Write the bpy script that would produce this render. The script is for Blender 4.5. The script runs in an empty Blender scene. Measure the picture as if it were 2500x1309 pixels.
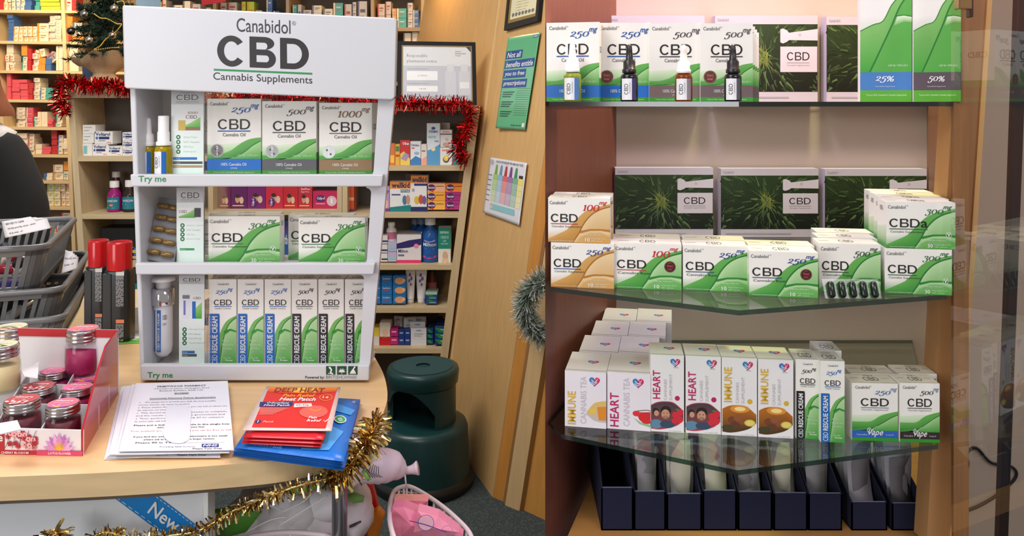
import bpy, math, random
from mathutils import Vector, Matrix, noise
random.seed(7)
R = random.Random(11)
SC = bpy.context.scene
COL = SC.collection
F, CX, HY, ZC = 2000.0, 1250.0, 250.0, 1.53      # focal length in pixels, optical axis column, eye-level row, eye height

# ---------------------------------------------------------------- camera
cam_d = bpy.data.cameras.new('camera'); cam = bpy.data.objects.new('camera', cam_d); COL.objects.link(cam)
cam_d.sensor_width = 36.0; cam_d.lens = 36.0 * F / 2500.0
cam_d.shift_x = 0.0; cam_d.shift_y = -(654.5 - HY) / 2500.0
cam_d.clip_start = 0.02
cam.location = (0, 0, ZC); cam.rotation_euler = (math.pi / 2, 0, 0)
SC.camera = cam
# ---------------------------------------------------------------- view, world, lamps
SC.view_settings.view_transform = 'Standard'; SC.view_settings.look = 'None'
SC.view_settings.gamma = 1.0; SC.view_settings.use_curve_mapping = False
SC.view_settings.exposure = 0.2
w = bpy.data.worlds.new('world'); SC.world = w; w.use_nodes = True
w.node_tree.nodes['Background'].inputs[0].default_value = (1.0, 0.95, 0.9, 1)
w.node_tree.nodes['Background'].inputs[1].default_value = 0.33
def area(name, loc, aim, size, energy, col, size_y=None):
    l = bpy.data.lights.new(name, 'AREA'); l.energy = energy; l.color = col; l.size = size
    if size_y: l.shape = 'RECTANGLE'; l.size_y = size_y
    o = bpy.data.objects.new(name, l); COL.objects.link(o); o.location = loc
    o.rotation_euler = (Vector(aim) - Vector(loc)).to_track_quat('-Z', 'Y').to_euler()
    return o
area('overhead_area_light', (-0.75, 0.35, 2.7), (-0.6, 1.0, 1.1), 0.9, 15, (1.0, 0.97, 0.95), 0.6)
area('overhead_area_light', (-1.3, 2.7, 2.72), (-1.2, 3.2, 0.4), 1.2, 30, (1.0, 0.95, 0.88), 0.6)
area('front_fill_light', (-2.5, -1.9, 1.8), (-0.4, 1.1, 1.1), 1.6, 38, (0.97, 0.98, 1.0), 1.5)  # added fill from behind the camera, brightens the space under the counter
area('overhead_area_light', (1.0, -0.4, 2.65), (0.6, 1.4, 1.2), 0.8, 11, (0.98, 0.87, 0.98), 0.6)  # unseen lamp added to brighten the carton fronts and the right wall
area('dispensary_warm_light', (-3.1, 5.0, 2.55), (-3.4, 6.2, 1.5), 0.5, 23, (1.0, 0.74, 0.46), 0.5)
area('dispensary_warm_light', (-0.4, 4.9, 2.6), (-0.1, 4.8, 1.0), 0.4, 14, (1.0, 0.62, 0.25), 0.4)
area('cabinet_cool_light', (0.17, 1.17, 2.42), (0.22, 1.36, 1.2), 0.12, 8.5, (0.78, 0.58, 1.0))
area('cabinet_warm_light', (0.60, 1.22, 2.42), (0.58, 1.38, 1.0), 0.12, 11, (1.0, 0.83, 0.42))

# ---------------------------------------------------------------- helpers
def s2l(c):
    c = c / 255.0
    return c / 12.92 if c <= 0.04045 else ((c + 0.055) / 1.055) ** 2.4
def K(r, g, b): return (s2l(r), s2l(g), s2l(b), 1.0)
def mixc(a, b, t): return tuple(a[i] * (1 - t) + b[i] * t for i in range(4))
WHITE = K(236, 236, 236); BLACK = K(22, 20, 22); GREY = K(120, 120, 122)
def P(x, y, d): return Vector(((x - CX) / F * d, d, ZC - (y - HY) / F * d))
def Z(y, d): return ZC - (y - HY) / F * d
def X(x, d): return (x - CX) / F * d
def DP(y, z): return F * (ZC - z) / (y - HY)
def G(x, y, z): return P(x, y, DP(y, z))          # the pixel's point on the level plane z

_m = {}
def nt(key):
    m = bpy.data.materials.new(key); m.use_nodes = True; t = m.node_tree
    return m, t, t.nodes['Principled BSDF']
def attr(t):
    a = t.nodes.new('ShaderNodeAttribute'); a.attribute_name = 'Col'; return a
def noise_mul(t, src, scale, amount, stretch=(1, 1, 1), detail=3):
    tc = t.nodes.new('ShaderNodeTexCoord'); mp = t.nodes.new('ShaderNodeMapping'); mp.inputs['Scale'].default_value = stretch
    n = t.nodes.new('ShaderNodeTexNoise'); n.inputs['Scale'].default_value = scale; n.inputs['Detail'].default_value = detail
    t.links.new(tc.outputs['Object'], mp.inputs['Vector']); t.links.new(mp.outputs[0], n.inputs['Vector'])
    r = t.nodes.new('ShaderNodeMapRange'); r.inputs[1].default_value = 0.25; r.inputs[2].default_value = 0.75
    r.inputs[3].default_value = 1 - amount; r.inputs[4].default_value = 1 + amount
    t.links.new(n.outputs[0], r.inputs[0])
    mx = t.nodes.new('ShaderNodeVectorMath'); mx.operation = 'SCALE'
    t.links.new(src, mx.inputs[0]); t.links.new(r.outputs[0], mx.inputs['Scale'])
    return mx.outputs[0], n.outputs[0]
SPEC = {  # key: roughness, metallic, noise scale, noise amount, stretch
    'card': (0.42, 0, 30, 0.02, (1, 1, 1)), 'print': (0.42, 0, 40, 0.02, (1, 1, 1)), 'gloss': (0.16, 0, 12, 0.02, (1, 1, 1)),
    'plastic': (0.32, 0, 8, 0.015, (1, 1, 1)), 'matte': (0.85, 0, 25, 0.06, (1, 1, 1)), 'fabric': (0.95, 0, 300, 0.25, (1, 1, 1)),
    'metal': (0.22, 1, 20, 0.05, (1, 1, 1)), 'chrome': (0.07, 1, 10, 0.02, (1, 1, 1)), 'foil': (0.2, 1, 60, 0.2, (1, 1, 1)),
    'wood': (0.45, 0, 5, 0.10, (1.2, 14, 14)), 'woodv': (0.5, 0, 4, 0.09, (14, 14, 0.7)), 'woodtop': (0.35, 0, 4, 0.085, (1.6, 16, 16)),
    'darkwood': (0.5, 0, 18, 0.16, (9, 9, 0.6)), 'paper': (0.8, 0, 30, 0.015, (1, 1, 1)), 'paint': (0.75, 0, 3, 0.03, (1, 1, 1)),
    'wax': (0.5, 0, 15, 0.05, (1, 1, 1)), 'wrap': (0.34, 0, 25, 0.06, (1, 1, 1)),
}
def mat(key):
    if key in _m: return _m[key]
    if key in SPEC:
        ro, me, sc, am, st = SPEC[key]
        m, t, b = nt(key); a = attr(t)
        o, nf = noise_mul(t, a.outputs['Color'], sc, am, st)
        t.links.new(o, b.inputs['Base Color']); b.inputs['Roughness'].default_value = ro; b.inputs['Metallic'].default_value = me
        if key in ('wrap', 'fabric', 'wax'):
            bp = t.nodes.new('ShaderNodeBump'); bp.inputs['Strength'].default_value = 0.35 if key != 'fabric' else 0.25; bp.inputs['Distance'].default_value = 0.004 if key != 'fabric' else 0.001
            t.links.new(nf, bp.inputs['Height']); t.links.new(bp.outputs[0], b.inputs['Normal'])
        if key == 'wax': b.inputs['Subsurface Weight'].default_value = 0.15; b.inputs['Subsurface Radius'].default_value = (0.01, 0.006, 0.004)
    elif key == 'carpet':
        m, t, b = nt(key); a = attr(t)
        tc = t.nodes.new('ShaderNodeTexCoord'); v = t.nodes.new('ShaderNodeTexVoronoi'); v.inputs['Scale'].default_value = 110
        mp = t.nodes.new('ShaderNodeMapping'); mp.inputs['Rotation'].default_value = (0, 0, 0.5); mp.inputs['Scale'].default_value = (1, 0.6, 1)
        t.links.new(tc.outputs['Object'], mp.inputs[0]); t.links.new(mp.outputs[0], v.inputs['Vector'])
        cr = t.nodes.new('ShaderNodeValToRGB'); cr.color_ramp.elements[0].color = K(84, 98, 98); cr.color_ramp.elements[1].color = K(58, 68, 70)
        cr.color_ramp.elements[1].position = 0.55
        t.links.new(v.outputs['Distance'], cr.inputs[0]); t.links.new(cr.outputs[0], b.inputs['Base Color']); b.inputs['Roughness'].default_value = 0.95
        bp = t.nodes.new('ShaderNodeBump'); bp.inputs['Strength'].default_value = 0.8; bp.inputs['Distance'].default_value = 0.004; bp.invert = True
        t.links.new(v.outputs['Distance'], bp.inputs['Height']); t.links.new(bp.outputs[0], b.inputs['Normal'])
    elif key in ('glass', 'acrylic', 'doorglass', 'film', 'glassedge', 'bottleglass', 'clearback'):
        m = bpy.data.materials.new(key); m.use_nodes = True; t = m.node_tree; t.nodes.clear()
        out = t.nodes.new('ShaderNodeOutputMaterial'); mx = t.nodes.new('ShaderNodeMixShader')
        tr = t.nodes.new('ShaderNodeBsdfTransparent'); gl = t.nodes.new('ShaderNodeBsdfGlossy'); lw = t.nodes.new('ShaderNodeLayerWeight'); lw.inputs[0].default_value = 0.5
        tint = {'glass': (0.90, 0.96, 0.92, 1), 'acrylic': (0.985, 0.985, 0.985, 1), 'doorglass': (0.94, 0.96, 0.94, 1), 'film': (0.96, 0.96, 0.96, 1),
                'glassedge': (0.10, 0.20, 0.16, 1), 'bottleglass': (0.93, 0.93, 0.93, 1), 'clearback': (1, 1, 1, 1)}[key]
        tr.inputs[0].default_value = tint; gl.inputs['Roughness'].default_value = {'film': 0.12, 'acrylic': 0.03, 'glassedge': 0.1}.get(key, 0.015)
        pw = t.nodes.new('ShaderNodeMath'); pw.operation = 'POWER'; pw.inputs[1].default_value = 2.2 if key == 'doorglass' else 4.0
        ma = t.nodes.new('ShaderNodeMath'); ma.operation = 'MULTIPLY_ADD'; ma.use_clamp = True
        ma.inputs[1].default_value = 0.0 if key == 'clearback' else 0.75; ma.inputs[2].default_value = {'acrylic': 0.02, 'doorglass': 0.08, 'glassedge': 0.1, 'film': .06, 'clearback': 0.0}.get(key, 0.03)
        t.links.new(lw.outputs['Facing'], pw.inputs[0]); t.links.new(pw.outputs[0], ma.inputs[0])
        t.links.new(ma.outputs[0], mx.inputs[0]); t.links.new(tr.outputs[0], mx.inputs[1]); t.links.new(gl.outputs[0], mx.inputs[2])
        t.links.new(mx.outputs[0], out.inputs[0])
    elif key == 'liquid':
        m, t, b = nt(key); a = attr(t); o, _ = noise_mul(t, a.outputs['Color'], 6, 0.03)
        t.links.new(o, b.inputs['Base Color']); b.inputs['Roughness'].default_value = 0.05
        b.inputs['Transmission Weight'].default_value = 0.45; b.inputs['IOR'].default_value = 1.35
    _m[key] = m
    return m

class MB:
    def __init__(s): s.v = []; s.f = []; s.c = []; s.m = []; s.s = []; s.M = None
    def add(s, vs, fs, col, mt='card', smooth=False):
        b = len(s.v); M = s.M
        s.v += [tuple(M @ Vector(p)) if M else tuple(p) for p in vs]
        per = isinstance(col, list)
        for f in fs:
            s.f.append([i + b for i in f]); s.c.append([col[i] for i in f] if per else [col] * len(f)); s.m.append(mt); s.s.append(smooth)
    def quad(s, a, b, c, d, col, mt='card'): s.add([a, b, c, d], [(0, 1, 2, 3)], col, mt)
    def poly(s, pts, col, mt='print'): s.add(pts, [tuple(range(len(pts)))], col, mt)
    def box(s, x0, x1, y0, y1, z0, z1, col, mt='card'):
        v = [(x0, y0, z0), (x1, y0, z0), (x1, y1, z0), (x0, y1, z0), (x0, y0, z1), (x1, y0, z1), (x1, y1, z1), (x0, y1, z1)]
        s.add(v, [(0, 1, 5, 4), (1, 2, 6, 5), (2, 3, 7, 6), (3, 0, 4, 7), (4, 5, 6, 7), (3, 2, 1, 0)], col, mt)
    def slab(s, pts, d, t, col, mt='card', back=None):   # outline given in pixels at depth d, extruded t away from the eye
        a = [P(x, y, d) for x, y in pts]; n = len(a)
        b = [p + Vector((0, t, 0)) for p in a] if back is None else [P(x, y, d + t) for x, y in back]
        s.add(a + b, [tuple(range(n)), tuple(range(2 * n - 1, n - 1, -1))] + [(i, n + i, n + (i + 1) % n, (i + 1) % n) for i in range(n)], col, mt)
    def prism(s, pts, z0, z1, col, mt='card', side=None, smat=None):   # level outline (x,y) between two heights
        n = len(pts); v = [(x, y, z0) for x, y in pts] + [(x, y, z1) for x, y in pts]
        s.add(v, [tuple(range(n - 1, -1, -1)), tuple(range(n, 2 * n))], col, mt)
        s.add(v, [(i, (i + 1) % n, n + (i + 1) % n, n + i) for i in range(n)], side or col, smat or mt)
    def lathe(s, prof, col, mt='plastic', seg=20, c=(0, 0, 0), smooth=True, sx=1, sy=1, a0=0, a1=2 * math.pi):
        full = abs(a1 - a0 - 2 * math.pi) < 1e-6; m = seg if full else seg + 1; v = []; cols = []
        for i, q in enumerate(prof):
            for k in range(m):
                a = a0 + (a1 - a0) * k / seg
                v.append((c[0] + q[0] * math.cos(a) * sx, c[1] + q[0] * math.sin(a) * sy, c[2] + q[1]))
                cols.append(q[2] if len(q) > 2 else col)
        fs = []
        for i in range(len(prof) - 1):
            for k in range(seg):
                k2 = (k + 1) % m; fs.append((i * m + k, i * m + k2, (i + 1) * m + k2, (i + 1) * m + k))
        s.add(v, fs, cols, mt, smooth)
    def tube(s, path, r, col, mt='plastic', seg=8, closed=False, smooth=True):
        path = [Vector(p) for p in path]; n = len(path); v = []; up0 = None
        for i, p in enumerate(path):
            a = path[(i - 1) % n] if (closed or i > 0) else p; b = path[(i + 1) % n] if (closed or i < n - 1) else p
            t = (b - a).normalized() if (b - a).length > 1e-9 else Vector((0, 0, 1))
            if up0 is None: up0 = Vector((0, 0, 1)) if abs(t.z) < 0.9 else Vector((0, 1, 0))
            u = t.cross(up0).normalized(); w_ = u.cross(t).normalized(); up0 = w_
            rr = r[i] if isinstance(r, (list, tuple)) else r
            v += [p + (u * math.cos(2 * math.pi * k / seg) + w_ * math.sin(2 * math.pi * k / seg)) * rr for k in range(seg)]
        fs = []
        for i in range(n if closed else n - 1):
            j = (i + 1) % n
            for k in range(seg):
                k2 = (k + 1) % seg; fs.append((i * seg + k, i * seg + k2, j * seg + k2, j * seg + k))
        if not closed: fs += [tuple(range(seg - 1, -1, -1)), tuple(range((n - 1) * seg, n * seg))]
        s.add(v, fs, col, mt, smooth)
    def blob(s, c, r, col, mt='wrap', seg=24, ring=14, amp=0.15, fr=2.5, seed=0):
        v = []
        for i in range(ring + 1):
            th = math.pi * i / ring
            for k in range(seg):
                ph = 2 * math.pi * k / seg; n = Vector((math.sin(th) * math.cos(ph), math.sin(th) * math.sin(ph), math.cos(th)))
                q = 1 + amp * noise.noise(n * fr + Vector((seed, 0, 0))) + amp * 0.5 * noise.noise(n * fr * 3 + Vector((0, seed, 0)))
                v.append((c[0] + n.x * r[0] * q, c[1] + n.y * r[1] * q, c[2] + n.z * r[2] * q))
        fs = [(i * seg + k, (i + 1) * seg + k, (i + 1) * seg + (k + 1) % seg, i * seg + (k + 1) % seg) for i in range(ring) for k in range(seg)]
        s.add(v, fs, col, mt, True)
    def build(s, name, parent=None, loc=None, rz=0, bevel=0):
        me = bpy.data.meshes.new(name); me.from_pydata(s.v, [], s.f)
        keys = []; [keys.append(k) for k in s.m if k not in keys]
        for k in keys: me.materials.append(mat(k))
        ix = {k: i for i, k in enumerate(keys)}
        me.polygons.foreach_set('material_index', [ix[k] for k in s.m]); me.polygons.foreach_set('use_smooth', s.s)
        at = me.color_attributes.new('Col', 'FLOAT_COLOR', 'CORNER')
        at.data.foreach_set('color', [x for cc in s.c for c in cc for x in c])
        me.update()
        o = bpy.data.objects.new(name, me); COL.objects.link(o)
        if parent: o.parent = parent
        if loc is not None: o.location = loc
        o.rotation_euler = (0, 0, rz)
        if bevel:
            b = o.modifiers.new('edge', 'BEVEL'); b.width = bevel; b.segments = 2; b.limit_method = 'ANGLE'; b.angle_limit = 0.7
        return o
def tag(o, label=None, cat=None, group=None, kind=None):
    if label: o['label'] = label
    if cat: o['category'] = cat
    if group: o['group'] = group
    if kind: o['kind'] = kind
    return o
def empty(name, loc, rz=0):
    o = bpy.data.objects.new(name, None); COL.objects.link(o); o.location = loc; o.rotation_euler = (0, 0, rz); o.empty_display_size = 0.02; return o
def dup(root, loc, rz=None, label=None, group=None):
    r = root.copy(); COL.objects.link(r); r.location = loc
    if rz is not None: r.rotation_euler = (0, 0, rz)
    if label: r['label'] = label
    if group: r['group'] = group
    for ch in list(root.children):
        c = ch.copy(); COL.objects.link(c); c.parent = r
        for g in list(ch.children):
            d = g.copy(); COL.objects.link(d); d.parent = c
    return r
ORD = ['first', 'second', 'third', 'fourth', 'fifth', 'sixth', 'seventh', 'eighth', 'ninth', 'tenth', 'eleventh', 'twelfth', 'thirteenth', 'fourteenth', 'fifteenth', 'sixteenth', 'seventeenth', 'eighteenth', 'nineteenth', 'twentieth']
ORD += ['twenty-' + q for q in ORD[:9]] + ['thirtieth'] + ['thirty-' + q for q in ORD[:9]] + ['fortieth'] + ['forty-' + q for q in ORD[:9]]
def frame_local(mb, o):                               # parts built in world space go under an Empty at o: shift them
    mb.v = [(x - o[0], y - o[1], z - o[2]) for x, y, z in mb.v]; return mb

# ---------------------------------------------------------------- lettering
_t = {}
def cbd(st, res, bold):                                # wide grotesque capitals, drawn as bands between two outlines
    vs, fs = [], []; n = 8 if res == 1 else (14 if res < 5 else 32); sv, sh = (.225, .185) if bold > .023 else ((.16, .125) if bold > .018 else (.15, .12))
    def band(o, i, closed):
        b0 = len(vs); m = len(o)
        for a, c in zip(o, i): vs.append(a); vs.append(c)
        for k in range(m if closed else m - 1): j = (k + 1) % m; fs.append((b0 + 2 * k, b0 + 2 * j, b0 + 2 * j + 1, b0 + 2 * k + 1))
    A = [math.radians(38 + 284 * k / (2 * n)) for k in range(2 * n + 1)]
    band([(.47 + .47 * math.cos(a), .5 + .5 * math.sin(a)) for a in A], [(.47 + (.47 - sv) * math.cos(a), .5 + (.5 - sh) * math.sin(a)) for a in A], False)
    def bowl(x, y0, y1, w_, sb):
        cy, ry = (y0 + y1) / 2, (y1 - y0) / 2; ci, ri = (y0 + sb + y1 - sh) / 2, (y1 - sh - y0 - sb) / 2; rx = max(min(w_ * .55, ry * 1.05), sv + .1); B = [math.radians(-90 + 180 * k / n) for k in range(n + 1)]
        o = [(x, y0)] + [(x + w_ - rx + rx * math.cos(a), cy + ry * math.sin(a)) for a in B] + [(x, y1)]
        i = [(x + sv, y0 + sb)] + [(x + w_ - rx + (rx - sv) * math.cos(a), ci + ri * math.sin(a)) for a in B] + [(x + sv, y1 - sh)]
        band(o, i, True)
    bowl(1.06, 0, .5 + sh / 2, .86, sh); bowl(1.06, .5 + sh / 2, 1, .81, 0); bowl(2.06, 0, 1, .94, sh)
    w_ = 3.0
    if st == 'CBDa':
        v2, f2, asp = tmesh('a', .004, 0, res); b0 = len(vs); vs += [(3.12 + u * .66, v * .74) for u, v in v2]; fs += [tuple(q + b0 for q in f) for f in f2]; w_ = 3.78
    return [(x / w_, y) for x, y in vs], fs, w_
def tmesh(st, bold=0.0, shear=0.0, res=2):
    k = (st, bold, shear, res)
    if k in _t: return _t[k]
    if st in ('CBD', 'CBDa') and bold > 0: _t[k] = cbd(st, res, bold); return _t[k]
    cu = bpy.data.curves.new('t', 'FONT'); cu.body = st; cu.offset = bold; cu.shear = shear; cu.resolution_u = res; cu.size = 1.0
    o = bpy.data.objects.new('t', cu); me = bpy.data.meshes.new_from_object(o)
    vs = [(v.co.x, v.co.y) for v in me.vertices]; fs = [tuple(p.vertices) for p in me.polygons]
    bpy.data.objects.remove(o); bpy.data.curves.remove(cu); bpy.data.meshes.remove(me)
    if not vs: vs = [(0, 0), (1, 1)]
    x0 = min(p[0] for p in vs); x1 = max(p[0] for p in vs); y0 = min(p[1] for p in vs); y1 = max(p[1] for p in vs)
    w_, h = max(x1 - x0, 1e-6), max(y1 - y0, 1e-6)
    _t[k] = ([((x - x0) / w_, (y - y0) / h) for x, y in vs], fs, w_ / h)
    return _t[k]
def smooth_path(pts, closed=False, n=5):
    q = len(pts); out = []
    for i in range(q if closed else q - 1):
        g = lambda j: Vector(pts[j % q]) if closed else Vector(pts[min(max(j, 0), q - 1)])
        p0, p1, p2, p3 = g(i - 1), g(i), g(i + 1), g(i + 2)
        for k in range(n):
            t = k / n
            out.append(0.5 * ((2 * p1) + (p2 - p0) * t + (2 * p0 - 5 * p1 + 4 * p2 - p3) * t * t + (3 * p1 - p0 - 3 * p2 + p3) * t ** 3))
    if not closed: out.append(Vector(pts[-1]))
    return out
def ell(cx, cy, rx, ry, n=14): return [(cx + rx * math.cos(2 * math.pi * k / n), cy + ry * math.sin(2 * math.pi * k / n)) for k in range(n)]
GLY = {  # strokes of old-style italic numerals: advance, [(points, closed)]
    '0': (0.78, [(ell(.36, .35, .28, .34), 1)]),
    '1': (0.52, [([(.28, 0), (.28, .68)], 0), ([(.28, .68), (.10, .58)], 0), ([(.08, .02), (.48, .02)], 0)]),
    '2': (0.70, [([(.12, .50), (.16, .65), (.33, .71), (.50, .62), (.51, .47), (.35, .27), (.08, .05)], 0), ([(.06, .06), (.30, .08), (.60, .03)], 2)]),
    '3': (0.68, [([(.12, .55), (.20, .68), (.36, .71), (.50, .60), (.46, .45), (.26, .34)], 0), ([(.26, .34), (.48, .28), (.55, .08), (.45, -.16), (.24, -.26), (.08, -.20), (.05, -.08)], 0)]),
    '5': (0.70, [([(.20, .68), (.60, .70)], 2), ([(.20, .68), (.14, .32)], 0), ([(.14, .32), (.32, .40), (.50, .33), (.56, .12), (.47, -.13), (.26, -.26), (.08, -.20), (.05, -.08)], 0)]),
    '%': (1.05, [(ell(.22, .55, .15, .19), 1), (ell(.74, .10, .15, .19), 1), ([(.78, .75), (.18, -.08)], 0)]),
}
_n = {}
def nmesh(st, thick=0.085, thin=0.022):
    if st in _n: return _n[st]
    vs, fs, x = [], [], 0.0
    for ch in st:
        adv, strokes = GLY[ch]
        for pts, cl in strokes:
            path = smooth_path(pts, cl == 1, 3) if len(pts) > 2 else [Vector(p) for p in pts]
            n = len(path); b = len(vs)
            for i, p in enumerate(path):
                a = path[(i - 1) % n] if (cl == 1 or i) else p; c = path[(i + 1) % n] if (cl == 1 or i < n - 1) else p
                t = (c - a).normalized(); hw = thin + (thick - thin) * abs(t.y) ** 1.5
                if cl == 2: hw = 0.05
                nx, ny = -t.y * hw, t.x * hw
                for sx, sy in ((p.x + nx, p.y + ny), (p.x - nx, p.y - ny)): vs.append((x + sx + 0.28 * sy, sy))
            for i in range(n if cl == 1 else n - 1):
                j = (i + 1) % n; fs.append((b + 2 * i, b + 2 * j, b + 2 * j + 1, b + 2 * i + 1))
            if cl == 0 and len(pts) > 4:       # ball ends
                e = path[-1] if pts[-1][1] < 0.3 else path[0]
                c0 = len(vs); vs += [(x + q[0] + 0.28 * q[1], q[1]) for q in ell(e.x + .02, e.y, .06, .06, 8)]; fs.append(tuple(range(c0, c0 + 8)))
        x += adv
    x0 = min(p[0] for p in vs); x1 = max(p[0] for p in vs); y0 = min(p[1] for p in vs); y1 = max(p[1] for p in vs)
    _n[st] = ([((p[0] - x0) / (x1 - x0), (p[1] - y0) / (y1 - y0)) for p in vs], fs, (x1 - x0) / (y1 - y0))
    return _n[st]

class Face:
    """Flat print on a face. u runs right, v runs down, both 0..1; layers lift 0.15 mm each."""
    def __init__(s, mb, W, H, fn=None, lift=0.00005, base=0):
        s.mb, s.W, s.H, s.lift, s.k, s.base = mb, W, H, lift, 0, base
        s.fn = fn or (lambda u, v, l: (u * W, -l * lift, (1 - v) * H))
    def p(s, u, v, l): return s.fn(u, v, l + s.base + 0.03 * s.k)
    def rect(s, u0, v0, u1, v1, col, l=1, mt='print'):
        s.k += 1
        c = [col[0], col[0], col[1], col[1]] if isinstance(col, list) else col      # [bottom, top]
        s.mb.add([s.p(u0, v1, l), s.p(u1, v1, l), s.p(u1, v0, l), s.p(u0, v0, l)], [(0, 1, 2, 3)], c, mt)
    def poly(s, pts, col, l=1, mt='print'): s.k += 1; s.mb.add([s.p(u, v, l) for u, v in pts], [tuple(range(len(pts)))], col, mt)
    def disc(s, u, v, r, col, l=1, n=20, ry=None):      # r in metres, or radii as fractions with ry
        if ry is None: ru, rv = r / s.W, r / s.H
        else: ru, rv = r, ry
        s.poly([(u + ru * math.cos(2 * math.pi * k / n), v + rv * math.sin(2 * math.pi * k / n)) for k in range(n)], col, l)
    def ring(s, u, v, r, w_, col, l=1, n=24):
        s.k += 1
        vs = []
        for k in range(n):
            a = 2 * math.pi * k / n
            for q in (r, r - w_): vs.append(s.p(u + q / s.W * math.cos(a), v + q / s.H * math.sin(a), l))
        s.mb.add(vs, [(2 * k, 2 * ((k + 1) % n), 2 * ((k + 1) % n) + 1, 2 * k + 1) for k in range(n)], col, 'print')
    def _put(s, data, u0, v0, u1, v1, col, l, rot=0):
        s.k += 1
        vs, fs, _ = data
        if rot: pts = [s.p(u0 + (1 - b) * (u1 - u0), v1 - a * (v1 - v0), l) for a, b in vs]
        else: pts = [s.p(u0 + a * (u1 - u0), v1 - b * (v1 - v0), l) for a, b in vs]
        s.mb.add(pts, fs, col, 'print')
    def txt(s, st, u0, v0, u1, v1, col, l=3, bold=0.0, shear=0.0, rot=0, res=2):
        s._put(tmesh(st, bold, shear, res), u0, v0, u1, v1, col, l, rot)
    def txh(s, st, u, v, h, col, l=3, bold=0.0, shear=0.0, al='c', res=1, sq=1.0):   # height h (fraction of H), width by its own proportions
        d = tmesh(st, bold, shear, res); w_ = d[2] * h * s.H / s.W * sq
        u0 = u - w_ / 2 if al == 'c' else (u if al == 'l' else u - w_)
        s._put(d, u0, v - h / 2, u0 + w_, v + h / 2, col, l)
    def num(s, st, u0, v0, u1, v1, col, l=3): s._put(nmesh(st), u0, v0, u1, v1, col, l)
    def strip(s, top, bot, c0, c1, l=1, rows=4):       # area between two curves, colour running c0 (top) to c1 (bottom)
        s.k += 1
        n = len(top); vs, cs = [], []
        for (ua, va), (ub, vb) in zip(top, bot):
            for r in range(rows + 1):
                q = r / rows; vs.append(s.p(ua + (ub - ua) * q, va + (vb - va) * q, l)); cs.append(mixc(c0, c1, q))
        m = rows + 1
        s.mb.add(vs, [(i * m + r, i * m + r + 1, (i + 1) * m + r + 1, (i + 1) * m + r) for i in range(n - 1) for r in range(rows)], cs, 'print')
    def line(s, pts, w_, col, l=2, sm=True, taper=False):   # ribbon, width in fractions of W
        s.k += 1
        path = smooth_path([(u * s.W, v * s.H) for u, v in pts], False, 5) if sm and len(pts) > 2 else [Vector((u * s.W, v * s.H)) for u, v in pts]
        n = len(path); vs = []
        for i, p in enumerate(path):
            t = (path[min(i + 1, n - 1)] - path[max(i - 1, 0)]).normalized(); hw = w_ * s.W / 2 * ((1 - 0.8 * i / (n - 1)) if taper else 1)
            for sg in (1, -1): vs.append(s.p((p.x - sg * t.y * hw) / s.W, (p.y + sg * t.x * hw) / s.H, l))
        s.mb.add(vs, [(2 * i, 2 * i + 1, 2 * i + 3, 2 * i + 2) for i in range(n - 1)], col, 'print')

def curve_at(pts, n):
    q = [tuple(p) for p in smooth_path(pts, False, 8)]; out = []
    for i in range(n):
        u = pts[0][0] + (pts[-1][0] - pts[0][0]) * i / (n - 1)
        for a, b in zip(q, q[1:]):
            if a[0] <= u + 1e-9 <= b[0] + 2e-9:
                t = (u - a[0]) / max(b[0] - a[0], 1e-9); out.append((u, a[1] + (b[1] - a[1]) * t)); break
        else: out.append((u, q[0][1] if i < n / 2 else q[-1][1]))
    return out
# ================================================================ printed cartons
GRN, GRN_D, GRN_L, GRN_XL = K(62, 160, 52), K(32, 120, 48), K(150, 205, 120), K(225, 240, 210)
AMB, AMB_D, AMB_L, AMB_XL = K(205, 150, 70), K(170, 108, 40), K(228, 190, 120), K(245, 228, 200)
BLUE, DKB = K(30, 105, 190), K(35, 85, 165)
CREAM = K(245, 242, 235)
def body(W, H, T, col=WHITE, top=None, side=None):
    b = MB()
    v = [(0, 0, 0), (W, 0, 0), (W, T, 0), (0, T, 0), (0, 0, H), (W, 0, H), (W, T, H), (0, T, H)]
    b.add(v, [(0, 1, 5, 4), (2, 3, 7, 6), (3, 2, 1, 0)], col)
    b.add(v, [(1, 2, 6, 5), (3, 0, 4, 7)], side or col); b.add(v, [(4, 5, 6, 7)], top or col)
    b.add([(0, T * .06, H + .0002), (W, T * .06, H + .0002), (W, T * .085, H + .0002), (0, T * .085, H + .0002)], [(0, 1, 2, 3)], K(188, 186, 180))
    return b
def topface(mb, W, H, T): return Face(mb, W, T, lambda u, v, l: (u * W, (1 - v) * T, H + l * 0.0002))
def sideface(mb, W, H, T): return Face(mb, T, H, lambda u, v, l: (W + l * 0.00015, u * T, (1 - v) * H))
def brand(f, u0, v0, u1, v1): f.txt('Canabidol', u0, v0, u1, v1, K(70, 70, 74), 3, 0.0); f.txh('TM', u1 + .025, v0 + .008, (v1 - v0) * .3, K(90, 90, 90))
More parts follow.
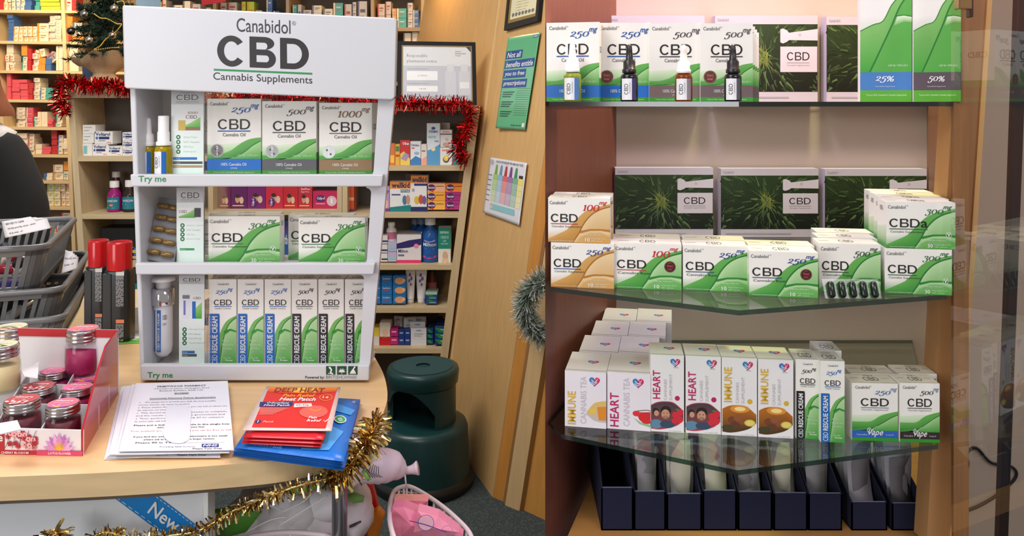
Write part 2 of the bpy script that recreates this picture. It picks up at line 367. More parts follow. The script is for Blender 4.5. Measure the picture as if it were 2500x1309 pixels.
def seal(f, u, v, r, style):
    if style == 'red':
        f.disc(u, v, r, K(60, 22, 26), 4); f.ring(u, v, r * .95, r * .12, K(130, 60, 60), 5)
        f.txh('THC', u, v - r / f.H * .1, r / f.H * .42, K(225, 80, 80), 6, .02); f.txh('FREE', u, v + r / f.H * .45, r / f.H * .26, K(225, 80, 80), 6)
        f.txh('pure', u, v - r / f.H * .6, r / f.H * .22, K(225, 80, 80), 6)
    elif style == 'darkred':
        f.disc(u, v, r, K(95, 52, 48), 4); f.ring(u, v, r * .95, r * .1, K(140, 90, 85), 5); f.txh('THC', u, v - r / f.H * .2, r / f.H * .4, K(205, 120, 110), 6, .02); f.txh('FREE', u, v + r / f.H * .35, r / f.H * .3, K(205, 120, 110), 6, .02)
    else:
        c = K(128, 120, 126) if style == 'silver' else (K(170, 170, 172) if style == 'silver2' else K(222, 222, 224))
        f.disc(u, v, r, c, 4); f.ring(u, v, r * .96, r * .06, K(225, 225, 225), 5)
        f.txh('2', u, v - r / f.H * .48, r / f.H * .52, K(240, 240, 240), 6, .03); f.txh('in', u, v + r / f.H * .02, r / f.H * .24, K(240, 240, 240), 6, .02)
        f.txh('1', u, v + r / f.H * .5, r / f.H * .5, K(240, 240, 240), 6, .03)
        for du, dv in ((.28, .35), (-.28, -.25)): f.disc(u + du * r / f.W, v + dv * r / f.H, r * .16, GRN_D, 6, 10)
def leaf_wave(f, v0, v1, top, dark, cols):
    """Leaf print for upright cartons: pale rise, dark blade sweeping up to the edge, light inner leaf."""
    G0, GD, GL, GX = cols
    n = 17
    f.strip(curve_at([(0, v0), (.3, v0 - .012), (.6, v0 - .03), (1, v0 - .06)], n), [(i / (n - 1), v1) for i in range(n)], GX, mixc(G0, GL, .4), 1)
    blade = curve_at(top, n)
    f.strip(blade, [(i / (n - 1), v1) for i in range(n)], mixc(G0, GL, .35), GD, 2)
    low = curve_at(dark, n)
    f.strip(low, [(i / (n - 1), v1) for i in range(n)], mixc(GL, GX, .25), mixc(G0, GD, .3), 3)
    f.line(dark[1:], .018, GD, 4)
    f.line([(0, v1 - .01), (.3, v1 - .035), (.65, v1 - .02), (1, v1 - .05)], .012, mixc(G0, GL, .3), 4)
def oil(W, H, T, num='250', band=BLUE, ncol=BLUE, sealst='silver'):
    b = body(W, H, T, CREAM); a, t = MB(), MB(); fa, ft = Face(a, W, H), Face(t, W, H, None, .00005, 8)
    leaf_wave(fa, .61, .80, [(0, .735), (.2, .735), (.42, .69), (.6, .60), (.78, .535), (1, .51)], [(.35, .80), (.55, .76), (.70, .70), (.84, .62), (1, .555)], (GRN, GRN_D, GRN_L, GRN_XL))
    fa.rect(0, .795, 1, .945, band, 5); fa.rect(0, .945, 1, 1, K(60, 150, 50), 5)
    if sealst: seal(fa, .185, .685, .125 * W, sealst)
    brand(ft, .055, .045, .37, .09)
    w_ = .36 if len(num) == 3 else .46
    ft.num(num, .81 - w_, .115, .81, .205, ncol); ft.txt('mg', .80, .075, .97, .145, ncol, 3, .015, .4)
    ft.txt('CBD', .2, .27, .8, .405, BLACK, 3, .022); ft.rect(.195, .42, .805, .434, ncol, 3)
    ft.txt('Cannabis Oil', .29, .452, .71, .497, K(60, 60, 64), 3)
    ft.txt('CAS Nr 13956-29-1', .56, .735, .95, .76, K(215, 235, 205), 6, 0, 0, 0, 1)
    ft.txt('100% Cannabis Oil', .26, .845, .73, .885, K(235, 240, 240), 7); ft.txt('(10ml)', .44, .905, .56, .93, K(235, 240, 240), 7, res=1)
    ft.txt('Terpene Rich Cannabidiol Cannabis Supplement', .12, .962, .88, .985, K(220, 240, 210), 7, res=1)
    tf = topface(t, W, H, T); tf.txt('CBD', .3, .35, .7, .75, K(70, 70, 70), 1, .01)
    sf = sideface(t, W, H, T); sf.rect(0, .795, 1, .945, band, 1); sf.rect(0, .945, 1, 1, K(60, 150, 50), 1); sf.rect(0, .7, 1, .795, GRN, 1)
    sf.txt('CBD', .2, .3, .8, .38, K(60, 60, 60), 2)
    return b, a, t
def tall_oil(W, H, T, num='250', band=K(70, 125, 190), ncol=K(95, 105, 150), pct='25%'):
    b = body(W, H, T, CREAM); a, t = MB(), MB(); fa, ft = Face(a, W, H), Face(t, W, H, None, .00005, 8); n = 17
    fa.strip([(i / 16, .44 - .02 * i / 16) for i in range(n)], [(i / 16, .81) for i in range(n)], CREAM, mixc(GRN_L, GRN, .5), 1, 6)
    fa.strip(curve_at([(0, .53), (.25, .49), (.45, .465), (.62, .36), (.8, .30), (1, .265)], n), [(i / 16, .81) for i in range(n)], mixc(GRN_L, GRN, .3), GRN, 2, 5)
    fa.strip(curve_at([(.2, .81), (.4, .68), (.58, .53), (.75, .39), (1, .285)], n), [(.2 + .8 * i / 16, .81) for i in range(n)], mixc(GRN_L, GRN, .75), mixc(GRN, GRN_L, .15), 3, 5)
    fa.line([(.18, .81), (.4, .655), (.6, .51), (.78, .37), (1, .27)], .03, GRN_D, 4)
    fa.line([(0, .53), (.25, .49), (.45, .465), (.62, .36), (.8, .30), (1, .265)], .02, mixc(GRN_D, GRN, .4), 4)
    fa.strip([(.72, .44), (.85, .435), (1, .445)], [(.66, .50), (.85, .475), (1, .48)], GRN_XL, mixc(GRN_L, GRN, .4), 4, 2)
    fa.line([(.7, .437), (.85, .432), (1, .442)], .018, GRN_D, 5)
    fa.rect(0, .805, 1, .925, band, 5); fa.rect(0, .925, 1, 1, K(90, 170, 45), 5)
    brand(ft, .06, .03, .37, .055)
    ft.num(num, .30, .19, .66, .245, ncol); ft.txt('mg', .66, .165, .86, .205, ncol, 3, .015, .4)
    ft.txt('CBD', .2, .08, .8, .15, BLACK, 3, .022)
    ft.num(pct, .30, .83, .66, .875, K(245, 245, 245), 7)
    ft.txt('Cannabidiol Supplement', .29, .895, .68, .905, K(225, 225, 225), 7, res=1)
    ft.txt('CAS Nr 13956-29-1', .54, .755, .92, .768, K(230, 245, 225), 7, res=1)
    ft.txt('Terpene Rich Cannabidiol Cannabis Supplement', .12, .95, .9, .965, K(230, 245, 220), 7, res=1)
    sf = sideface(t, W, H, T); sf.rect(0, .805, 1, .925, band, 1); sf.rect(0, .925, 1, 1, K(90, 170, 45), 1); sf.rect(0, .55, 1, .805, GRN, 1)
    return b, a, t
def caps(W, H, T, num='300', ncol=K(40, 125, 60), word='CBD', lcol=None, pal='g', cnt='30', sealst=None, vee=True, sub='Cannabis Supplement'):
    cols = (GRN, GRN_D, GRN_L, GRN_XL) if pal == 'g' else (AMB, AMB_D, AMB_L, AMB_XL)
    G0, GD, GL, GX = cols; lcol = lcol or ncol
    b = body(W, H, T, CREAM, K(238, 234, 214)); a, t = MB(), MB(); fa, ft = Face(a, W, H), Face(t, W, H, None, .00005, 8); n = 21
    bot = [(i / 20, 1) for i in range(n)]
    fa.strip([(i / 20, .72 - .40 * (i / 20) ** 1.5) for i in range(n)], bot, CREAM, mixc(G0, GL, .25), 1, 6)
    bl = curve_at([(0, .93), (.16, .82), (.32, .70), (.46, .48), (.60, .30), (.78, .20), (1, .12)], n)
    fa.strip(bl, bot, mixc(G0, GL, .35), mixc(GD, G0, .45), 2, 5)
    dk = curve_at([(.42, 1), (.50, .80), (.58, .58), (.70, .38), (.84, .26), (1, .19)], n)
    fa.strip(dk, [(.42 + .58 * i / 20, 1) for i in range(n)], mixc(GL, GX, .45), mixc(G0, GL, .15), 3, 5)
    fa.line([(.40, 1), (.50, .79), (.58, .57), (.70, .37), (.84, .25), (1, .18)], .022, GD, 4)
    fa.strip([(.52, .74), (.68, .69), (.85, .685), (1, .70)], [(.52, .80), (.68, .73), (.85, .72), (1, .75)], GD, mixc(G0, GD, .4), 5, 2)
    fa.strip([(.52, .80), (.68, .74), (.85, .73), (1, .765)], [(.50, .94), (.68, .80), (.85, .80), (1, .88)], mixc(GL, GX, .5), mixc(G0, GL, .3), 5, 2)
    brand(ft, .025, .07, .28, .145)
    ft.num(num, .56, .145, .83, .285, ncol); ft.txt('mg', .82, .075, .955, .165, ncol, 3, .015, .4)
    ft.txt(word, .045, .36, .48 if len(word) == 3 else .60, .545, BLACK, 6, .022); ft.rect(.045, .575, .48 if len(word) == 3 else .60, .592, lcol, 6)
    ft.txt(sub, .06, .62, .535, .675, K(55, 60, 58), 6)
    if sealst: seal(fa, .83, .49, .085 * W, sealst)
    if vee and not sealst: ft.ring(.905, .69, .043 * W, .006 * W, WHITE, 7); ft.txh('V', .905, .69, .085, WHITE, 7, .02)
    ft.txt(cnt, .60, .895, .675, .975, WHITE, 7, .02)
    ft.txt('10mg Single Dose', .70, .895, .93, .925, K(235, 245, 230), 7, res=1); ft.txt('CBD Capsules', .70, .945, .885, .975, K(235, 245, 230), 7, res=1)
    ft.txt('CAS Nr 13956-29-1', .60, .80, .87, .83, K(230, 245, 225), 7, res=1)
    ft.txt('Cannabidiol Nutritional Supplement', .045, .955, .46, .982, K(230, 245, 225), 7, res=1)
    tf = topface(t, W, H, T); tf.txt(word, .38, .30, .62, .70, K(90, 88, 80), 1, .012); tf.rect(.05, .45, .22, .52, K(200, 196, 180), 1)
    sf = sideface(t, W, H, T); sf.txt('CBD', .25, .12, .8, .22, K(110, 110, 110), 1); sf.strip([(0, .6), (1, .5)], [(0, 1), (1, 1)], mixc(CREAM, GL, .3), mixc(CREAM, G0, .35), 1, 2)
    lf = Face(t, T, H, lambda u, v, l: (-l * .00015, u * T, (1 - v) * H)); lf.txh('CBD', .5, .16, .1, K(90, 90, 90)); lf.strip([(0, .5), (1, .6)], [(0, 1), (1, 1)], mixc(CREAM, GL, .3), GRN if pal == 'g' else AMB, 1, 2)
    return b, a, t
def rescue(W, H, T, num='250', col=BLUE, cut=None):
    b = body(W, H, T, CREAM, K(228, 226, 216)); a, t = MB(), MB(); fa, ft = Face(a, W, H), Face(t, W, H, None, .00005, 8); n = 13
    rt = [(.06 + .94 * i / 12, 1) for i in range(n)]
    fa.strip(curve_at([(.06, .86), (.3, .70), (.5, .55), (.68, .475), (1, .42)], n), rt, mixc(GRN, GRN_L, .5), mixc(GRN, GRN_D, .5), 1, 6)
    fa.strip(curve_at([(.40, 1), (.52, .72), (.68, .56), (.85, .49), (1, .455)], n), [(.40 + .6 * i / 12, 1) for i in range(n)], mixc(GRN_L, GRN_XL, .35), GRN, 2, 6)
    fa.line([(.42, .9), (.52, .70), (.68, .55), (.85, .48), (1, .445)], .035, GRN_D, 3)
    fa.strip([(.55, .60), (.78, .575), (1, .60)], [(.52, .66), (.78, .60), (1, .62)], GRN_D, GRN, 4, 2)
    fa.poly([(.02, 1), (.02, .40), (.34, .40), (.375, .405), (.385, .42), (.385, 1)], col, 5)
    ft.txt('Canabidol', .30, .042, .72, .068, K(70, 70, 74), 3, res=1)
    ft.num(num, .24, .128, .68, .183, col); ft.txt('mg', .68, .105, .87, .15, col, 3, .015, .4, res=1)
    ft.txt('CBD', .17, .237, .83, .302, BLACK, 3, .022); ft.rect(.18, .312, .83, .320, col, 3)
    ft.txt('Cannabis Cosmetics', .20, .328, .80, .347, K(80, 80, 84), 3, res=1)
    ft.txt('RESCUE CREAM', .105, .43, .31, .855, WHITE, 7, .025, rot=1); ft.txt('CBD', .105, .875, .31, .985, K(225, 235, 245), 7, 0, rot=1)
    for i, s_ in enumerate(('Repair', 'Restore', 'Soothe')): ft.txh(s_, .48, .715 + .043 * i, .028, K(200, 232, 190), 6, 0, 0, 'l')
    ft.txh('Clinically', .52, .915, .022, K(225, 242, 220), 6, 0, 0, 'l'); ft.txh('Proven', .60, .94, .022, K(240, 248, 238), 6, .02, 0, 'l')
    tf = topface(t, W, H, T); tf.txt('CBD', .22, .42, .78, .8, K(80, 78, 74), 1, .01, res=1); tf.rect(.3, .2, .7, .28, K(190, 188, 180), 1)
    return b, a, t
def vape(W, H, T, num='250', band=K(45, 100, 190)):
    b = body(W, H, T, CREAM, K(240, 234, 212)); a, t = MB(), MB(); fa, ft = Face(a, W, H), Face(t, W, H, None, .00005, 8)
    leaf_wave(fa, .56, .83, [(0, .67), (.2, .67), (.42, .66), (.6, .57), (.78, .52), (1, .48)], [(.35, .83), (.55, .74), (.70, .67), (.84, .60), (1, .54)], (K(60, 165, 45), GRN_D, GRN_L, GRN_XL))
    fa.rect(0, .825, 1, .945, band, 5); fa.rect(0, .945, 1, 1, K(50, 150, 45), 5)
    brand(ft, .07, .045, .38, .095)
    ft.num(num, .50, .125, .84, .215, K(70, 105, 170) if num == '250' else K(70, 65, 70)); ft.txt('mg', .83, .08, .98, .15, K(110, 130, 175), 3, .01, .4)
    ft.txt('CBD', .19, .26, .80, .395, BLACK, 3, .022); ft.rect(.19, .418, .80, .428, K(90, 110, 160) if num == '250' else BLACK, 3)
    ft.txt('Cannabis Supplement', .20, .445, .79, .478, K(95, 95, 95), 3, res=1)
    ft.txt('Vape', .36, .79, .68, .935, WHITE, 7, .012, .45); ft.line([(.36, .86), (.33, .80), (.40, .78), (.44, .90)], .012, WHITE, 7)
    ft.txt('Cannabis', .09, .875, .33, .905, K(215, 220, 235), 7, res=1); ft.txt('Liquid', .74, .875, .90, .905, K(215, 220, 235), 7, res=1)
    tf = topface(t, W, H, T); tf.txt('CBD', .35, .35, .68, .72, K(95, 92, 84), 1, .012); tf.txt('Vape', .43, .08, .63, .28, K(110, 105, 95), 1, 0, .4, res=1); tf.rect(.08, .4, .25, .46, K(205, 200, 185), 1); tf.rect(.78, .4, .95, .46, K(205, 200, 185), 1)
    return b, a, t
HRED, HBLU, IYEL = K(190, 30, 100), K(50, 110, 180), K(222, 180, 60)
def heart_logo(f, u, v, s, l=4):
    sw, sh = s / f.W, s / f.H
    def hp(sc, ox): return [(u + ox + sc * sw * .5 * (16 * math.sin(a) ** 3) / 16, v - sc * sh * .5 * (13 * math.cos(a) - 5 * math.cos(2 * a) - 2 * math.cos(3 * a) - math.cos(4 * a)) / 16) for a in [2 * math.pi * k / 24 for k in range(24)]]
    pts = hp(1, 0)
    f.poly(pts[:13], K(205, 35, 95), l); f.poly(pts[12:] + pts[:1], K(60, 125, 190), l)
    f.line([(u - .28 * sw, v - .15 * sh), (u, v + .1 * sh), (u + .3 * sw, v - .2 * sh)], .07 * sw, WHITE, l + 1); f.line([(u - .3 * sw, v + .05 * sh), (u - .05 * sw, v + .28 * sh), (u + .25 * sw, v + .05 * sh)], .06 * sw, WHITE, l + 1)
    f.line([(u + .05 * sw, v - .3 * sh), (u + .2 * sw, v - .05 * sh), (u + .32 * sw, v - .32 * sh)], .05 * sw, K(235, 170, 200), l + 2)
def supplement(W, H, T, kind='HEART'):
    b = body(W, H, T, K(240, 236, 236), K(244, 240, 222)); a, t = MB(), MB(); fa, ft = Face(a, W, H), Face(t, W, H, None, .00005, 8)
    col = HRED if kind == 'HEART' else IYEL
    lg, tp = MB(), MB(); heart_logo(Face(lg, W, H), .74, .09, .30 * W); ft.txh('for life', .76, .155, .016, K(120, 120, 130))
    ft.txt(kind, .07, .20 if kind == 'HEART' else .12, .29, .57, col, 3, .012, rot=1)
    ft.txt('CANNABIS', .40, .31, .485, .58, K(196, 192, 196), 3, 0, rot=1); ft.txt('SUPPLEMENT', .56, .24, .645, .58, K(196, 192, 196), 3, 0, rot=1)
    c0, c1 = (K(70, 60, 66), K(140, 70, 72)) if kind == 'HEART' else (K(190, 110, 30), K(70, 50, 24))
    top = curve_at([(.02, .66), (.2, .62), (.45, .605), (.7, .62), (.98, .72)], 13); bot = curve_at([(.02, .955), (.25, .965), (.55, .94), (.8, .90), (.98, .83)], 13)
    fa.strip(top, bot, c0, c1, 2, 5)
    if kind == 'HEART':
        fa.line([(.02, .66), (.2, .62), (.45, .605), (.7, .62), (.98, .72)], .025, K(190, 70, 110), 3); fa.line([(.02, .955), (.25, .965), (.55, .94), (.8, .90), (.98, .83)], .03, K(190, 60, 90), 3)
        SK, HR = K(205, 150, 120), K(45, 32, 30)
        fa.disc(.16, .74, .10, HR, 3, 14, .05); fa.disc(.18, .76, .075, SK, 4, 14, .038)
        fa.disc(.17, .90, .19, K(95, 140, 165), 3, 16, .06); fa.disc(.50, .90, .22, K(60, 75, 100), 3, 16, .05)
        fa.disc(.46, .72, .16, HR, 4, 16, .06); fa.disc(.45, .77, .125, SK, 5, 16, .065); fa.disc(.45, .812, .085, K(150, 104, 86), 6, 12, .026); fa.disc(.45, .806, .04, K(205, 175, 165), 7, 10, .005)
        fa.disc(.40, .755, .018, HR, 6, 8, .006); fa.disc(.50, .755, .018, HR, 6, 8, .006)
        for u, v, r in ((.74, .77, .10), (.88, .74, .10), (.86, .83, .11), (.72, .85, .09)): fa.disc(u, v, r, K(215, 45, 62), 5, 14, r * W / H)
        fa.disc(.80, .70, .06, K(70, 130, 60), 6, 10, .014)
    else:
        fa.disc(.52, .655, .16, K(255, 225, 150), 3, 14, .028); fa.disc(.52, .655, .28, K(225, 150, 60), 2, 16, .05)
        for u, v, r, c in ((.30, .80, .13, K(120, 66, 40)), (.46, .77, .12, K(150, 86, 50)), (.38, .87, .14, K(100, 60, 40)), (.60, .82, .10, K(140, 80, 50))): fa.disc(u, v, r, c, 4, 12, r * W / H * .8)
        fa.disc(.80, .83, .16, K(220, 190, 70), 5, 16, .045); fa.disc(.80, .83, .12, K(235, 215, 120), 6, 16, .032)
        fa.disc(.18, .90, .18, K(70, 66, 40), 4, 14, .035)
    ft.txt('60 CAPSULES', .55, .975, .92, .99, K(180, 170, 175), 3, res=1)
    heart_logo(topface(tp, W, H, T), .60, .45, .34 * W, 1); dt_ = MB(); Face(dt_, W, H).disc(.80, .555, .075 * W, col, 3)
    return b, a, t, ('heart_logo', lg), ('top_logo', tp), ('colour_dot', dt_)
def tea(W, H, T, kind='HEART'):
    b = body(W, H, T, K(236, 230, 236), K(238, 232, 222)); a, t = MB(), MB(); fa, ft = Face(a, W, H), Face(t, W, H, None, .00005, 8)
    col = HRED if kind == 'HEART' else IYEL
    lg, tp = MB(), MB(); heart_logo(Face(lg, W, H), .72, .16, .26 * W)
    ft.txt(kind, .07, .36, .27, .955, col, 3, .012, rot=1); ft.txt('CANNABIS TEA', .38, .08, .52, .93, K(205, 200, 208), 3, 0, rot=1)
    if kind == 'HEART':
        fa.poly([(.68, .68), (1, .66), (1, .86), (.86, .88), (.74, .80)], K(215, 40, 45), 3); fa.disc(.68, .70, .09, K(225, 50, 60), 4, 14, .05); fa.line([(.66, .66), (.9, .63), (1, .64)], .02, K(110, 120, 110), 4)
        fa.poly([(.62, .78), (.8, .86), (1, .88), (1, .93), (.75, .88)], K(150, 190, 140), 3)
    else:
        fa.strip(curve_at([(.53, .72), (.7, .56), (.85, .52), (1, .50)], 9), curve_at([(.53, .76), (.7, .86), (.85, .885), (1, .89)], 9), K(225, 190, 90), K(200, 190, 190), 3, 4)
        fa.poly([(.78, .62), (1, .60), (1, .85), (.82, .85)], K(228, 140, 40), 4); fa.disc(.66, .70, .10, K(232, 195, 90), 4, 14, .06)
    heart_logo(topface(tp, W, H, T), .62, .5, .28 * W, 1)
    return b, a, t, ('heart_logo', lg), ('top_logo', tp)
def plantcard(W, H, T):
    b = body(W, H, T, K(206, 202, 212)); a, t = MB(), MB(); fa, ft = Face(a, W, H), Face(t, W, H, None, .00005, 8); rr = random.Random(5)
    fa.strip([(i / 10, .10) for i in range(11)], [(i / 10, .885) for i in range(11)], K(44, 66, 36), K(14, 22, 20), 1, 4)
    for k in range(190):
        u, v = rr.uniform(.0, 1), rr.uniform(.12, .88); an = math.atan2(v - .5, (u - .47) * 1.6) + rr.uniform(-.5, .5); ln = rr.uniform(.08, .22)
        e = (min(max(u + math.cos(an) * ln * .6, .005), .995), min(max(v + math.sin(an) * ln, .105), .88))
        c = mixc(K(24, 46, 26), K(104, 136, 78), rr.random() ** 1.8)
        fa.line([(u, v), ((u + e[0]) / 2 + rr.uniform(-.015, .015), (v + e[1]) / 2), e], rr.uniform(.008, .028), c, 2, True, True)
    for k in range(70):
        an = rr.uniform(0, 2 * math.pi); ln = rr.uniform(.05, .16) if k < 45 else rr.uniform(.1, .3)
        c = mixc(K(150, 150, 60), K(110, 125, 60), rr.random()) if k < 45 else mixc(K(60, 96, 52), K(96, 130, 80), rr.random())
        p0 = (.47 + rr.uniform(-.05, .05), .48 + rr.uniform(-.07, .07)); e = (p0[0] + math.cos(an) * ln * .62, min(max(p0[1] + math.sin(an) * ln * 1.3, .105), .88))
        fa.line([p0, ((p0[0] + e[0]) / 2 + rr.uniform(-.012, .012), (p0[1] + e[1]) / 2), e], .011, c, 3 if k >= 45 else 4, True, True)
    W_ = K(222, 216, 226)
    fa.poly([(.635, .16), (.66, .15), (.70, .17), (.72, .20), (1, .155), (1, .29), (.72, .285), (.70, .305), (.66, .325), (.635, .31)], W_, 5); fa.ring(.825, .225, .012 * W, .004 * W, K(190, 120, 170), 6)
    fa.rect(.635, .36, .995, .655, W_, 5)
    ft.txt('CBD', .70, .425, .92, .52, K(40, 38, 42), 6, .02); ft.rect(.70, .545, .92, .552, K(140, 140, 140), 6); ft.txt('Cannabis Supplements', .70, .565, .92, .592, K(120, 118, 124), 6, res=1)
    ft.txt('Canabidol', .02, .03, .13, .065, K(150, 150, 160), 2, res=1); ft.rect(.05, .94, .72, .955, K(180, 176, 188), 2)
    return b, a, t

def make(name, parts, label, cat, loc, yaw=0, group=None, art='leaf_artwork'):
    b, a, t = parts[:3]; o = b.build(name, None, loc, -yaw)
    for nm, x in parts[3:]: x.build(nm, o)
    if a.f: a.build(art, o)
    if t.f: t.build('lettering', o)
    return tag(o, label, cat, group)
def at_shelf(x0, x1, yt, yb, z=None, d=None, yaw=0.0):
    """pixel box of a carton front -> size and place of a real cuboid standing on height z (or with its front-left edge at depth d)."""
    if d is None: d = DP(yb, z)
    Xl = X(x0, d); k = (x1 - CX) / F; W = (k * d - Xl) / (math.cos(yaw) + k * math.sin(yaw)); zb = Z(yb, d) if z is None else z
    return W, Z(yt, d) - zb, Vector((Xl, d, zb))
def back(loc, yaw, dist, dx=0.0, dz=0.0): return loc + Vector((math.sin(yaw) * dist + math.cos(yaw) * dx, math.cos(yaw) * dist - math.sin(yaw) * dx, dz))

# ================================================================ display cabinet on the photograph's right half
zT, zM, zL, zB = 1.531, 1.2825, 1.0845, 0.921
BRW, TANW = K(126, 72, 58), K(196, 150, 96)
b = MB(); b.prism([(0.0462, 1.14), (0.196, 1.54), (0.166, 1.54), (0.0474, 1.165)], 0, 2.47, BRW, 'darkwood'); tag(b.build('wall_cabinet_side'), kind='structure')
b = MB(); b.box(0.17, 0.81, 1.54, 1.56, 0, 2.47, K(190, 174, 162), 'paint'); tag(b.build('wall_cabinet_back'), kind='structure')
b = MB(); b.prism([(0.585, 1.085), (0.78, 1.54), (0.80, 1.54), (0.605, 1.085)], 0, 2.47, K(150, 104, 62), 'darkwood'); tag(b.build('wall_cabinet_end'), kind='structure')
b = MB(); b.slab([(2352, -200), (2424, -200), (2322, 1330), (2262, 1330)], 1.115, 0.035, K(176, 128, 82), 'woodv'); tag(b.build('trim_1'), kind='structure')
b = MB(); b.slab([(2424, -200), (2436, -200), (2334, 1330), (2322, 1330)], 1.112, 0.038, K(226, 176, 112), 'woodv'); tag(b.build('trim_2'), kind='structure')
b = MB(); b.prism([(0.047, 1.14), (0.2, 1.55), (0.80, 1.55), (0.60, 1.10)], 2.45, 2.49, TANW, 'wood'); tag(b.build('ceiling_cabinet'), kind='structure')
b = MB(); b.prism([(0.078, 1.15), (0.196, 1.539), (0.778, 1.539), (0.613, 1.15)], zB - .03, zB, K(190, 135, 75), 'wood'); tag(b.build('floor_cabinet'), kind='structure')
def glass_shelf(z, label, l, a, r):
    b = MB(); pts = [l, a, r, (r[0] + .195, 1.535), (.197, 1.535), (.0515, 1.145)]
    n = 6; v = [(x, y, z - .006) for x, y in pts] + [(x, y, z) for x, y in pts]
    b.add(v, [tuple(range(n - 1, -1, -1)), tuple(range(n, 2 * n))], K(200, 220, 210), 'glass')
    b.add(v, [(i, (i + 1) % n, n + (i + 1) % n, n + i) for i in range(n)], K(30, 50, 42), 'glassedge')
    o = b.build('glass_shelf'); tag(o, label, 'shelf', 'pointed glass shelves in the cabinet')
    return o
glass_shelf(zT - .0002, 'top pointed glass shelf, carrying the oil cartons and dropper bottles', (.0495, 1.10), (.27, .975), (.568, 1.055))
glass_shelf(zM - .0002, 'middle pointed glass shelf, carrying the wide capsule cartons', (.0495, 1.10), (.27, .975), (.56, 1.055))
glass_shelf(zL - .0002, 'lowest pointed glass shelf, carrying tea and supplement cartons', (.066, 1.10), (.273, .992), (.555, 1.067))
# open glass door at the far end, with its little hinge clamp
hx, hy = X(2322, 1.035), 1.035; dx, dy = math.sin(.24), -math.cos(.24); th = .006
root = empty('glass_door', (hx, hy, .80)); tag(root, 'open frameless glass door at the end of the cabinet, mirroring the cartons', 'door')
b = MB(); L = .52; v = [(x, y, z) for z in (0, 1.25) for x, y in ((0, 0), (dx * L, dy * L), (dx * L + th, dy * L), (th, 0))]; b.add(v, [(0, 1, 5, 4)], K(220, 230, 225), 'doorglass'); b.add(v, [(1, 2, 6, 5), (2, 3, 7, 6), (3, 0, 4, 7), (4, 5, 6, 7), (3, 2, 1, 0)], K(220, 230, 225), 'clearback'); b.build('pane', root)
b = MB(); c = P(2352, 8, 1.03) - Vector((hx, hy, .80)); b.box(c.x - .008, c.x + .008, c.y - .006, c.y + .008, c.z - .008, c.z + .02, K(190, 160, 110), 'metal')
b.box(c.x + .006, c.x + .011, c.y - .004, c.y + .006, c.z - .018, c.z + .02, K(30, 26, 24), 'plastic'); b.build('hinge_clamp', root, bevel=.0015)
# wall and dark upright strip beyond the door
b = MB(); b.box(.82, 2.6, 1.98, 2.0, 0, 2.75, K(206, 186, 168), 'paint'); tag(b.build('wall_right'), kind='structure')
b = MB(); b.slab([(2490, -120), (2516, -120), (2462, 1330), (2440, 1330)], 1.70, .02, K(44, 38, 40), 'plastic'); o = b.build('dark_strip', bevel=.002); tag(o, 'dark upright strip before the grey wall beyond the glass door', 'rail')
b = MB(); pts = [P(x, y, 1.974) for x, y in ((2330, 1255), (2385, 1238), (2440, 1205), (2480, 1165), (2470, 1140), (2420, 1130), (2385, 1095), (2362, 1105), (2362, 1140), (2340, 1150), (2338, 1190), (2350, 1210))]
b.tube(smooth_path(pts, False, 6), .0035, K(18, 16, 16), 'plastic', 6); tag(b.build('power_cord'), 'black cord looping behind the glass door near the cabinet foot', 'cord')

YA = math.radians(9)
# --- top shelf: plant cards at the back wall
LBL = ['half hidden behind the oil cartons', 'beside the oil cartons', 'partly covered by the tall cartons']
for i, (x0, x1, yt, yb, z, tail) in enumerate(((1476, 1720, 38, None, zT, 'on the top shelf, mostly behind the oil cartons'), (1746, 1996, 38, None, zT, 'on the top shelf, beside the oil cartons'), (2018, 2268, 40, None, zT, 'on the top shelf, partly behind the tall cartons'),
                                        (1502, 1741, 410, None, zM, 'on the middle shelf, beside the amber cartons'), (1760, 1998, 412, None, zM, 'on the middle shelf, in the centre'), (2014, 2262, 413, None, zM, 'on the middle shelf, partly behind the stacked cartons'))):
    d = 1.505; W, H = X(x1, d) - X(x0, d), Z(yt, d) - z
    make('picture_carton', plantcard(W, H, .028), 'flat carton with dark plant photo ' + tail, 'carton', (X(x0, d), d, z), 0, 'plant photo cartons', 'plant_photo')
# --- oil cartons and bottles
OW = []
for i, (x0, x1, yt, d, num, band, nc, sl, txt) in enumerate(((1334, 1463, 56, 1.13, '250', BLUE, DKB, None, 'blue-banded 250 oil carton in the cabinet, at the wooden side'), (1457, 1588, 56, 1.145, '250', BLUE, DKB, 'darkred', 'blue-banded 250 oil carton with a brown seal in the cabinet'),
                                     (1585, 1714, 57, 1.135, '500', K(118, 100, 98), K(80, 72, 76), None, 'brown-banded 500 oil carton behind the amber dropper bottle'), (1710, 1838, 57, 1.125, '500', K(108, 90, 92), K(80, 72, 76), 'darkred', 'brown-banded 500 oil carton with a brown seal, front of its row'))):
    ya = math.radians(12 if i == 0 else 4); W, H, loc = at_shelf(x0, x1, yt, 247, None, d, ya); loc.z = zT; H = Z(yt, d) - zT
    o = make('oil_carton', oil(W, H, .05 if i else .032, num, band, nc, sl), txt, 'carton', loc, ya, 'oil cartons on the top glass shelf')
    if i == 3:
        for k in range(3): dup(o, back(loc, math.radians(4), .052 * (k + 1), .0145 * (k + 1)), None, ('second', 'third', 'rearmost')[k] + ' 500 oil carton in the row behind the front one')
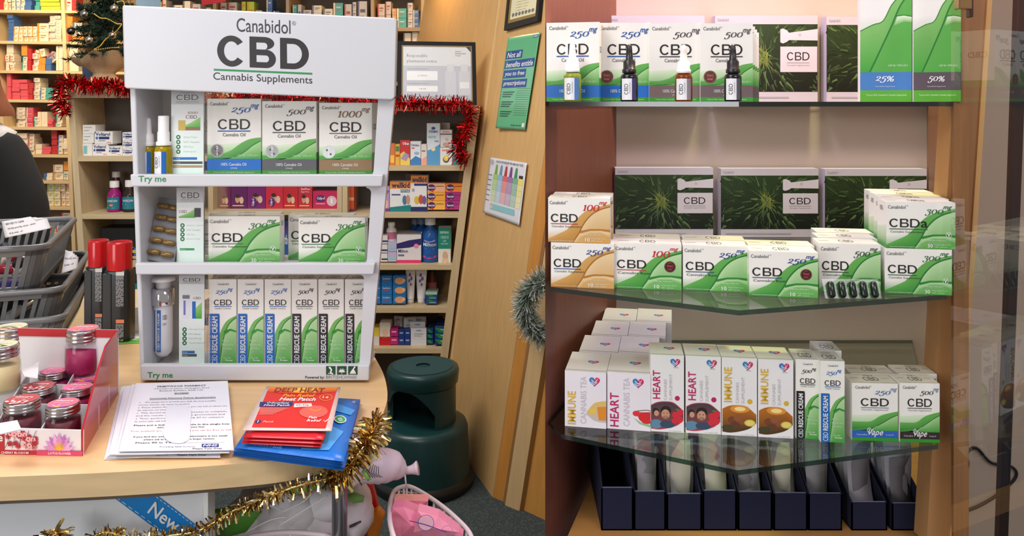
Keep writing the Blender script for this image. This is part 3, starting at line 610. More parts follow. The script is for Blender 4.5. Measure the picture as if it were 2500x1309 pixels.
def dropper(name, label, x0, x1, yt, d, z, capc, glc, spray=False, lab=BLUE, group=None):
    cx = X((x0 + x1) / 2, d); r = (X(x1, d) - X(x0, d)) / 2; H = Z(yt, d) - z
    root = empty(name, (cx, d + r, z)); tag(root, label, 'bottle', group)
    b = MB(); b.lathe([(0, 0), (r * .9, 0), (r, r * .12), (r, H * .42), (r * .93, H * .465), (r * .55, H * .50), (r * .55, H * .54)], glc, 'liquid' if glc[0] > .03 else 'gloss', 24); b.build('bottle', root)
    b = MB()
    if spray: b.lathe([(r * .86, H * .50), (r * .86, H * .56), (r * .70, H * .57), (r * .70, H * .72), (r * .62, H * .74), (r * .62, H * .99), (r * .55, H), (0, H)], capc, 'plastic', 20)
    else: b.lathe([(r * .80, H * .50), (r * .82, H * .51), (r * .82, H * .565), (r * .70, H * .57), (r * .70, H * .70), (r * .44, H * .73), (r * .36, H * .88), (r * .30, H * .97), (r * .15, H), (0, H)], capc, 'plastic', 20)
    b.build('dropper_cap' if not spray else 'spray_cap', root)
    b = MB(); n = 10; a0, a1 = math.radians(205), math.radians(310)
    for k in range(n):
        p, q = a0 + (a1 - a0) * k / n, a0 + (a1 - a0) * (k + 1) / n; rr = r * 1.012
        c = K(236, 236, 240) if k < 7 else lab
        b.quad((rr * math.cos(p), rr * math.sin(p), H * .03), (rr * math.cos(q), rr * math.sin(q), H * .03), (rr * math.cos(q), rr * math.sin(q), H * .40), (rr * math.cos(p), rr * math.sin(p), H * .40), c, 'print')
    f = Face(b, 1, H * .37, lambda u, v, l: (r * 1.03 * math.cos(a0 + (a1 - a0) * u), r * 1.03 * math.sin(a0 + (a1 - a0) * u), H * (.03 + .37 * (1 - v))))
    f.txt('CBD', .22, .25, .46, .75, BLACK, 1, .02, rot=1); f.txt('Canabidol', .52, .2, .6, .7, K(120, 120, 130), 1, 0, rot=1, res=1)
    b.build('label', root)
    return root
for (x0, x1, yt, d, cc, gc, lb, txt) in ((1377, 1421, 103, 1.092, K(240, 238, 240), K(170, 180, 70), K(80, 130, 200), 'white-capped dropper bottle of pale yellow oil'), (1518, 1561, 107, 1.062, K(18, 16, 18), K(20, 16, 18), K(60, 60, 110), 'black dropper bottle before the blue-banded carton'),
                                         (1652, 1695, 108, 1.028, K(240, 232, 228), K(150, 70, 20), K(150, 140, 150), 'white-capped amber dropper bottle'), (1774, 1816, 107, 1.00, K(18, 16, 18), K(20, 16, 18), K(90, 90, 100), 'black dropper bottle before the brown-banded carton')):
    dropper('dropper_bottle', txt + ' on the top glass shelf', x0, x1, yt, d, zT, cc, gc, False, lb, 'dropper bottles on the top glass shelf')
for (x0, x1, num, band, nc, pct, txt) in ((2100, 2226, '250', K(70, 125, 190), K(95, 110, 160), '25%', 'tall green carton with blue 25% band on the top shelf'), (2230, 2346, '500', K(92, 78, 88), K(90, 84, 100), '50%', 'tall green carton with brown 50% band beside the glass door')):
    W, H, loc = at_shelf(x0, x1, -118, 248, None, 1.13 if num == '250' else 1.10, math.radians(19)); loc.z = zT
    make('tall_carton', tall_oil(W, H, .045, num, band, nc, pct), txt, 'carton', loc, math.radians(19), 'tall cartons on the top shelf')
# --- middle shelf: capsule cartons
R1, B1, G1, S1 = K(205, 40, 50), K(40, 70, 140), K(40, 110, 60), K(50, 80, 60)
def capbox(x0, x1, yt, yb, z, T, n, label, behind, yaw=YA, **kw):
    W, H, loc = at_shelf(x0, x1, yt, yb, z, None, yaw)
    o = make('capsule_carton', caps(W, H, T, **kw), label, 'carton', loc, yaw, 'capsule cartons on the middle shelf')
    ra = max(yaw, math.atan(((x0 + x1) / 2 - CX) / F) - math.radians(4))
    for k in range(n): dup(o, back(loc, ra, (T + .0008) * (k + 1) * math.cos(yaw) / math.cos(ra) * 1.02, R.uniform(-.001, .002)), None, behind[k])
    return W, H, loc
capbox(1345, 1499, 592, 700, zM, .042, 1, 'amber 250 capsule carton standing directly on the middle shelf', ('amber carton hidden behind the lower amber 250 carton',), num='250', ncol=B1, pal='a', cnt='10', vee=False)
W, H, loc = at_shelf(1345, 1499, 592, 700, zM, None, YA)
o = make('capsule_carton', caps(W * .985, H * 1.0, .036, num='100', ncol=R1, pal='a', cnt='10', vee=False), 'amber 100 capsule carton stacked on the amber 250 carton, front one', 'carton', back(loc, YA, 0.002, -.004, H + .0005), YA, 'capsule cartons on the middle shelf')
dup(o, back(loc, YA, .0395, -.002, H + .0005), None, 'amber 100 capsule carton stacked just behind the front amber one')
capbox(1499, 1664, 594, 703, zM, .044, 1, 'green capsule carton with red 100 and a black seal', ('green carton behind the red 100 carton',), num='100', ncol=R1, cnt='10', sealst='red', sub='Cannabis Raw')
capbox(1667, 1826, 599, 708, zM, .044, 1, 'green capsule carton with blue 250 and no seal', ('green carton behind the sealless blue 250 carton',), num='250', ncol=B1, cnt='10', vee=False, sub='Cannabis Raw')
capbox(1829, 1997, 613, 722, zM, .044, 1, 'green capsule carton with blue 250 and a black seal, nearest the shelf point', ('green carton behind the sealed blue 250 carton',), num='250', ncol=B1, cnt='10', sealst='red', sub='Cannabis Raw')
capbox(2000, 2150, 594, 712, zM, .044, 2, 'green capsule carton with grey 500 behind a blister strip', ('green carton just behind the grey 500 carton', 'rearmost green carton behind the grey 500 carton'), num='500', ncol=S1, cnt='10', vee=False, sub='Cannabis Supp')
W, H, loc = capbox(2160, 2324, 606, 716, zM, .046, 2, 'green 300 capsule carton at the door end of the middle shelf', ('green carton just behind the lower green 300 carton', 'rearmost green carton behind the lower green 300 carton'), num='300', ncol=G1, cnt='30')
o = make('capsule_carton', caps(W * 1.03, H * 1.02, .04, num='300', ncol=G1, cnt='30', word='CBDa'), 'green 300 capsule carton reading CBDa, stacked on another', 'carton', back(loc, YA, .001, .002, H + .0005), YA, 'capsule cartons on the middle shelf')
for k in range(3): dup(o, back(loc, math.radians(17.5), .0425 * (k + 1), .002 - .002 * k, H + .0005), None, ('second', 'third', 'rearmost')[k] + ' carton of the upper row behind the carton reading CBDa')
# blister strip
d = DP(727, zM); root = empty('blister_strip', (X(2012, d), d - .004, zM)); tag(root, 'clear blister strip of five dark capsules leaning on the grey 500 carton', 'blister pack')
Ws = X(2150, d) - X(2012, d); Hs = .022
b = MB(); b.add([(0, 0, 0), (Ws, 0, 0), (Ws, .012, Hs), (0, .012, Hs)], [(0, 1, 2, 3)], K(160, 190, 160), 'film'); b.box(0, Ws, .0125, .0132, .0, Hs * .98, K(120, 150, 120), 'film'); b.build('foil_sheet', root)
for k in range(5):
    b = MB(); u = Ws * (.12 + .19 * k); b.M = Matrix.Translation((u, .003, .0105)) @ Matrix.Rotation(math.radians(-25), 4, 'X')
    b.lathe([(0, -.0105), (.003, -.0098), (.0045, -.0075), (.0045, .0075), (.003, .0098), (0, .0105)], K(22, 34, 24), 'gloss', 12); b.build('capsule', root)
# --- lowest shelf
YT = math.radians(11)
for kind, x0, x1, yt, yb in (('IMMUNE', 1379, 1480, 905, 1040), ('HEART', 1482, 1588, 908, 1046)):
    W, H, loc = at_shelf(x0, x1, yt, yb, zL, None, YT)
    o = make('tea_carton', tea(W, H, .088, kind), ('tea carton with yellow lettering at the wooden side, front of its row' if kind == 'IMMUNE' else 'tea carton with red lettering, front of its row'), 'carton', loc, YT, 'tea cartons on the lowest glass shelf', 'printed_picture')
    sl = math.radians(17)
    for k in range(3): dup(o, back(loc, sl, .0905 * (k + 1)), None, ('second', 'third', 'rearmost')[k] + (' tea carton of the row along the wooden side' if kind == 'IMMUNE' else ' tea carton of the row behind the red-lettered one'))
for kind, x0, x1, yt, yb, txt in (('HEART', 1588, 1670, 866, 1053, 'supplement carton with red heart lettering, beside the tea cartons'), ('HEART', 1674, 1760, 869, 1057, 'supplement carton with red heart lettering, beside a yellow-lettered carton'),
                             ('IMMUNE', 1762, 1848, 873, 1062, 'supplement carton with yellow lettering, beside a red-lettered carton'), ('IMMUNE', 1851, 1937, 877, 1067, 'supplement carton with yellow lettering, beside the cream cartons')):
    W, H, loc = at_shelf(x0, x1, yt, yb, zL, None, YA * .8)
    make('supplement_carton', supplement(W, H, .058, kind), txt, 'carton', loc, YA * .8, 'supplement cartons on the lowest shelf', 'printed_picture')
W, H, loc = at_shelf(1943, 2000, 877, 1070, zL, None, YA * .8); make('cream_carton', rescue(W, H, .048, '500', K(35, 32, 36)), 'slim black-barred cream carton on the lowest glass shelf', 'carton', loc, YA * .8, 'cream cartons in the cabinet')
W, H, loc = at_shelf(2003, 2062, 881, 1079, zL, None, YA * .6); o = make('cream_carton', rescue(W, H, .045, '250', BLUE), 'slim blue-barred cream carton on the lowest glass shelf, front one', 'carton', loc, YA * .6, 'cream cartons in the cabinet')
dup(o, back(loc, math.radians(15), .048, .002), None, 'slim cream carton just behind the blue-barred one on the lowest shelf')
for num, x0, x1, yb, band, txt in (('250', 2080, 2192, 1075, K(45, 100, 190), 'squat vape carton with blue band'), ('500', 2197, 2294, 1079, K(52, 40, 40), 'squat vape carton with brown band beside the glass door')):
    W, H, loc = at_shelf(x0, x1, 935, yb, zL, None, YA * .4)
    o = make('vape_carton', vape(W, H, .037, num, band), txt + ', front one', 'carton', loc, YA * .4, 'vape cartons on the lowest shelf')
    dup(o, back(loc, math.radians(20 if num == '250' else 23), .0415), None, txt.replace('squat vape carton', 'vape carton standing behind the one') )
# --- file boxes with leaflets on the cabinet floor
NAVY = K(15, 17, 50); rr = random.Random(3)
files = [(1468, 1546, 1193, 0, 'the empty one at the wooden side'), (1548, 1625, 1202, 5, 'second from the wooden side'), (1628, 1713, 1208, 6, 'third from the wooden side'), (1716, 1798, 1200, 5, 'fourth from the wooden side'), (1802, 1885, 1203, 4, 'fifth from the wooden side'),
         (1889, 1971, 1206, 6, 'sixth from the wooden side'), (1974, 2056, 1207, 6, 'seventh from the wooden side'), (2079, 2166, 1228, 5, 'second from the glass door end'), (2178, 2262, 1231, 7, 'last at the glass door end')]
for x0, x1, yt, ns, tail in files:
    d = 1.165; xa, xb = X(x0, d), X(x1, d); w_ = xb - xa; h = Z(yt, d) - zB; root = empty('magazine_file', (xa, d, zB)); dep = .20; hb = h * 1.9
    tag(root, 'navy blue magazine file under the glass, ' + tail, 'file box', 'navy magazine files on the cabinet floor')
    b = MB(); b.box(0, w_, 0, .002, 0, h, NAVY, 'matte'); b.build('front_wall', root)
    b = MB()
    for sx in (0, w_ - .002): b.add([(sx + q, y, z) for q in (0, .002) for y, z in ((0, 0), (dep, 0), (dep, hb), (dep * .4, hb), (0, h))], [(0, 1, 2, 3, 4), (9, 8, 7, 6, 5)] + [(i, i + 5, (i + 1) % 5 + 5, (i + 1) % 5) for i in range(5)], NAVY, 'matte')
    b.box(0, w_, dep - .002, dep, 0, hb, NAVY, 'matte'); b.box(0, w_, 0, dep, 0, .002, NAVY, 'matte'); b.build('file_body', root)
    b = MB(); b.box(.002, w_ - .002, .0021, .004, h - .0015, h + .0008, K(120, 120, 150), 'paper'); b.build('front_rim', root)
    if ns:
        lr = empty('leaflet_bundle', (xa, d, zB + .003)); tag(lr, 'bundle of pale folded leaflets standing in the navy file ' + tail, 'leaflets', 'leaflets in the magazine files')
        top = h + rr.uniform(.055, .085)
        for k in range(ns * 2):
            y0 = .012 + .012 * k * .7; lean = rr.uniform(-.004, .006); bend = rr.uniform(.0, .02); u0 = rr.uniform(.004, w_ * .25); u1 = rr.uniform(w_ * .7, w_ - .004); hh = top * rr.uniform(.82, 1.05)
            b = MB(); vs = []
            for i in range(7):
                t = i / 6; o_ = lean * t * t; yy = y0 + bend * math.sin(t * 2.5) + .02 * t * t
                vs += [(u0 + o_, yy, hh * t), (u1 + o_ * 1.1, yy + .012 * math.sin(t * 3 + k), hh * t + (.004 if i == 6 else 0))]
            c = mixc(K(170, 164, 172), K(96, 90, 96), rr.random())
            if rr.random() < .2: c = K(222, 214, 196)
            b.add(vs, [(2 * i, 2 * i + 1, 2 * i + 3, 2 * i + 2) for i in range(6)], c, 'paper', True); o = b.build('leaflet', lr)
            sm = o.modifiers.new('thick', 'SOLIDIFY'); sm.thickness = .0006
# ================================================================ the shop: floor, wall, counter
b = MB(); b.box(-4.6, 2.6, -1.0, 6.6, -.03, 0, K(70, 86, 88), 'carpet'); tag(b.build('floor'), kind='structure')
PINE, PINE_D = K(214, 184, 136), K(186, 152, 104)
LEAN = .15
def wp(d, z, off=0.0): return Vector((-.0762 - .363 * (d - 3.174) + LEAN * z - off, d, z))    # the panelled wall runs away from the camera and leans a little
def wpx(x, y, off=0.0):                                                                # pixel -> point on that wall
    k, m = (x - CX) / F, (y - HY) / F
    d = (-.0762 + .363 * 3.174 + LEAN * ZC - off) / (k + .363 + LEAN * m)
    return wp(d, ZC - m * d, off)
b = MB(); q = [wp(3.174, 0), wp(6.4, 0), wp(6.4, 2.8), wp(3.174, 2.8)]
b.add(q + [p + Vector((.06, 0, 0)) for p in q], [(0, 1, 2, 3), (7, 6, 5, 4), (0, 4, 5, 1), (3, 2, 6, 7), (0, 3, 7, 4)], K(212, 170, 112), 'woodv'); tag(b.build('wall_panelled'), kind='structure')
def post(xb0, xb1, yb0, yb1, slope, col, name, lab=None, thick=.04, mt='woodv'):      # upright by its two foot pixels on the floor
    a, c = G(xb0, yb0, 0), G(xb1, yb1, 0); b = MB(); h = 2.75; n = Vector((.02, thick, 0)); L = Vector((slope * h, 0, h))
    v = [a, c, c + n, a + n]; v += [p + L for p in v]
    b.add(v, [(0, 1, 5, 4), (1, 2, 6, 5), (2, 3, 7, 6), (3, 0, 4, 7), (4, 5, 6, 7), (3, 2, 1, 0)], col, mt); return b.build(name)
tag(post(1202, 1229, 1213, 1225, .150, K(206, 140, 62), 'trim_3'), kind='structure')
tag(post(1228, 1234, 1225, 1232, .152, K(150, 108, 66), 'trim_4'), kind='structure')
tag(post(1233, 1268, 1234, 1248, .155, K(216, 182, 132), 'trim_5', thick=.03), kind='structure')
tag(post(1268, 1279, 1248, 1246, .157, K(160, 116, 62), 'trim_6', thick=.02), kind='structure')
tag(post(1279, 1420, 1246, 1312, .160, K(208, 148, 74), 'door_1'), kind='structure')
b = MB(); b.prism([(.245, 2.88), (.83, 2.0), (.86, 2.02), (.275, 2.9)], 0, 2.8, K(200, 168, 122), 'woodv'); tag(b.build('wall_side'), kind='structure')
# rear wall behind the dispensary shelving
b = MB(); b.box(-4.6, -.4, 6.45, 6.5, 0, 2.8, K(170, 150, 120), 'paint'); tag(b.build('wall_back'), kind='structure')

zC = 1.11
edge_px = [(-1300, 1205), (-600, 1190), (-140, 1172), (0, 1165), (180, 1158), (340, 1150), (500, 1139), (650, 1126), (740, 1112), (820, 1090), (880, 1066), (915, 1045), (935, 1010), (946, 968), (940, 925), (925, 890), (900, 852), (860, 815), (800, 795), (340, 795), (205, 800), (200, 880), (-140, 905), (-1300, 945)]
pts = [(lambda p: (p.x, p.y))(G(x, y, zC)) for x, y in edge_px]
sm = [tuple(p) for p in smooth_path(pts[:18], False, 4)] + pts[18:]
root = empty('counter', (-.6, 1.15, 0)); tag(root, 'pale wood shop counter with a rounded end and thick edge', 'counter')
b = MB(); b.prism(sm, zC - .027, zC, K(228, 190, 138), 'woodtop', K(214, 186, 140), 'wood'); frame_local(b, (-.6, 1.15, 0)).build('worktop', root)
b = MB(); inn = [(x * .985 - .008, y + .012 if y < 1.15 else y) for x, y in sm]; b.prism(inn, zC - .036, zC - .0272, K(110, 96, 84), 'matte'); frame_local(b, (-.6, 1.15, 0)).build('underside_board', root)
b = MB(); b.box(-1.5, -.64, 1.06, 1.50, 0, zC - .036, K(205, 202, 198), 'matte'); frame_local(b, (-.6, 1.15, 0)).build('counter_body', root)
b = MB(); p = P(829, 1200, 1.02); b.lathe([(.0095, 0), (.0095, zC - .036)], K(150, 150, 156), 'metal', 20, (p.x, p.y, 0)); frame_local(b, (-.6, 1.15, 0)).build('metal_leg', root)
# lower back desk that carries the baskets
b = MB(); b.box(-1.75, -.78, 1.545, 2.2, .98, 1.028, K(206, 178, 132), 'wood'); b.box(-1.72, -.82, 1.60, 2.15, 0, .98, K(190, 165, 125), 'wood'); o = b.build('back_desk'); tag(o, 'low wooden desk behind the counter, under the grey baskets', 'desk')
# white panel with the blue ribbon under the counter
d = .985; x0, x1 = X(-60, d), X(508, d); W = x1 - x0; zt = zC - .036; zb = .72; H = zt - zb
root = empty('stand_panel', (x0, d, zb)); tag(root, 'white boxed panel with a blue diagonal ribbon, under the counter', 'sign panel')
b = MB(); b.box(0, W, 0, .02, 0, H, K(226, 228, 232), 'gloss'); b.build('panel', root, bevel=.001)
b = MB(); b.box(W - .004, W + .001, -.003, .02, 0, H, K(240, 240, 238), 'plastic'); b.build('edge_strip', root)
b = MB(); n1 = (lambda x, y: (X(x, d) - x0, -.0004, Z(y, d) - zb)); rib = [n1(262, 1205), n1(378, 1205), n1(486, 1290), n1(520, 1318), n1(520, 1400), n1(408, 1318)]
b.poly([n1(258, 1200), n1(372, 1200), n1(500, 1297), n1(500, 1380)], K(0, 128, 205)); b.build('ribbon', root)
b = MB()
for a_, c_ in (((268, 1203), (500, 1372)), ((364, 1200), (500, 1303))):
    N = 30
    for k in range(N):
        if k % 2: continue
        t0, t1 = k / N, (k + 1.2) / N; A = [a_[i] + (c_[i] - a_[i]) * t0 for i in (0, 1)]; B = [a_[i] + (c_[i] - a_[i]) * t1 for i in (0, 1)]
        p, q = Vector(n1(*A)), Vector(n1(*B)); w_ = Vector((0, 0, .0009)); b.add([p + Vector((0, -.0003, 0)), q + Vector((0, -.0003, 0)), q + w_ + Vector((0, -.0003, 0)), p + w_ + Vector((0, -.0003, 0))], [(0, 1, 2, 3)], WHITE, 'print')
b.build('stitching', root)
b = MB(); ang = math.atan2(-80, 105); c0 = n1(403, 1262); ca, sa = math.cos(math.radians(-37)), math.sin(math.radians(-37)); w_, h = .041, .0165
for v2, f2, _ in (tmesh('New', .015),): b.add([(c0[0] + (u - .5) * w_ * ca - (v - .5) * h * sa, -.0012, c0[2] + (u - .5) * w_ * sa + (v - .5) * h * ca) for u, v in v2], f2, WHITE, 'print')
b.build('lettering', root)

# ================================================================ countertop display stand
d0 = 1.235; WHT = K(207, 209, 214); root = empty('display_stand', (X(640, d0), d0, zC)); tag(root, 'white plastic countertop display stand with three shelves and a printed header', 'display stand')
O = (X(640, d0), d0, zC)
def dpart(b, name, bevel=0, parent=None):
    b.v = [(x, y, max(z, zC + .0004)) for x, y, z in b.v]
    return frame_local(b, O).build(name, parent or root, bevel=bevel)
b = MB(); b.slab([(299, 14), (304, 13), (964, 44), (969, 49), (964, 238), (957, 244), (308, 216), (304, 211)], d0 - .012, .125, WHT, 'plastic', back=[(303, 18), (306, 17), (968, 46), (972, 50), (967, 236), (960, 241), (312, 214), (308, 210)]); hdr = dpart(b, 'header_board', .0025)
b = MB(); N1 = lambda u, v, l: tuple(P(300 + u * 668 + (v * 2), 14 + u * 30 + v * (203 - 3 * u), d0 - .0121 - l * .00012))
f = Face(b, .41, .125, N1)
f.txt('Canabidol', .415, .085, .612, .252, K(58, 56, 60), 1, .004, res=6); f.ring(.625, .12, .003, .0006, K(80, 80, 80), 1, 14); f.txh('R', .625, .12, .022, K(80, 80, 80), 1)
f.txt('CBD', .343, .302, .678, .678, K(40, 34, 36), 1, .024, res=6); f.rect(.330, .712, .690, .735, K(38, 140, 80), 1)
f.txt('Cannabis Supplements', .328, .755, .690, .872, K(48, 46, 50), 1, .004, res=6); dpart(b, 'header_lettering', 0, hdr)
# uprights
b = MB(); b.slab([(316, 214), (331, 214), (352, 926), (342, 930)], d0, .105, WHT, 'plastic'); dpart(b, 'side_panel', .002)
def rnd(x0, y0, x1, y1, r, n=4):   # window corners on the open side, pixel arc
    return [(x1 - r + r * math.sin(a), y0 + r - r * math.cos(a)) for a in [math.pi / 2 * k / n for k in range(n + 1)]], [(x1 - r + r * math.cos(a), y1 - r + r * math.sin(a)) for a in [math.pi / 2 * k / n for k in range(n + 1)]]
b = MB(); out = [(963, 240)]
a1, c1 = rnd(500, 233, 923, 428, 12); a2, c2 = rnd(500, 459, 906, 644, 12); a3, c3 = rnd(500, 670, 889, 893, 12)
seq = [(963, 238), (900, 926), (870, 926), (870, 893)] + [(x - 13 if False else x, y) for x, y in reversed([(x - 12, y) for x, y in c3])] 
# right-hand frame column: outer edge straight, inner edge with the three rounded window ends
inner = []
for A, Cc, sh in ((a1, c1, -12), (a2, c2, -11), (a3, c3, -12)):
    inner += A + [(x + sh * 0.9, y) for x, y in Cc]
b.slab([(905, 240)] + inner + [(862, 900), (868, 928), (900, 926), (963, 240)], d0 - .001, .012, WHT, 'plastic'); dpart(b, 'frame_column')
b = MB(); b.slab([(950, 240), (963, 240), (900, 926), (889, 926)], d0 + .0115, .093, WHT, 'plastic', back=[(954, 240), (966, 240), (904, 920), (892, 920)]); dpart(b, 'side_panel')
# shelves with their front lips
zs = {}
for nm, yt, yb, xl0, xl1, xr0, xr1 in (('a', 426, 456, 317, 319, 936, 932), ('b', 643, 671, 329, 331, 916, 912), ('c', 892, 930, 342, 343, 902, 900)):
    b = MB(); b.slab([(xl0, yt), (xr0, yt), (xr1, yb), (xl1, yb)], d0 - .012, .012, WHT, 'plastic'); lip = dpart(b, 'shelf_lip', .002)
    zf = Z(yt, 1.268) if nm != 'c' else Z(yt, 1.268); zs[nm] = zf
    p, q = X(xl0 + 12, d0), X(xr0 - 14, d0)
    b = MB(); b.box(p, q, d0 - .001, d0 + .103, zf - .006, zf, WHT, 'plastic'); dpart(b, 'shelf')
    if nm in 'ac':
        b = MB(); f = Face(b, 1, 1, lambda u, v, l, yt=yt: tuple(P(u, v, d0 - .01215)))
        if nm == 'a': f.txt('Try me', 338, 429, 406, 449, K(40, 135, 75), 1, .02)
        else:
            f.txt('Try me', 360, 909, 422, 927, K(40, 135, 75), 1, .02)
            f.txt('Powered by:', 745, 918, 792, 927, K(40, 70, 60), 1, .03); f.txt('BRITISH', 796, 917, 834, 925, K(90, 96, 94), 1); f.txt('CANNABIS', 835, 917, 871, 925, K(110, 116, 114), 1)
        dpart(b, 'lip_lettering', 0, lip)
        if nm == 'c':
            b = MB()
            f = Face(b, 1, 1, lambda u, v, l: tuple(P(u, v, d0 - .0121 - l * .00015)))
            for k, xx in enumerate((796, 823, 850)):
                f.rect(xx, 894, xx + 23, 915, K(28, 76, 56), 1)
                if k == 0: f.line([(xx + 8, 897), (xx + 13, 903), (xx + 11, 910), (xx + 17, 913)], 3.5, WHITE, 2); f.poly([(xx + 6, 896), (xx + 12, 896), (xx + 9, 902)], WHITE, 2); f.rect(xx + 5, 911, xx + 17, 912.5, WHITE, 2)
                if k == 1:
                    for an in (-80, -50, -20, 20, 50, 80):
                        a_ = math.radians(an - 90); tip = (xx + 11.5 + 9.5 * math.cos(a_), 909 + 11 * math.sin(a_)); md = (xx + 11.5 + 5 * math.cos(a_), 909 + 5.5 * math.sin(a_)); px, py = -math.sin(a_) * 1.4, math.cos(a_) * 1.4
                        f.poly([(xx + 11.5, 909), (md[0] + px, md[1] + py), tip, (md[0] - px, md[1] - py)], WHITE, 2)
                    f.line([(xx + 11.5, 909), (xx + 11.5, 914)], 1, WHITE, 2, False)
                if k == 2: f.poly([(xx + 4, 911), (xx + 10, 902), (xx + 14, 902), (xx + 19, 911)], WHITE, 2); f.line([(xx + 12, 902), (xx + 17, 895)], 3, WHITE, 2, False); f.rect(xx + 4, 911.5, xx + 19, 913, WHITE, 2)
            dpart(b, 'logo_squares', 0, lip)
# tester niche: white back and clear divider
b = MB(); b.slab([(322, 210), (500, 218), (500, 925), (344, 925)], d0 + .094, .004, K(226, 224, 222), 'plastic', back=[(322, 210), (500, 218), (500, 925), (344, 925)]); dpart(b, 'niche_back')
b = MB(); x_ = X(497, d0); b.box(x_, x_ + .0025, d0 + .004, d0 + .098, zC + .02, Z(222, d0), K(230, 230, 230), 'acrylic'); dpart(b, 'clear_divider')
b = MB(); b.add([P(498, 222, d0 + .0125), P(925, 240, d0 + .0125), P(885, 905, d0 + .0125), P(498, 905, d0 + .0125)], [(3, 2, 1, 0)], WHITE, 'acrylic'); dpart(b, 'clear_front')
b = MB(); b.slab([(497, 222), (503, 222), (511, 892), (505, 892)], d0 + .002, .004, K(214, 214, 214), 'acrylic'); dpart(b, 'clear_edge')
# information cards
def infocard(x0, x1, yt, yb, tail, kind):
    d = d0 + .03; W = X(x1, d) - X(x0, d); H = Z(yt, d) - Z(yb, d)
    r = empty('information_card', (X(x0, d), d, Z(yb, d))); tag(r, 'narrow white information card in the stand, ' + tail, 'card', 'information cards in the display stand')
    b = MB(); b.box(0, W, 0, .0012, 0, H, K(226, 232, 232), 'card'); b.build('card', r)
    b = MB(); f = Face(b, W, H); top = {0: .17, 1: .20, 2: .10}[kind]
    f.rect(0, 0, 1, top, [K(200, 200, 202), K(168, 168, 170)], 1); f.strip([(0, .45), (1, .45)], [(0, 1), (1, 1)], K(228, 236, 234), K(216, 236, 226), 1, 2)
    f.txt('CBD', .16, top * .32, .84, top * .70, K(60, 58, 60), 2, .02, res=1); f.rect(.14, top * .78, .86, top * .80, K(110, 110, 110), 2); f.txt('Cannabis Supplements', .14, top * .83, .86, top * .95, K(110, 110, 110), 2, res=1)
    if kind == 0: f.txt('Canabidol', .28, top * .08, .72, top * .24, K(110, 110, 110), 2, res=1)
    v0 = .24 if kind == 0 else (.26 if kind == 1 else .20)
    if kind == 0: f.rect(.28, v0, .9, v0 + .24, K(232, 232, 230), 2); f.txt('CBD', .45, v0 + .06, .8, v0 + .10, K(50, 50, 50), 3, .02, res=1); f.num('1000', .5, v0 + .015, .82, v0 + .045, K(140, 110, 80)); f.strip([(.28, v0 + .2), (.6, v0 + .15), (.9, v0 + .08)], [(.28, v0 + .22), (.6, v0 + .22), (.9, v0 + .22)], GRN_L, GRN, 3, 2); f.rect(.28, v0 + .2, .9, v0 + .24, K(140, 110, 70), 4); f.rect(.22, v0 + .12, .44, v0 + .24, K(205, 175, 80), 5)
    elif kind == 1: f.rect(.08, v0, .70, v0 + .14, K(236, 236, 234), 2); f.strip([(.08, v0 + .12), (.4, v0 + .08), (.70, v0 + .02)], [(.08, v0 + .14), (.4, v0 + .14), (.70, v0 + .14)], GRN_L, GRN, 3, 2); f.txt('CBD', .1, v0 + .04, .38, v0 + .075, K(50, 50, 50), 4, .02, res=1); f.rect(.66, v0 + .01, .9, v0 + .13, K(60, 60, 64), 4)
    else: f.rect(.14, v0, .42, v0 + .28, K(225, 225, 232), 2); f.rect(.14, v0 + .02, .42, v0 + .06, K(120, 120, 126), 3); f.rect(.18, v0 + .08, .26, v0 + .24, K(110, 120, 190), 3); f.rect(.52, v0 + .02, .9, v0 + .28, K(232, 234, 232), 2); f.rect(.52, v0 + .09, .66, v0 + .28, BLUE, 3); f.strip([(.66, v0 + .16), (.9, v0 + .1)], [(.66, v0 + .28), (.9, v0 + .28)], GRN_L, GRN, 3, 2); f.txt('CBD', .56, v0 + .04, .86, v0 + .065, K(40, 40, 40), 4, .02, res=1)
    lines = {0: ('Great Taste', '100% Cannabis', 'THC Free', 'Sublingual'), 1: ('10mg per Capsule', '100% Cannabis', 'THC Free', 'Restore Daily'), 2: ('Clinically Proven', '100% Natural', 'Award Winning', 'Topical Application')}[kind]
    s0, st = {0: (.56, .058), 1: (.50, .06), 2: (.60, .05)}[kind]
    for k, tx in enumerate(lines):
        f.disc(.22, s0 + st * k, .0035, K(45, 120, 75), 2, 14); f.disc(.22, s0 + st * k, .0014, WHITE, 3, 8); f.txt(tx, .38, s0 + st * k - .010, .38 + .045 * len(tx) * .85, s0 + st * k + .010, K(140, 160, 150), 2, res=1)
    bars = {0: [(.80, .04, .80, BLUE), (.85, .04, .97, K(70, 70, 76)), (.895, .04, 1.0, K(170, 140, 105))], 1: [(.80, .10, .66, K(60, 150, 95))], 2: [(.835, .10, .62, K(50, 110, 180)), (.87, .10, .70, K(80, 82, 90))]}[kind]
    for v, u0, u1, c in bars: f.rect(u0 + .02, v, min(u1, .97), v + .03, c, 2); f.txt('Low' if c == BLUE else 'Medium', u0 + .05, v + .01, u0 + .24, v + .022, K(220, 230, 240), 3, res=1)
    b.build('printed_face', r)
infocard(418, 497, 220, 425, 'beside the yellow oil testers', 0)
infocard(431, 497, 458, 643, 'beside the capsule blister', 1)
infocard(437, 499, 672, 893, 'beside the cream pump', 2)
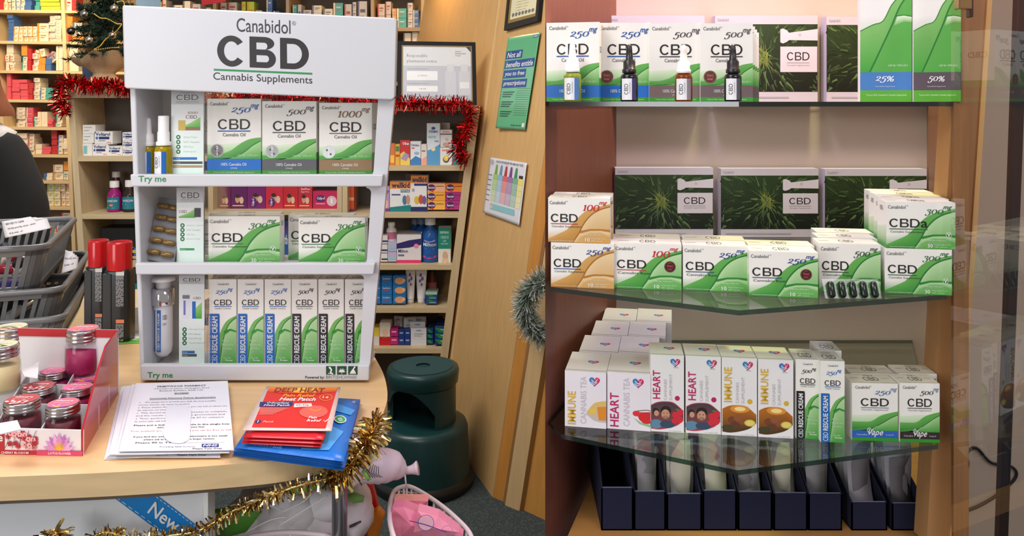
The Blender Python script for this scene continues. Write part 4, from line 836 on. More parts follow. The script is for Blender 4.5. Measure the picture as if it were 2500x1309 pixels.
# cartons in the stand
dc = 1.268
for i, (x0, x1, yt, num, band, nc, sl, tx) in enumerate(((506, 637, 241, '250', K(20, 105, 190), K(28, 95, 180), 'silver', 'oil carton with blue band in the display stand'), (640, 772, 247, '500', K(92, 92, 96), K(96, 86, 88), 'silver2', 'oil carton with grey band in the display stand'), (779, 908, 251, '1000', K(146, 116, 84), K(140, 105, 75), 'white', 'oil carton with tan band in the display stand'))):
    W, H, loc = at_shelf(x0, x1, yt, 427.5, None, dc, 0); loc.z = zs['a']; H = Z(yt, dc) - zs['a']
    make('oil_carton', oil(W, H, .055, num, band, nc, sl), tx, 'carton', loc, 0, 'oil cartons in the display stand')
for x0, x1, yt, xb0, xb1, tx in ((509, 683, 528, 512, 684, 'beside the blister tester'), (729, 891, 531, 704, 868, 'beside the frame column')):
    W, H, loc = at_shelf(x0, x1, yt, 644, None, dc, 0); loc.z = zs['b']; H = Z(yt, dc) - zs['b']
    o = make('capsule_carton', caps(W, H, .026), 'green 300 capsule carton in the display stand, ' + tx, 'carton', loc, 0, 'capsule cartons in the display stand')
    dup(o, (X(xb0, dc + .03), dc + .030, zs['b']), None, 'green 300 capsule carton behind the one ' + tx)
for i, (x0, x1, col, num, nm) in enumerate(((511, 578, BLUE, '250', 'nearest the tester niche'), (580, 644, BLUE, '250', 'middle of the blue three'), (646, 711, BLUE, '250', 'next to the black ones'), (712, 775, K(45, 40, 44), '500', 'next to the blue ones'), (777, 840, K(45, 40, 44), '500', 'middle of the black three'), (842, 903, K(45, 40, 44), '500', 'half behind the frame column'))):
    yt = 682; W, H, loc = at_shelf(x0, x1, yt, 893, None, dc, 0); loc.z = zs['c']; H = Z(yt, dc) - zs['c']
    make('cream_carton', rescue(W * .985, H, .040, num, col), ('blue' if i < 3 else 'black') + '-barred cream carton in the display stand, ' + nm, 'carton', loc, 0, 'cream cartons in the display stand')
# testers
YO = K(205, 178, 20)
dropper('dropper_bottle', 'yellow oil tester bottle with white dropper cap in the display niche', 337, 373, 288, 1.262, zs['a'], K(238, 238, 238), YO, False, BLUE)
dropper('spray_bottle', 'yellow oil tester bottle with white spray cap in the display niche', 370, 411, 283, 1.246, zs['a'], K(238, 238, 238), YO, True, BLUE)
# blister of ten capsules
dB = 1.256; c4 = [(368, 487), (431, 499), (424, 644), (355, 632)]
root = empty('blister_pack', (X(392, dB), dB, zs['b'])); tag(root, 'silver blister pack of ten amber capsules leaning in the display niche', 'blister pack'); OB = (X(392, dB), dB, zs['b'])
top = Vector((0, .030, 0))
v = [P(*c4[3], dB), P(*c4[2], dB), P(*c4[1], dB) + top, P(*c4[0], dB) + top]; v = [Vector(p) - Vector(OB) for p in v]; v[0].z = max(v[0].z, 0); v[1].z = 0
b = MB(); n = Vector((0, .0012, .0003)); b.add(v + [p + n for p in v], [(0, 1, 2, 3), (7, 6, 5, 4), (0, 4, 5, 1), (1, 5, 6, 2), (2, 6, 7, 3), (3, 7, 4, 0)], K(128, 130, 136), 'gloss'); b.build('foil_sheet', root)
for r_ in range(5):
    for c_ in range(2):
        u, w_ = .27 + .46 * c_, .88 - .185 * r_
        p = (v[0] * (1 - u) + v[1] * u) * (1 - w_) + (v[3] * (1 - u) + v[2] * u) * w_
        b = MB(); b.M = Matrix.Translation(p + Vector((0, -.003, 0))) @ Matrix.Rotation(math.radians(8), 4, 'Y') @ Matrix.Rotation(math.radians(90), 4, 'Y')
        b.lathe([(0, -.0100), (.003, -.0092), (.0042, -.007), (.0042, .007), (.003, .0092), (0, .0100)], K(120, 92, 40), 'gloss', 14); b.build('capsule', root)
        b = MB(); b.M = Matrix.Translation(p + Vector((0, -.0016, 0))); b.lathe([(.0115, 0), (.0105, .002), (.009, .0022)], K(200, 200, 200), 'film', 16, sy=1, sx=1)
# cream pump
dP = 1.262; cx = X(388, dP); z0 = zs['c']; root = empty('cream_pump', (cx, dP + .016, z0)); tag(root, 'white airless cream pump with a chrome collar in the display niche', 'bottle')
hh = Z(682, dP) - z0; r = (X(417, dP) - X(358, dP)) / 2 * .93
b = MB(); b.lathe([(0, 0), (r * .95, 0), (r, .003), (r, hh * .70)], WHITE, 'bottleglass', 28); b.build('outer_sleeve', root)
b = MB(); b.lathe([(0, .012), (r * .4, .012), (r * .72, .018), (r * .80, .028), (r * .80, hh * .74)], K(240, 240, 242), 'plastic', 28); b.build('inner_bottle', root)
b = MB(); b.lathe([(r * 1.0, hh * .69), (r * 1.02, hh * .70), (r * 1.02, hh * .875), (r * .9, hh * .885), (r * .4, hh * .885)], K(205, 205, 208), 'chrome', 28); b.build('chrome_collar', root)
b = MB(); b.lathe([(r * .62, hh * .88), (r * .62, hh * .955), (r * 1.0, hh * .96), (r * 1.02, hh * .985), (r * .9, hh), (0, hh)], K(242, 242, 242), 'plastic', 28); b.build('pump_head', root)
b = MB()
for a_, b_, c_ in ((225, 238, K(40, 80, 150)), (252, 278, K(20, 110, 195))):
    for k in range(6):
        p, q = [math.radians(a_ + (b_ - a_) * (k + e) / 6) for e in (0, 1)]; R_ = r * .815
        b.quad((R_ * math.cos(p), R_ * math.sin(p), hh * (.16)), (R_ * math.cos(q), R_ * math.sin(q), hh * .16), (R_ * math.cos(q), R_ * math.sin(q), hh * .64), (R_ * math.cos(p), R_ * math.sin(p), hh * .64), c_, 'print')
f = Face(b, 1, 1, lambda u, v, l: (r * .83 * math.cos(math.radians(u)), r * .83 * math.sin(math.radians(u)), hh * v))
vs, fs, _ = tmesh('CBD RESCUE CREAM', .02); b.add([f.p(257 + 14 * (1 - q), .18 + .42 * p, 0) for p, q in vs], fs, WHITE, 'print')
vs, fs, _ = tmesh('CBD', .02); b.add([f.p(288 + 26 * p, .53 + .05 * q, 0) for p, q in vs], fs, BLACK, 'print')
vs, fs, _ = nmesh('250'); b.add([f.p(288 + 22 * p, .46 + .03 * q, 0) for p, q in vs], fs, BLUE, 'print')
b.build('printed_label', root)

# seam moulding on the panelled wall
b = MB(); q = [wpx(1223, -40, .004), wpx(1227, -40, .004), wpx(1101, 900, .004), wpx(1097, 900, .004)]; b.add(q + [p + Vector((.006, .002, 0)) for p in q], [(0, 1, 2, 3), (7, 6, 5, 4), (0, 4, 5, 1), (1, 5, 6, 2), (2, 6, 7, 3), (3, 7, 4, 0)], K(226, 190, 136), 'woodv'); tag(b.build('trim_7'), kind='structure')
# ================================================================ bookcases behind the counter
BK, BKD, BKB = K(206, 184, 146), K(180, 156, 118), K(112, 104, 96)
dk = 3.9; TH = .022
def bookcase(name, label, xl, xr, top, shelves, uprights, xrf, xlf, o):
    """uprights: pixel quads; shelves: front-edge rows between columns given by xlf(y), xrf(y)."""
    root = empty(name, o); tag(root, label, 'bookcase')
    for q in uprights:
        b = MB(); b.slab(q, dk - .002, .30, BK, 'woodv'); frame_local(b, o).build('upright', root)
    b = MB(); b.slab([(xlf(top) - 6, top), (xrf(top) + 14, top), (xrf(top) + 14, top + 13), (xlf(top) - 6, top + 13)], dk - .012, .32, BK, 'wood'); frame_local(b, o).build('top_board', root)
    for x0, x1, y in shelves:
        b = MB(); b.slab([(x0, y), (x1, y), (x1, y + 12), (x0, y + 12)], dk, .28, BK, 'wood'); frame_local(b, o).build('shelf', root)
    b = MB(); x0, x1 = X(xlf(top), dk), X(xrf(top), dk); x2 = X(xrf(1030), dk); b.add([(x0, dk + .285, Z(top + 13, dk)), (x1, dk + .285, Z(top + 13, dk)), (x2, dk + .285, 0.02), (x0 + .02, dk + .285, .02), (x0, dk + .297, Z(top + 13, dk)), (x1, dk + .297, Z(top + 13, dk)), (x2, dk + .297, 0.02), (x0 + .02, dk + .297, .02)], [(3, 2, 1, 0), (4, 5, 6, 7), (0, 1, 5, 4), (2, 3, 7, 6), (1, 2, 6, 5), (0, 4, 7, 3)], BKB, 'paint'); frame_local(b, o).build('back_panel', root)
    return root
yF = HY + ZC * F / dk
xlA = lambda y: 172 + .068 * (y - 208); xrB = lambda y: 1153 - .128 * (y - 262)
bookcase('bookcase', 'low wooden bookcase holding pain gel boxes and syrup bottles, under the small tree', 163, 846, 226, [(184, 512, 382), (191, 512, 523), (200, 512, 640), (207, 512, 752), (214, 512, 860), (515, 826, 513), (515, 826, 400), (515, 826, 640), (515, 826, 752), (515, 826, 860)],
         [[(163, 208), (178, 208), (178 + .068 * (yF - 208), yF), (163 + .068 * (yF - 208), yF)], [(508, 239), (520, 239), (520, yF), (508, yF)], [(823, 239), (835, 239), (835, yF), (823, yF)]], lambda y: 828, xlA, (X(500, dk), dk, 0))
bookcase('bookcase', 'low wooden bookcase of baby and vitamin products beside the panelled wall', 840, 1172, 258, [(838, xrB(y) + 4, y) for y in (405, 520, 647, 752, 851)],
         [[(836, 271), (848, 271), (848, yF), (836, yF)], [(1153, 259), (1172, 259), (1172 - .128 * (yF - 262), yF), (1153 - .128 * (yF - 262), yF)]], xrB, lambda y: 842, (X(1000, dk), dk, 0))

def prod(name, x0, x1, yt, ys, col, deco, label, cat='carton', group=None, t=.07, d=None, yb=None, mt='card', rz=0, top=None):
    d = d or dk + .05; z = Z(ys, dk) + .0004 if yb is None else Z(yb, d); W = X(x1, d) - X(x0, d); H = Z(yt, d) - z
    b = body(W, H, t, col, top); o = b.build(name, None, (X(x0, d), d, z), rz)
    if deco:
        p = MB(); f = Face(p, W, H, lift=.0006)
        for i, q in enumerate(deco):
            l = 1 + i * .5
            if q[0] == 'r': f.rect(*q[1:6], l)
            elif q[0] == 't': f.txt(q[1], *q[2:7], l, q[7] if len(q) > 7 else .012, res=1, rot=q[8] if len(q) > 8 else 0)
            elif q[0] == 'd': f.disc(q[1], q[2], q[3], q[5], l, 14, q[4])
            elif q[0] == 'p': f.poly(q[1], q[2], l)
        p.build('printed_face', o)
    return tag(o, label, cat, group)
def bottle(name, x0, x1, yt, ys, col, capc, label, capf=.2, lab=None, d=None, group=None, yb=None, neck=.55, shoulders=.62):
    d = d or dk + .06; z = Z(ys, dk) + .0004 if yb is None else Z(yb, d); r = (X(x1, d) - X(x0, d)) / 2; H = Z(yt, d) - z; o = empty(name, (X((x0 + x1) / 2, d), d + r, z)); tag(o, label, 'bottle', group)
    b = MB(); hb = H * (1 - capf); b.lathe([(0, 0), (r * .95, 0), (r, H * .03), (r, hb * shoulders), (r * .9, hb * (shoulders + .15)), (r * neck, hb * .93), (r * neck, hb)], col, 'gloss', 20); b.build('bottle', o)
    b = MB(); rc = r * max(neck + .12, .62); b.lathe([(rc, hb * .985), (rc, H * .985), (rc * .92, H), (0, H)], capc, 'plastic', 18); b.build('cap', o)
    if lab:
        b = MB(); n = 10
        for k in range(n):
            p, q = [math.radians(205 + 130 * (k + e) / n) for e in (0, 1)]; R_ = r * 1.012
            b.quad((R_ * math.cos(p), R_ * math.sin(p), hb * .12), (R_ * math.cos(q), R_ * math.sin(q), hb * .12), (R_ * math.cos(q), R_ * math.sin(q), hb * shoulders * .98), (R_ * math.cos(p), R_ * math.sin(p), hb * shoulders * .98), lab[0], 'print')
        f = Face(b, 1, 1, lambda u, v, l: (r * (1.02 + l * .003) * math.cos(math.radians(205 + 130 * u)), r * (1.02 + l * .003) * math.sin(math.radians(205 + 130 * u)), hb * (.12 + (shoulders * .98 - .12) * (1 - v))))
        if lab[1]: f.txt(lab[1], .15, .22, .85, .40, lab[2], 3, .01, res=2)
        for ex in lab[3:]:
            if ex[0] == 'r': f.rect(*ex[1:6], 1)
            else: f.disc(ex[1], ex[2], ex[3], ex[5], 16, 12, ex[4])
        b.build('label', o)
    return o
W1 = K(232, 230, 228); VB, VO = K(30, 50, 110), K(235, 120, 40)
volt = [('t', 'Voltarol', .06, .08, .86, .36, VB, .03), ('r', .24, .42, .82, .62, VB), ('d', .13, .52, .07, .11, K(60, 110, 190)), ('r', .24, .70, .60, .76, K(150, 150, 170)), ('t', '100 g', .68, .82, .92, .94, K(200, 50, 60), .02)]
gen = [('r', .1, .25, .7, .33, K(120, 180, 190)), ('r', .1, .6, .5, .66, K(150, 150, 160))]
for x0, x1, yt, yb, de, lab in ((201, 225, 350, 382, [('r', .15, .2, .5, .85, K(120, 190, 200))], 'small white carton with teal print standing upright beside the pain gel boxes'), (226, 264, 352, 382, volt, 'white pain gel box with navy print, lowest beside the upright carton'), (264, 298, 357, 382, volt, 'white pain gel box with navy print, low single one'),
                              (299, 327, 364, 382, volt, 'white pain gel box, lowest of the three beside the display stand'), (299, 327, 344, 363.5, volt, 'white pain gel box, middle of the three beside the display stand'), (299, 327, 323, 343.5, volt, 'white pain gel box, topmost of the three beside the display stand'),
                              (231, 275, 321, 351.5, volt, 'large white pain gel box with navy print, on top of another'), (202, 229, 327, 349.5, gen, 'small white carton with teal print, in the middle of its stack'), (202, 233, 305, 326.5, gen, 'small white carton with teal print, topmost of its stack')):
    prod('medicine_carton', x0, x1, yt, 382, W1, de, lab, 'carton', 'white cartons on the low bookcase', .09, None, yb if yb != 382 else None)
bottle('syrup_bottle', 255, 288, 443, 523, K(150, 25, 110), K(236, 234, 232), 'magenta antacid syrup bottle with white cap', .2, (K(30, 120, 140), 'GAVISCON', WHITE, ('r', 0, .5, 1, 1, K(150, 30, 120)), ('d', .5, .66, .12, .09, K(240, 130, 60)), ('r', .2, .82, .62, .94, K(225, 225, 220))), None, 'antacid syrup bottles')
bottle('syrup_bottle', 292, 327, 441, 523, K(45, 26, 20), K(236, 234, 232), 'brown antacid syrup bottle with white cap', .2, (K(30, 120, 140), 'GAVISCON', WHITE, ('r', .6, .42, 1, .52, K(200, 40, 60)), ('r', .1, .5, .45, .66, K(220, 215, 205))), None, 'antacid syrup bottles')
bottle('syrup_bottle', 263, 291, 420, 523, K(70, 26, 40), K(230, 228, 226), 'dark syrup bottle with white cap, behind the magenta one', .14, None, dk + .17, 'antacid syrup bottles')
b = MB(); d = dk + .08; b.box(X(245, d), X(333, d), d, d + .12, Z(640, dk) + .0005, Z(556, d), K(26, 24, 24), 'plastic'); o = b.build('radio', bevel=.004); tag(o, 'black boxy device on the dark shelf above the aerosols', 'device')
for k, (x, c) in enumerate(((308, K(226, 180, 40)), (322, K(30, 110, 180)))):
    for j in range(2): prod('medicine_carton', x, x + 18, 606 + 16 * j, 640, (c if j == 0 else (K(210, 50, 110) if k == 0 else c)), [('r', .1, .3, .9, .7, K(250, 220, 90) if k else K(220, 70, 60)), ('t', 'Nexx', .2, .35, .8, .6, BLACK)], ('small ' + ('yellow' if k == 0 else 'blue') + ' carton beside the black device, ' + ('upper' if j == 0 else 'lower')), 'carton', 'small bright cartons beside the black device', .06, None, 622 if j == 0 else None)
prod('medicine_carton', 312, 346, 693, 752, K(20, 130, 140), [('t', 'CARDIO', .1, .3, .95, .5, WHITE, .01), ('t', 'COMPLEX', .1, .6, .7, .72, WHITE, .0)], 'teal carton low on the bookcase behind the aerosols')
# middle bay, seen through the display stand
PH = lambda u, v: [('d', u - .1, v, .14, .16, K(206, 160, 130)), ('d', u + .16, v + .05, .13, .14, K(225, 190, 165)), ('d', u - .1, v - .12, .14, .08, K(60, 40, 30))]
for x0, x1, yt, c, tx, nm in ((535, 563, 452, K(110, 28, 78), '', 'plum'), (564, 603, 448, K(98, 28, 96), '', 'purple'), (604, 648, 446, K(120, 30, 110), 'Calpol', 'violet'), (649, 691, 446, K(206, 38, 66), 'Calpol', 'crimson'), (692, 727, 447, K(196, 34, 46), '', 'red'), (728, 762, 450, K(200, 34, 58), 'SixPlus', 'bright red'), (764, 826, 467, K(196, 28, 84), 'Calpol', 'wide pink')):
    de = PH(.5, .62) + [('r', .1, .86, .8, .9, K(240, 200, 120))]
    if nm == 'wide pink': de = [('d', .30, .42, .2, .2, K(90, 30, 110)), ('t', 'Calpol', .15, .32, .47, .52, WHITE, .02), ('t', 'FASTMELTS', .12, .68, .48, .76, WHITE), ('d', .74, .56, .2, .3, K(225, 190, 205)), ('r', .7, .4, .78, .7, K(240, 240, 240))]
    elif tx == 'Calpol': de = PH(.55, .6) + [('d', .35, .75, .18, .18, K(90, 30, 120)), ('t', 'Calpol', .24, .62, .42, .9, WHITE, .02, 1)]
    elif tx: de += [('t', tx, .2, .15, .85, .24, WHITE, .01), ('t', 'Sugar Free', .2, .28, .8, .35, WHITE)]
    prod('medicine_carton', x0, x1, yt, 513, c, de, 'children\'s medicine carton, ' + nm + ', seen through the display stand', 'carton', 'red and purple cartons behind the display stand')
prod('medicine_carton', 851, 864, 440, 520, K(226, 90, 40), [('r', 0, .55, 1, .65, K(240, 190, 150)), ('r', 0, .92, 1, 1, K(90, 60, 130))], 'slim orange carton seen through the display stand')
prod('medicine_carton', 672, 706, 540, 640, K(40, 90, 160), [('r', 0, .1, 1, .3, K(90, 60, 140)), ('t', 'mouth', .2, .35, .9, .6, WHITE)], 'blue carton seen in the gap between the capsule cartons')
prod('paper_leaflet', 640, 716, 220, 400, K(230, 70, 110), [('r', .3, .06, .9, .1, K(250, 190, 205)), ('r', .3, .14, .9, .17, K(250, 200, 210))], 'pink leaflet standing behind the oil cartons', 'leaflet', None, .004)
prod('paper_leaflet', 742, 806, 226, 400, K(236, 234, 230), [('r', .1, .1, .8, .12, K(180, 180, 180))], 'white leaflet standing behind the oil cartons', 'leaflet', None, .004)
prod('paper_leaflet', 820, 870, 222, 405, K(40, 60, 96), [('r', .2, .05, .9, .08, K(180, 190, 210))], 'navy leaflet standing behind the oil cartons', 'leaflet', None, .004)
# right bookcase, shelf by shelf
g1 = 'remedies on the upper bookcase shelf'
prod('medicine_carton', 938, 951, 350, 405, K(190, 100, 50), [('r', .1, .5, .9, .8, K(230, 180, 70))], 'brown-orange slim carton beside the display stand', 'carton', g1, .06)
prod('medicine_carton', 952, 964, 350, 405, K(226, 120, 50), [('r', .1, .55, .9, .9, K(240, 200, 80))], 'orange slim carton, second from the display stand', 'carton', g1, .06)
prod('medicine_carton', 965, 976, 352, 405, K(232, 180, 70), [('r', .1, .1, .9, .35, K(90, 130, 70)), ('r', .1, .5, .9, .6, K(200, 70, 40))], 'yellow-green slim carton, third from the display stand', 'carton', g1, .06)
prod('medicine_carton', 977, 1001, 342, 405, K(206, 46, 48), [('t', 'Olbas', .22, .07, .9, .2, WHITE, .03), ('p', [(0, 1), (0, .55), (.4, .45), (1, .75), (1, 1)], K(240, 205, 90)), ('p', [(.05, .75), (.5, .5), (.95, .6), (.6, .85)], K(170, 150, 190))], 'red inhalant carton with yellow foot', 'carton', g1, .07)
prod('medicine_carton', 1002, 1027, 345, 405, K(230, 234, 238), [('t', 'Otrivine', .05, .1, .85, .22, K(30, 70, 150), .02), ('r', .1, .27, .4, .31, K(210, 50, 60)), ('p', [(0, 1), (0, .8), (.5, .62), (1, .72), (1, 1)], K(60, 130, 200)), ('d', .6, .5, .25, .06, K(140, 190, 220))], 'white and blue nasal spray carton', 'carton', g1, .07)
prod('medicine_carton', 1028, 1043, 352, 405, K(236, 222, 214), [('r', .1, .3, .7, .36, K(120, 120, 130)), ('p', [(0, 1), (0, .75), (1, .55), (1, 1)], K(240, 170, 150))], 'small pale pink carton beside the tall nasal spray', 'carton', g1, .06)
prod('medicine_carton', 1042, 1074, 301, 405, K(224, 234, 242), [('t', 'STERIMAR', .15, .17, .85, .23, K(40, 60, 130), .02), ('d', .5, .12, .16, .035, K(40, 70, 140)), ('t', 'BREATHE', .12, .3, .7, .36, K(120, 190, 210)), ('t', 'baby', .6, .4, .92, .46, K(60, 120, 190)), ('p', [(0, 1), (0, .66), (.5, .6), (1, .5), (1, 1)], K(90, 160, 210)), ('d', .5, .62, .16, .05, K(240, 230, 190))], 'tall white and sky blue nasal spray carton', 'carton', g1, .08)
prod('medicine_carton', 1074, 1104, 360, 405, K(236, 236, 232), [('t', 'little', .2, .1, .8, .22, K(220, 80, 50), .02), ('d', .5, .68, .26, .2, K(60, 90, 150)), ('d', .5, .62, .2, .16, K(240, 210, 60)), ('r', .45, .5, .65, .66, K(250, 235, 120))], 'white carton with a yellow moon picture', 'carton', g1, .08)
prod('medicine_carton', 1075, 1103, 317, 405, K(232, 228, 224), [('t', 'little', .2, .06, .8, .16, K(220, 80, 50), .02), ('r', 0, .22, 1, .28, K(60, 60, 100)), ('d', .5, .85, .3, .12, K(214, 170, 150)), ('d', .55, .55, .14, .08, K(200, 200, 200))], 'white carton stacked on the moon picture carton', 'carton', g1, .08, None, 359)
prod('medicine_carton', 1078, 1098, 300, 405, K(196, 190, 184), [('d', .5, .3, .2, .06, K(90, 90, 90))], 'grey hanging carton behind the white stack', 'carton', g1, .04, dk + .15)
prod('medicine_carton', 1105, 1119, 350, 405, K(40, 140, 150), [('r', .2, .3, .8, .5, K(220, 240, 240))], 'teal carton behind the hanging red tinsel', 'carton', g1, .06)
g2 = 'vitamins on the bookcase'
prod('vitamin_carton', 930, 951, 455, 520, K(186, 150, 200), [('t', 'baby', .05, .12, .95, .3, K(80, 30, 110), .02), ('d', .5, .7, .36, .2, K(230, 190, 165)), ('r', 0, .88, 1, 1, K(120, 60, 150))], 'lilac baby vitamin carton beside the display stand', 'carton', g2)
prod('vitamin_carton', 952, 1003, 443, 520, K(232, 234, 238), [('r', 0, 0, 1, .24, K(244, 150, 50)), ('t', 'wellkid', .08, .03, .94, .22, K(36, 40, 96), .03), ('r', .5, .27, .95, .36, K(30, 130, 160)), ('r', .08, .42, .5, .46, K(70, 70, 130)), ('p', [(0, 1), (0, .86), (1, .78), (1, 1)], K(20, 130, 130)), ('d', .70, .62, .1, .16, K(70, 120, 170)), ('d', .86, .60, .09, .16, K(200, 150, 120)), ('t', 'IMMUNE', .52, .29, .93, .35, WHITE, .01)], 'orange-topped children\'s vitamin carton with teal foot', 'carton', g2)
prod('vitamin_carton', 1003, 1044, 429, 520, K(234, 234, 236), [('r', 0, 0, 1, .2, K(244, 150, 50)), ('t', 'wellkid', .08, .03, .94, .19, K(36, 40, 96), .03), ('r', .2, .22, .95, .28, K(40, 50, 120)), ('t', '15', .08, .36, .22, .44, K(40, 50, 120)), ('d', .35, .68, .15, .11, K(220, 190, 60)), ('d', .6, .66, .14, .13, K(200, 80, 60)), ('d', .8, .68, .12, .12, K(120, 90, 160)), ('r', 0, .87, 1, 1, K(30, 40, 100))], 'tall orange-topped multivitamin carton with navy foot', 'carton', g2)
prod('vitamin_carton', 990, 1030, 424, 520, K(110, 60, 36), [], 'dark brown carton behind the tall multivitamin', 'carton', g2, .05, dk + .16)
for c in range(2):
    for r_ in range(3):
        col = ((K(240, 180, 140), K(244, 170, 60), K(244, 185, 80)), (K(238, 130, 40), K(170, 40, 130), K(180, 50, 140)))[c][r_]; y1 = 512.0 - 21.6 * (2 - r_)
        prod('vitamin_carton', 1042 + 46 * c, 1087 + 46 * c, y1 - 21, 520, col, [('d', .25, .5, .22, .4, K(80, 30, 100)), ('t', 'Bassetts', .08, .35, .44, .62, WHITE, .02), ('r', .5, .3, .92, .36, K(110, 60, 40)), ('d', .3, .85, .06, .12, K(220, 60, 40))],
             ('orange', 'purple')[c] + '-side stack of chewable vitamin cartons: ' + ('top', 'middle', 'lowest')[r_] + ' one' if False else 'chewable vitamin carton, ' + ('top', 'middle', 'lowest')[r_] + ' of the ' + ('pale orange stack', 'stack next to the bookcase end')[c], 'carton', g2, .07, None, y1)
g3 = 'baby care on the bookcase'
for k in range(3): prod('medicine_carton', 925, 946, 575 + 22 * k, 647, W1, [('r', .3, .6, 1, .8, K(50, 60, 120))], 'white carton by the display stand, ' + ('top', 'middle', 'lowest')[k] + ' of three under the pill jar', 'carton', g3, .06, None, 639.0 - 22 * (2 - k))
for k in range(2): prod('medicine_carton', 947, 968, 590 + 25 * k, 647, K(196, 186, 222), [('r', 0, .5, 1, .75, K(160, 205, 215))], 'lilac carton ' + ('under the white pill jar' if k == 0 else 'at the bottom of the pill jar stack'), 'carton', g3, .06, None, 639.0 - 25 * (1 - k))
bottle('pill_jar', 941, 967, 544, 647, K(236, 236, 236), K(238, 238, 238), 'small white pill jar standing on lilac cartons', .2, (K(200, 120, 150), '', WHITE, ('r', .2, .3, .8, .45, K(80, 150, 180))), None, None, 589)
for k in range(3): prod('tablet_carton', 969 - k * 1, 1028 - k * 5, 573 - 4 * k, 647, K(232, 228, 232), [('p', [(0, .32), (.5, .2), (1, .14), (1, .36), (.5, .46), (0, .5)], K(50, 40, 110)), ('t', 'Milton', .06, .52, .45, .64, K(40, 40, 110), .015), ('d', .8, .40, .1, .08, K(240, 140, 180)), ('r', .05, .7, .3, .76, K(120, 110, 150)), ('r', 0, .9, 1, 1, K(232, 50, 120))] if k == 0 else [], 'white and pink steriliser tablet carton, ' + ('front one' if k == 0 else ('second' if k == 1 else 'third') + ' in the row'), 'carton', g3, .055, dk + .05 + .06 * k)
MB_ = K(28, 92, 170)
for k, (x0, x1, yt, d_) in enumerate(((1027, 1070, 535, dk + .05), (1010, 1046, 534, dk + .15), (996, 1030, 535, dk + .19))):
    bottle('steriliser_bottle', x0, x1, yt, 647, MB_, K(226, 232, 240) if k == 0 else K(120, 140, 170), 'blue steriliser fluid bottle, ' + ('front one with white cap' if k == 0 else ('behind the front one' if k == 1 else 'farthest back in the corner')), .14, (MB_, 'Milton', WHITE, ('d', .5, .12, .3, .08, K(150, 140, 200)), ('d', .5, .92, .36, .1, K(220, 50, 130)), ('r', .3, .5, .7, .54, K(190, 215, 240))) if k == 0 else None, d_, g3, None, .42, .66)
prod('shampoo_carton', 1070, 1100, 556, 647, K(238, 234, 222), [('r', 0, 0, 1, .6, K(24, 140, 118)), ('t', 'DENTINOX', .14, .10, .86, .17, WHITE, .02), ('t', 'CRADLE', .18, .23, .84, .31, K(200, 240, 230), .0), ('t', 'CAP', .36, .34, .66, .41, K(200, 240, 230), .0), ('t', 'TREATMENT', .2, .44, .82, .48, K(190, 230, 220)), ('d', .55, .80, .2, .13, K(225, 180, 150)), ('d', .55, .94, .26, .08, K(235, 200, 180))], 'green and cream cradle cap shampoo carton with baby picture', 'carton', g3)
g4 = 'foot care on the bookcase'
for c in range(3):
    for r_ in range(3):
        x0 = (912, 931, 959)[c]; x1 = (929, 957, 990)[c]; y1 = 742.0 - 23 * (2 - r_)
        de = [('t', 'heelcare', .15, .2, .85, .4, WHITE), ('r', .15, .55, .7, .62, K(210, 70, 120))] if c < 2 else [('d', .55, .55, .4, .36, K(230, 165, 120)), ('d', .85, .5, .14, .2, K(240, 190, 150))]
        prod('plaster_carton', x0, x1, y1 - 22.5, 752, K(34, 120, 190), de, 'blue foot care carton, ' + ('top', 'middle', 'lowest')[r_] + ' of the ' + ('stack half behind the display stand', 'plain lettered stack', 'stack with foot pictures')[c], 'carton', g4, .07, None, y1)
def tubeup(x0, x1, yt, ys, col, label, d=None):
    d = d or dk + .06; z = Z(ys, dk) + .0005; w_ = X(x1, d) - X(x0, d); H = Z(yt, d) - z; o = empty('cream_tube', (X((x0 + x1) / 2, d), d + .03, z)); tag(o, label, 'tube', 'white cream tubes')
    b = MB(); n = 16; vs = []
    for i in range(6):
        t = i / 5
        for k in range(n): a = 2 * math.pi * k / n; vs.append((math.cos(a) * w_ * .5 * (.72 + .28 * t), math.sin(a) * .02 * (1 - t) + .0005, H * (.14 + .86 * t)))
    b.add(vs, [(i * n + k, i * n + (k + 1) % n, (i + 1) * n + (k + 1) % n, (i + 1) * n + k) for i in range(5) for k in range(n)], col, 'plastic', True); b.build('tube_body', o)
    b = MB(); b.lathe([(0, 0), (w_ * .33, 0), (w_ * .33, H * .14), (w_ * .3, H * .15)], K(236, 234, 236), 'plastic', 16); b.build('screw_cap', o)
    b = MB(); f = Face(b, w_, H, lambda u, v, l: ((u - .5) * w_, -.021 + .019 * (1 - v), H * (1 - v)))
    for u, v, r_ in ((.45, .2, .11), (.6, .3, .12), (.4, .36, .10), (.55, .46, .09)): f.disc(u, v, r_, K(120, 90, 170), 1, 8, r_ * .5)
    b.build('flower_print', o)
tubeup(988, 1013, 656, 752, K(236, 234, 238), 'white cream tube with lilac flowers, beside the foot care cartons'); tubeup(1013, 1041, 657, 752, K(238, 236, 240), 'white cream tube with lilac flowers, beside the green cartons')
bottle('lotion_bottle', 1041, 1066, 655, 752, K(120, 60, 50), K(30, 26, 26), 'brown and pink lotion bottle in the dark corner', .12, (K(190, 110, 110), '', WHITE, ('r', 0, .4, 1, .6, K(90, 130, 150))), dk + .17)
for k in range(3): prod('plaster_carton', 1039, 1067, (714, 720, 732)[k], 752, K(30, 70, 140) if k else K(170, 205, 190), [('p', [(0, 0), (.5, 0), (.9, .5), (.4, .5)], K(40, 130, 70)), ('r', .3, .6, .9, .75, K(160, 200, 220))] if k else [], 'green and blue carton, ' + ('pale one leaning on top' if k == 0 else ('upper' if k == 1 else 'lower') + ' of two beside the tubes'), 'carton', g4, .08, None, (719.5, 731.5, 742.5)[k])
g5 = 'remedies on the lowest bookcase shelf'
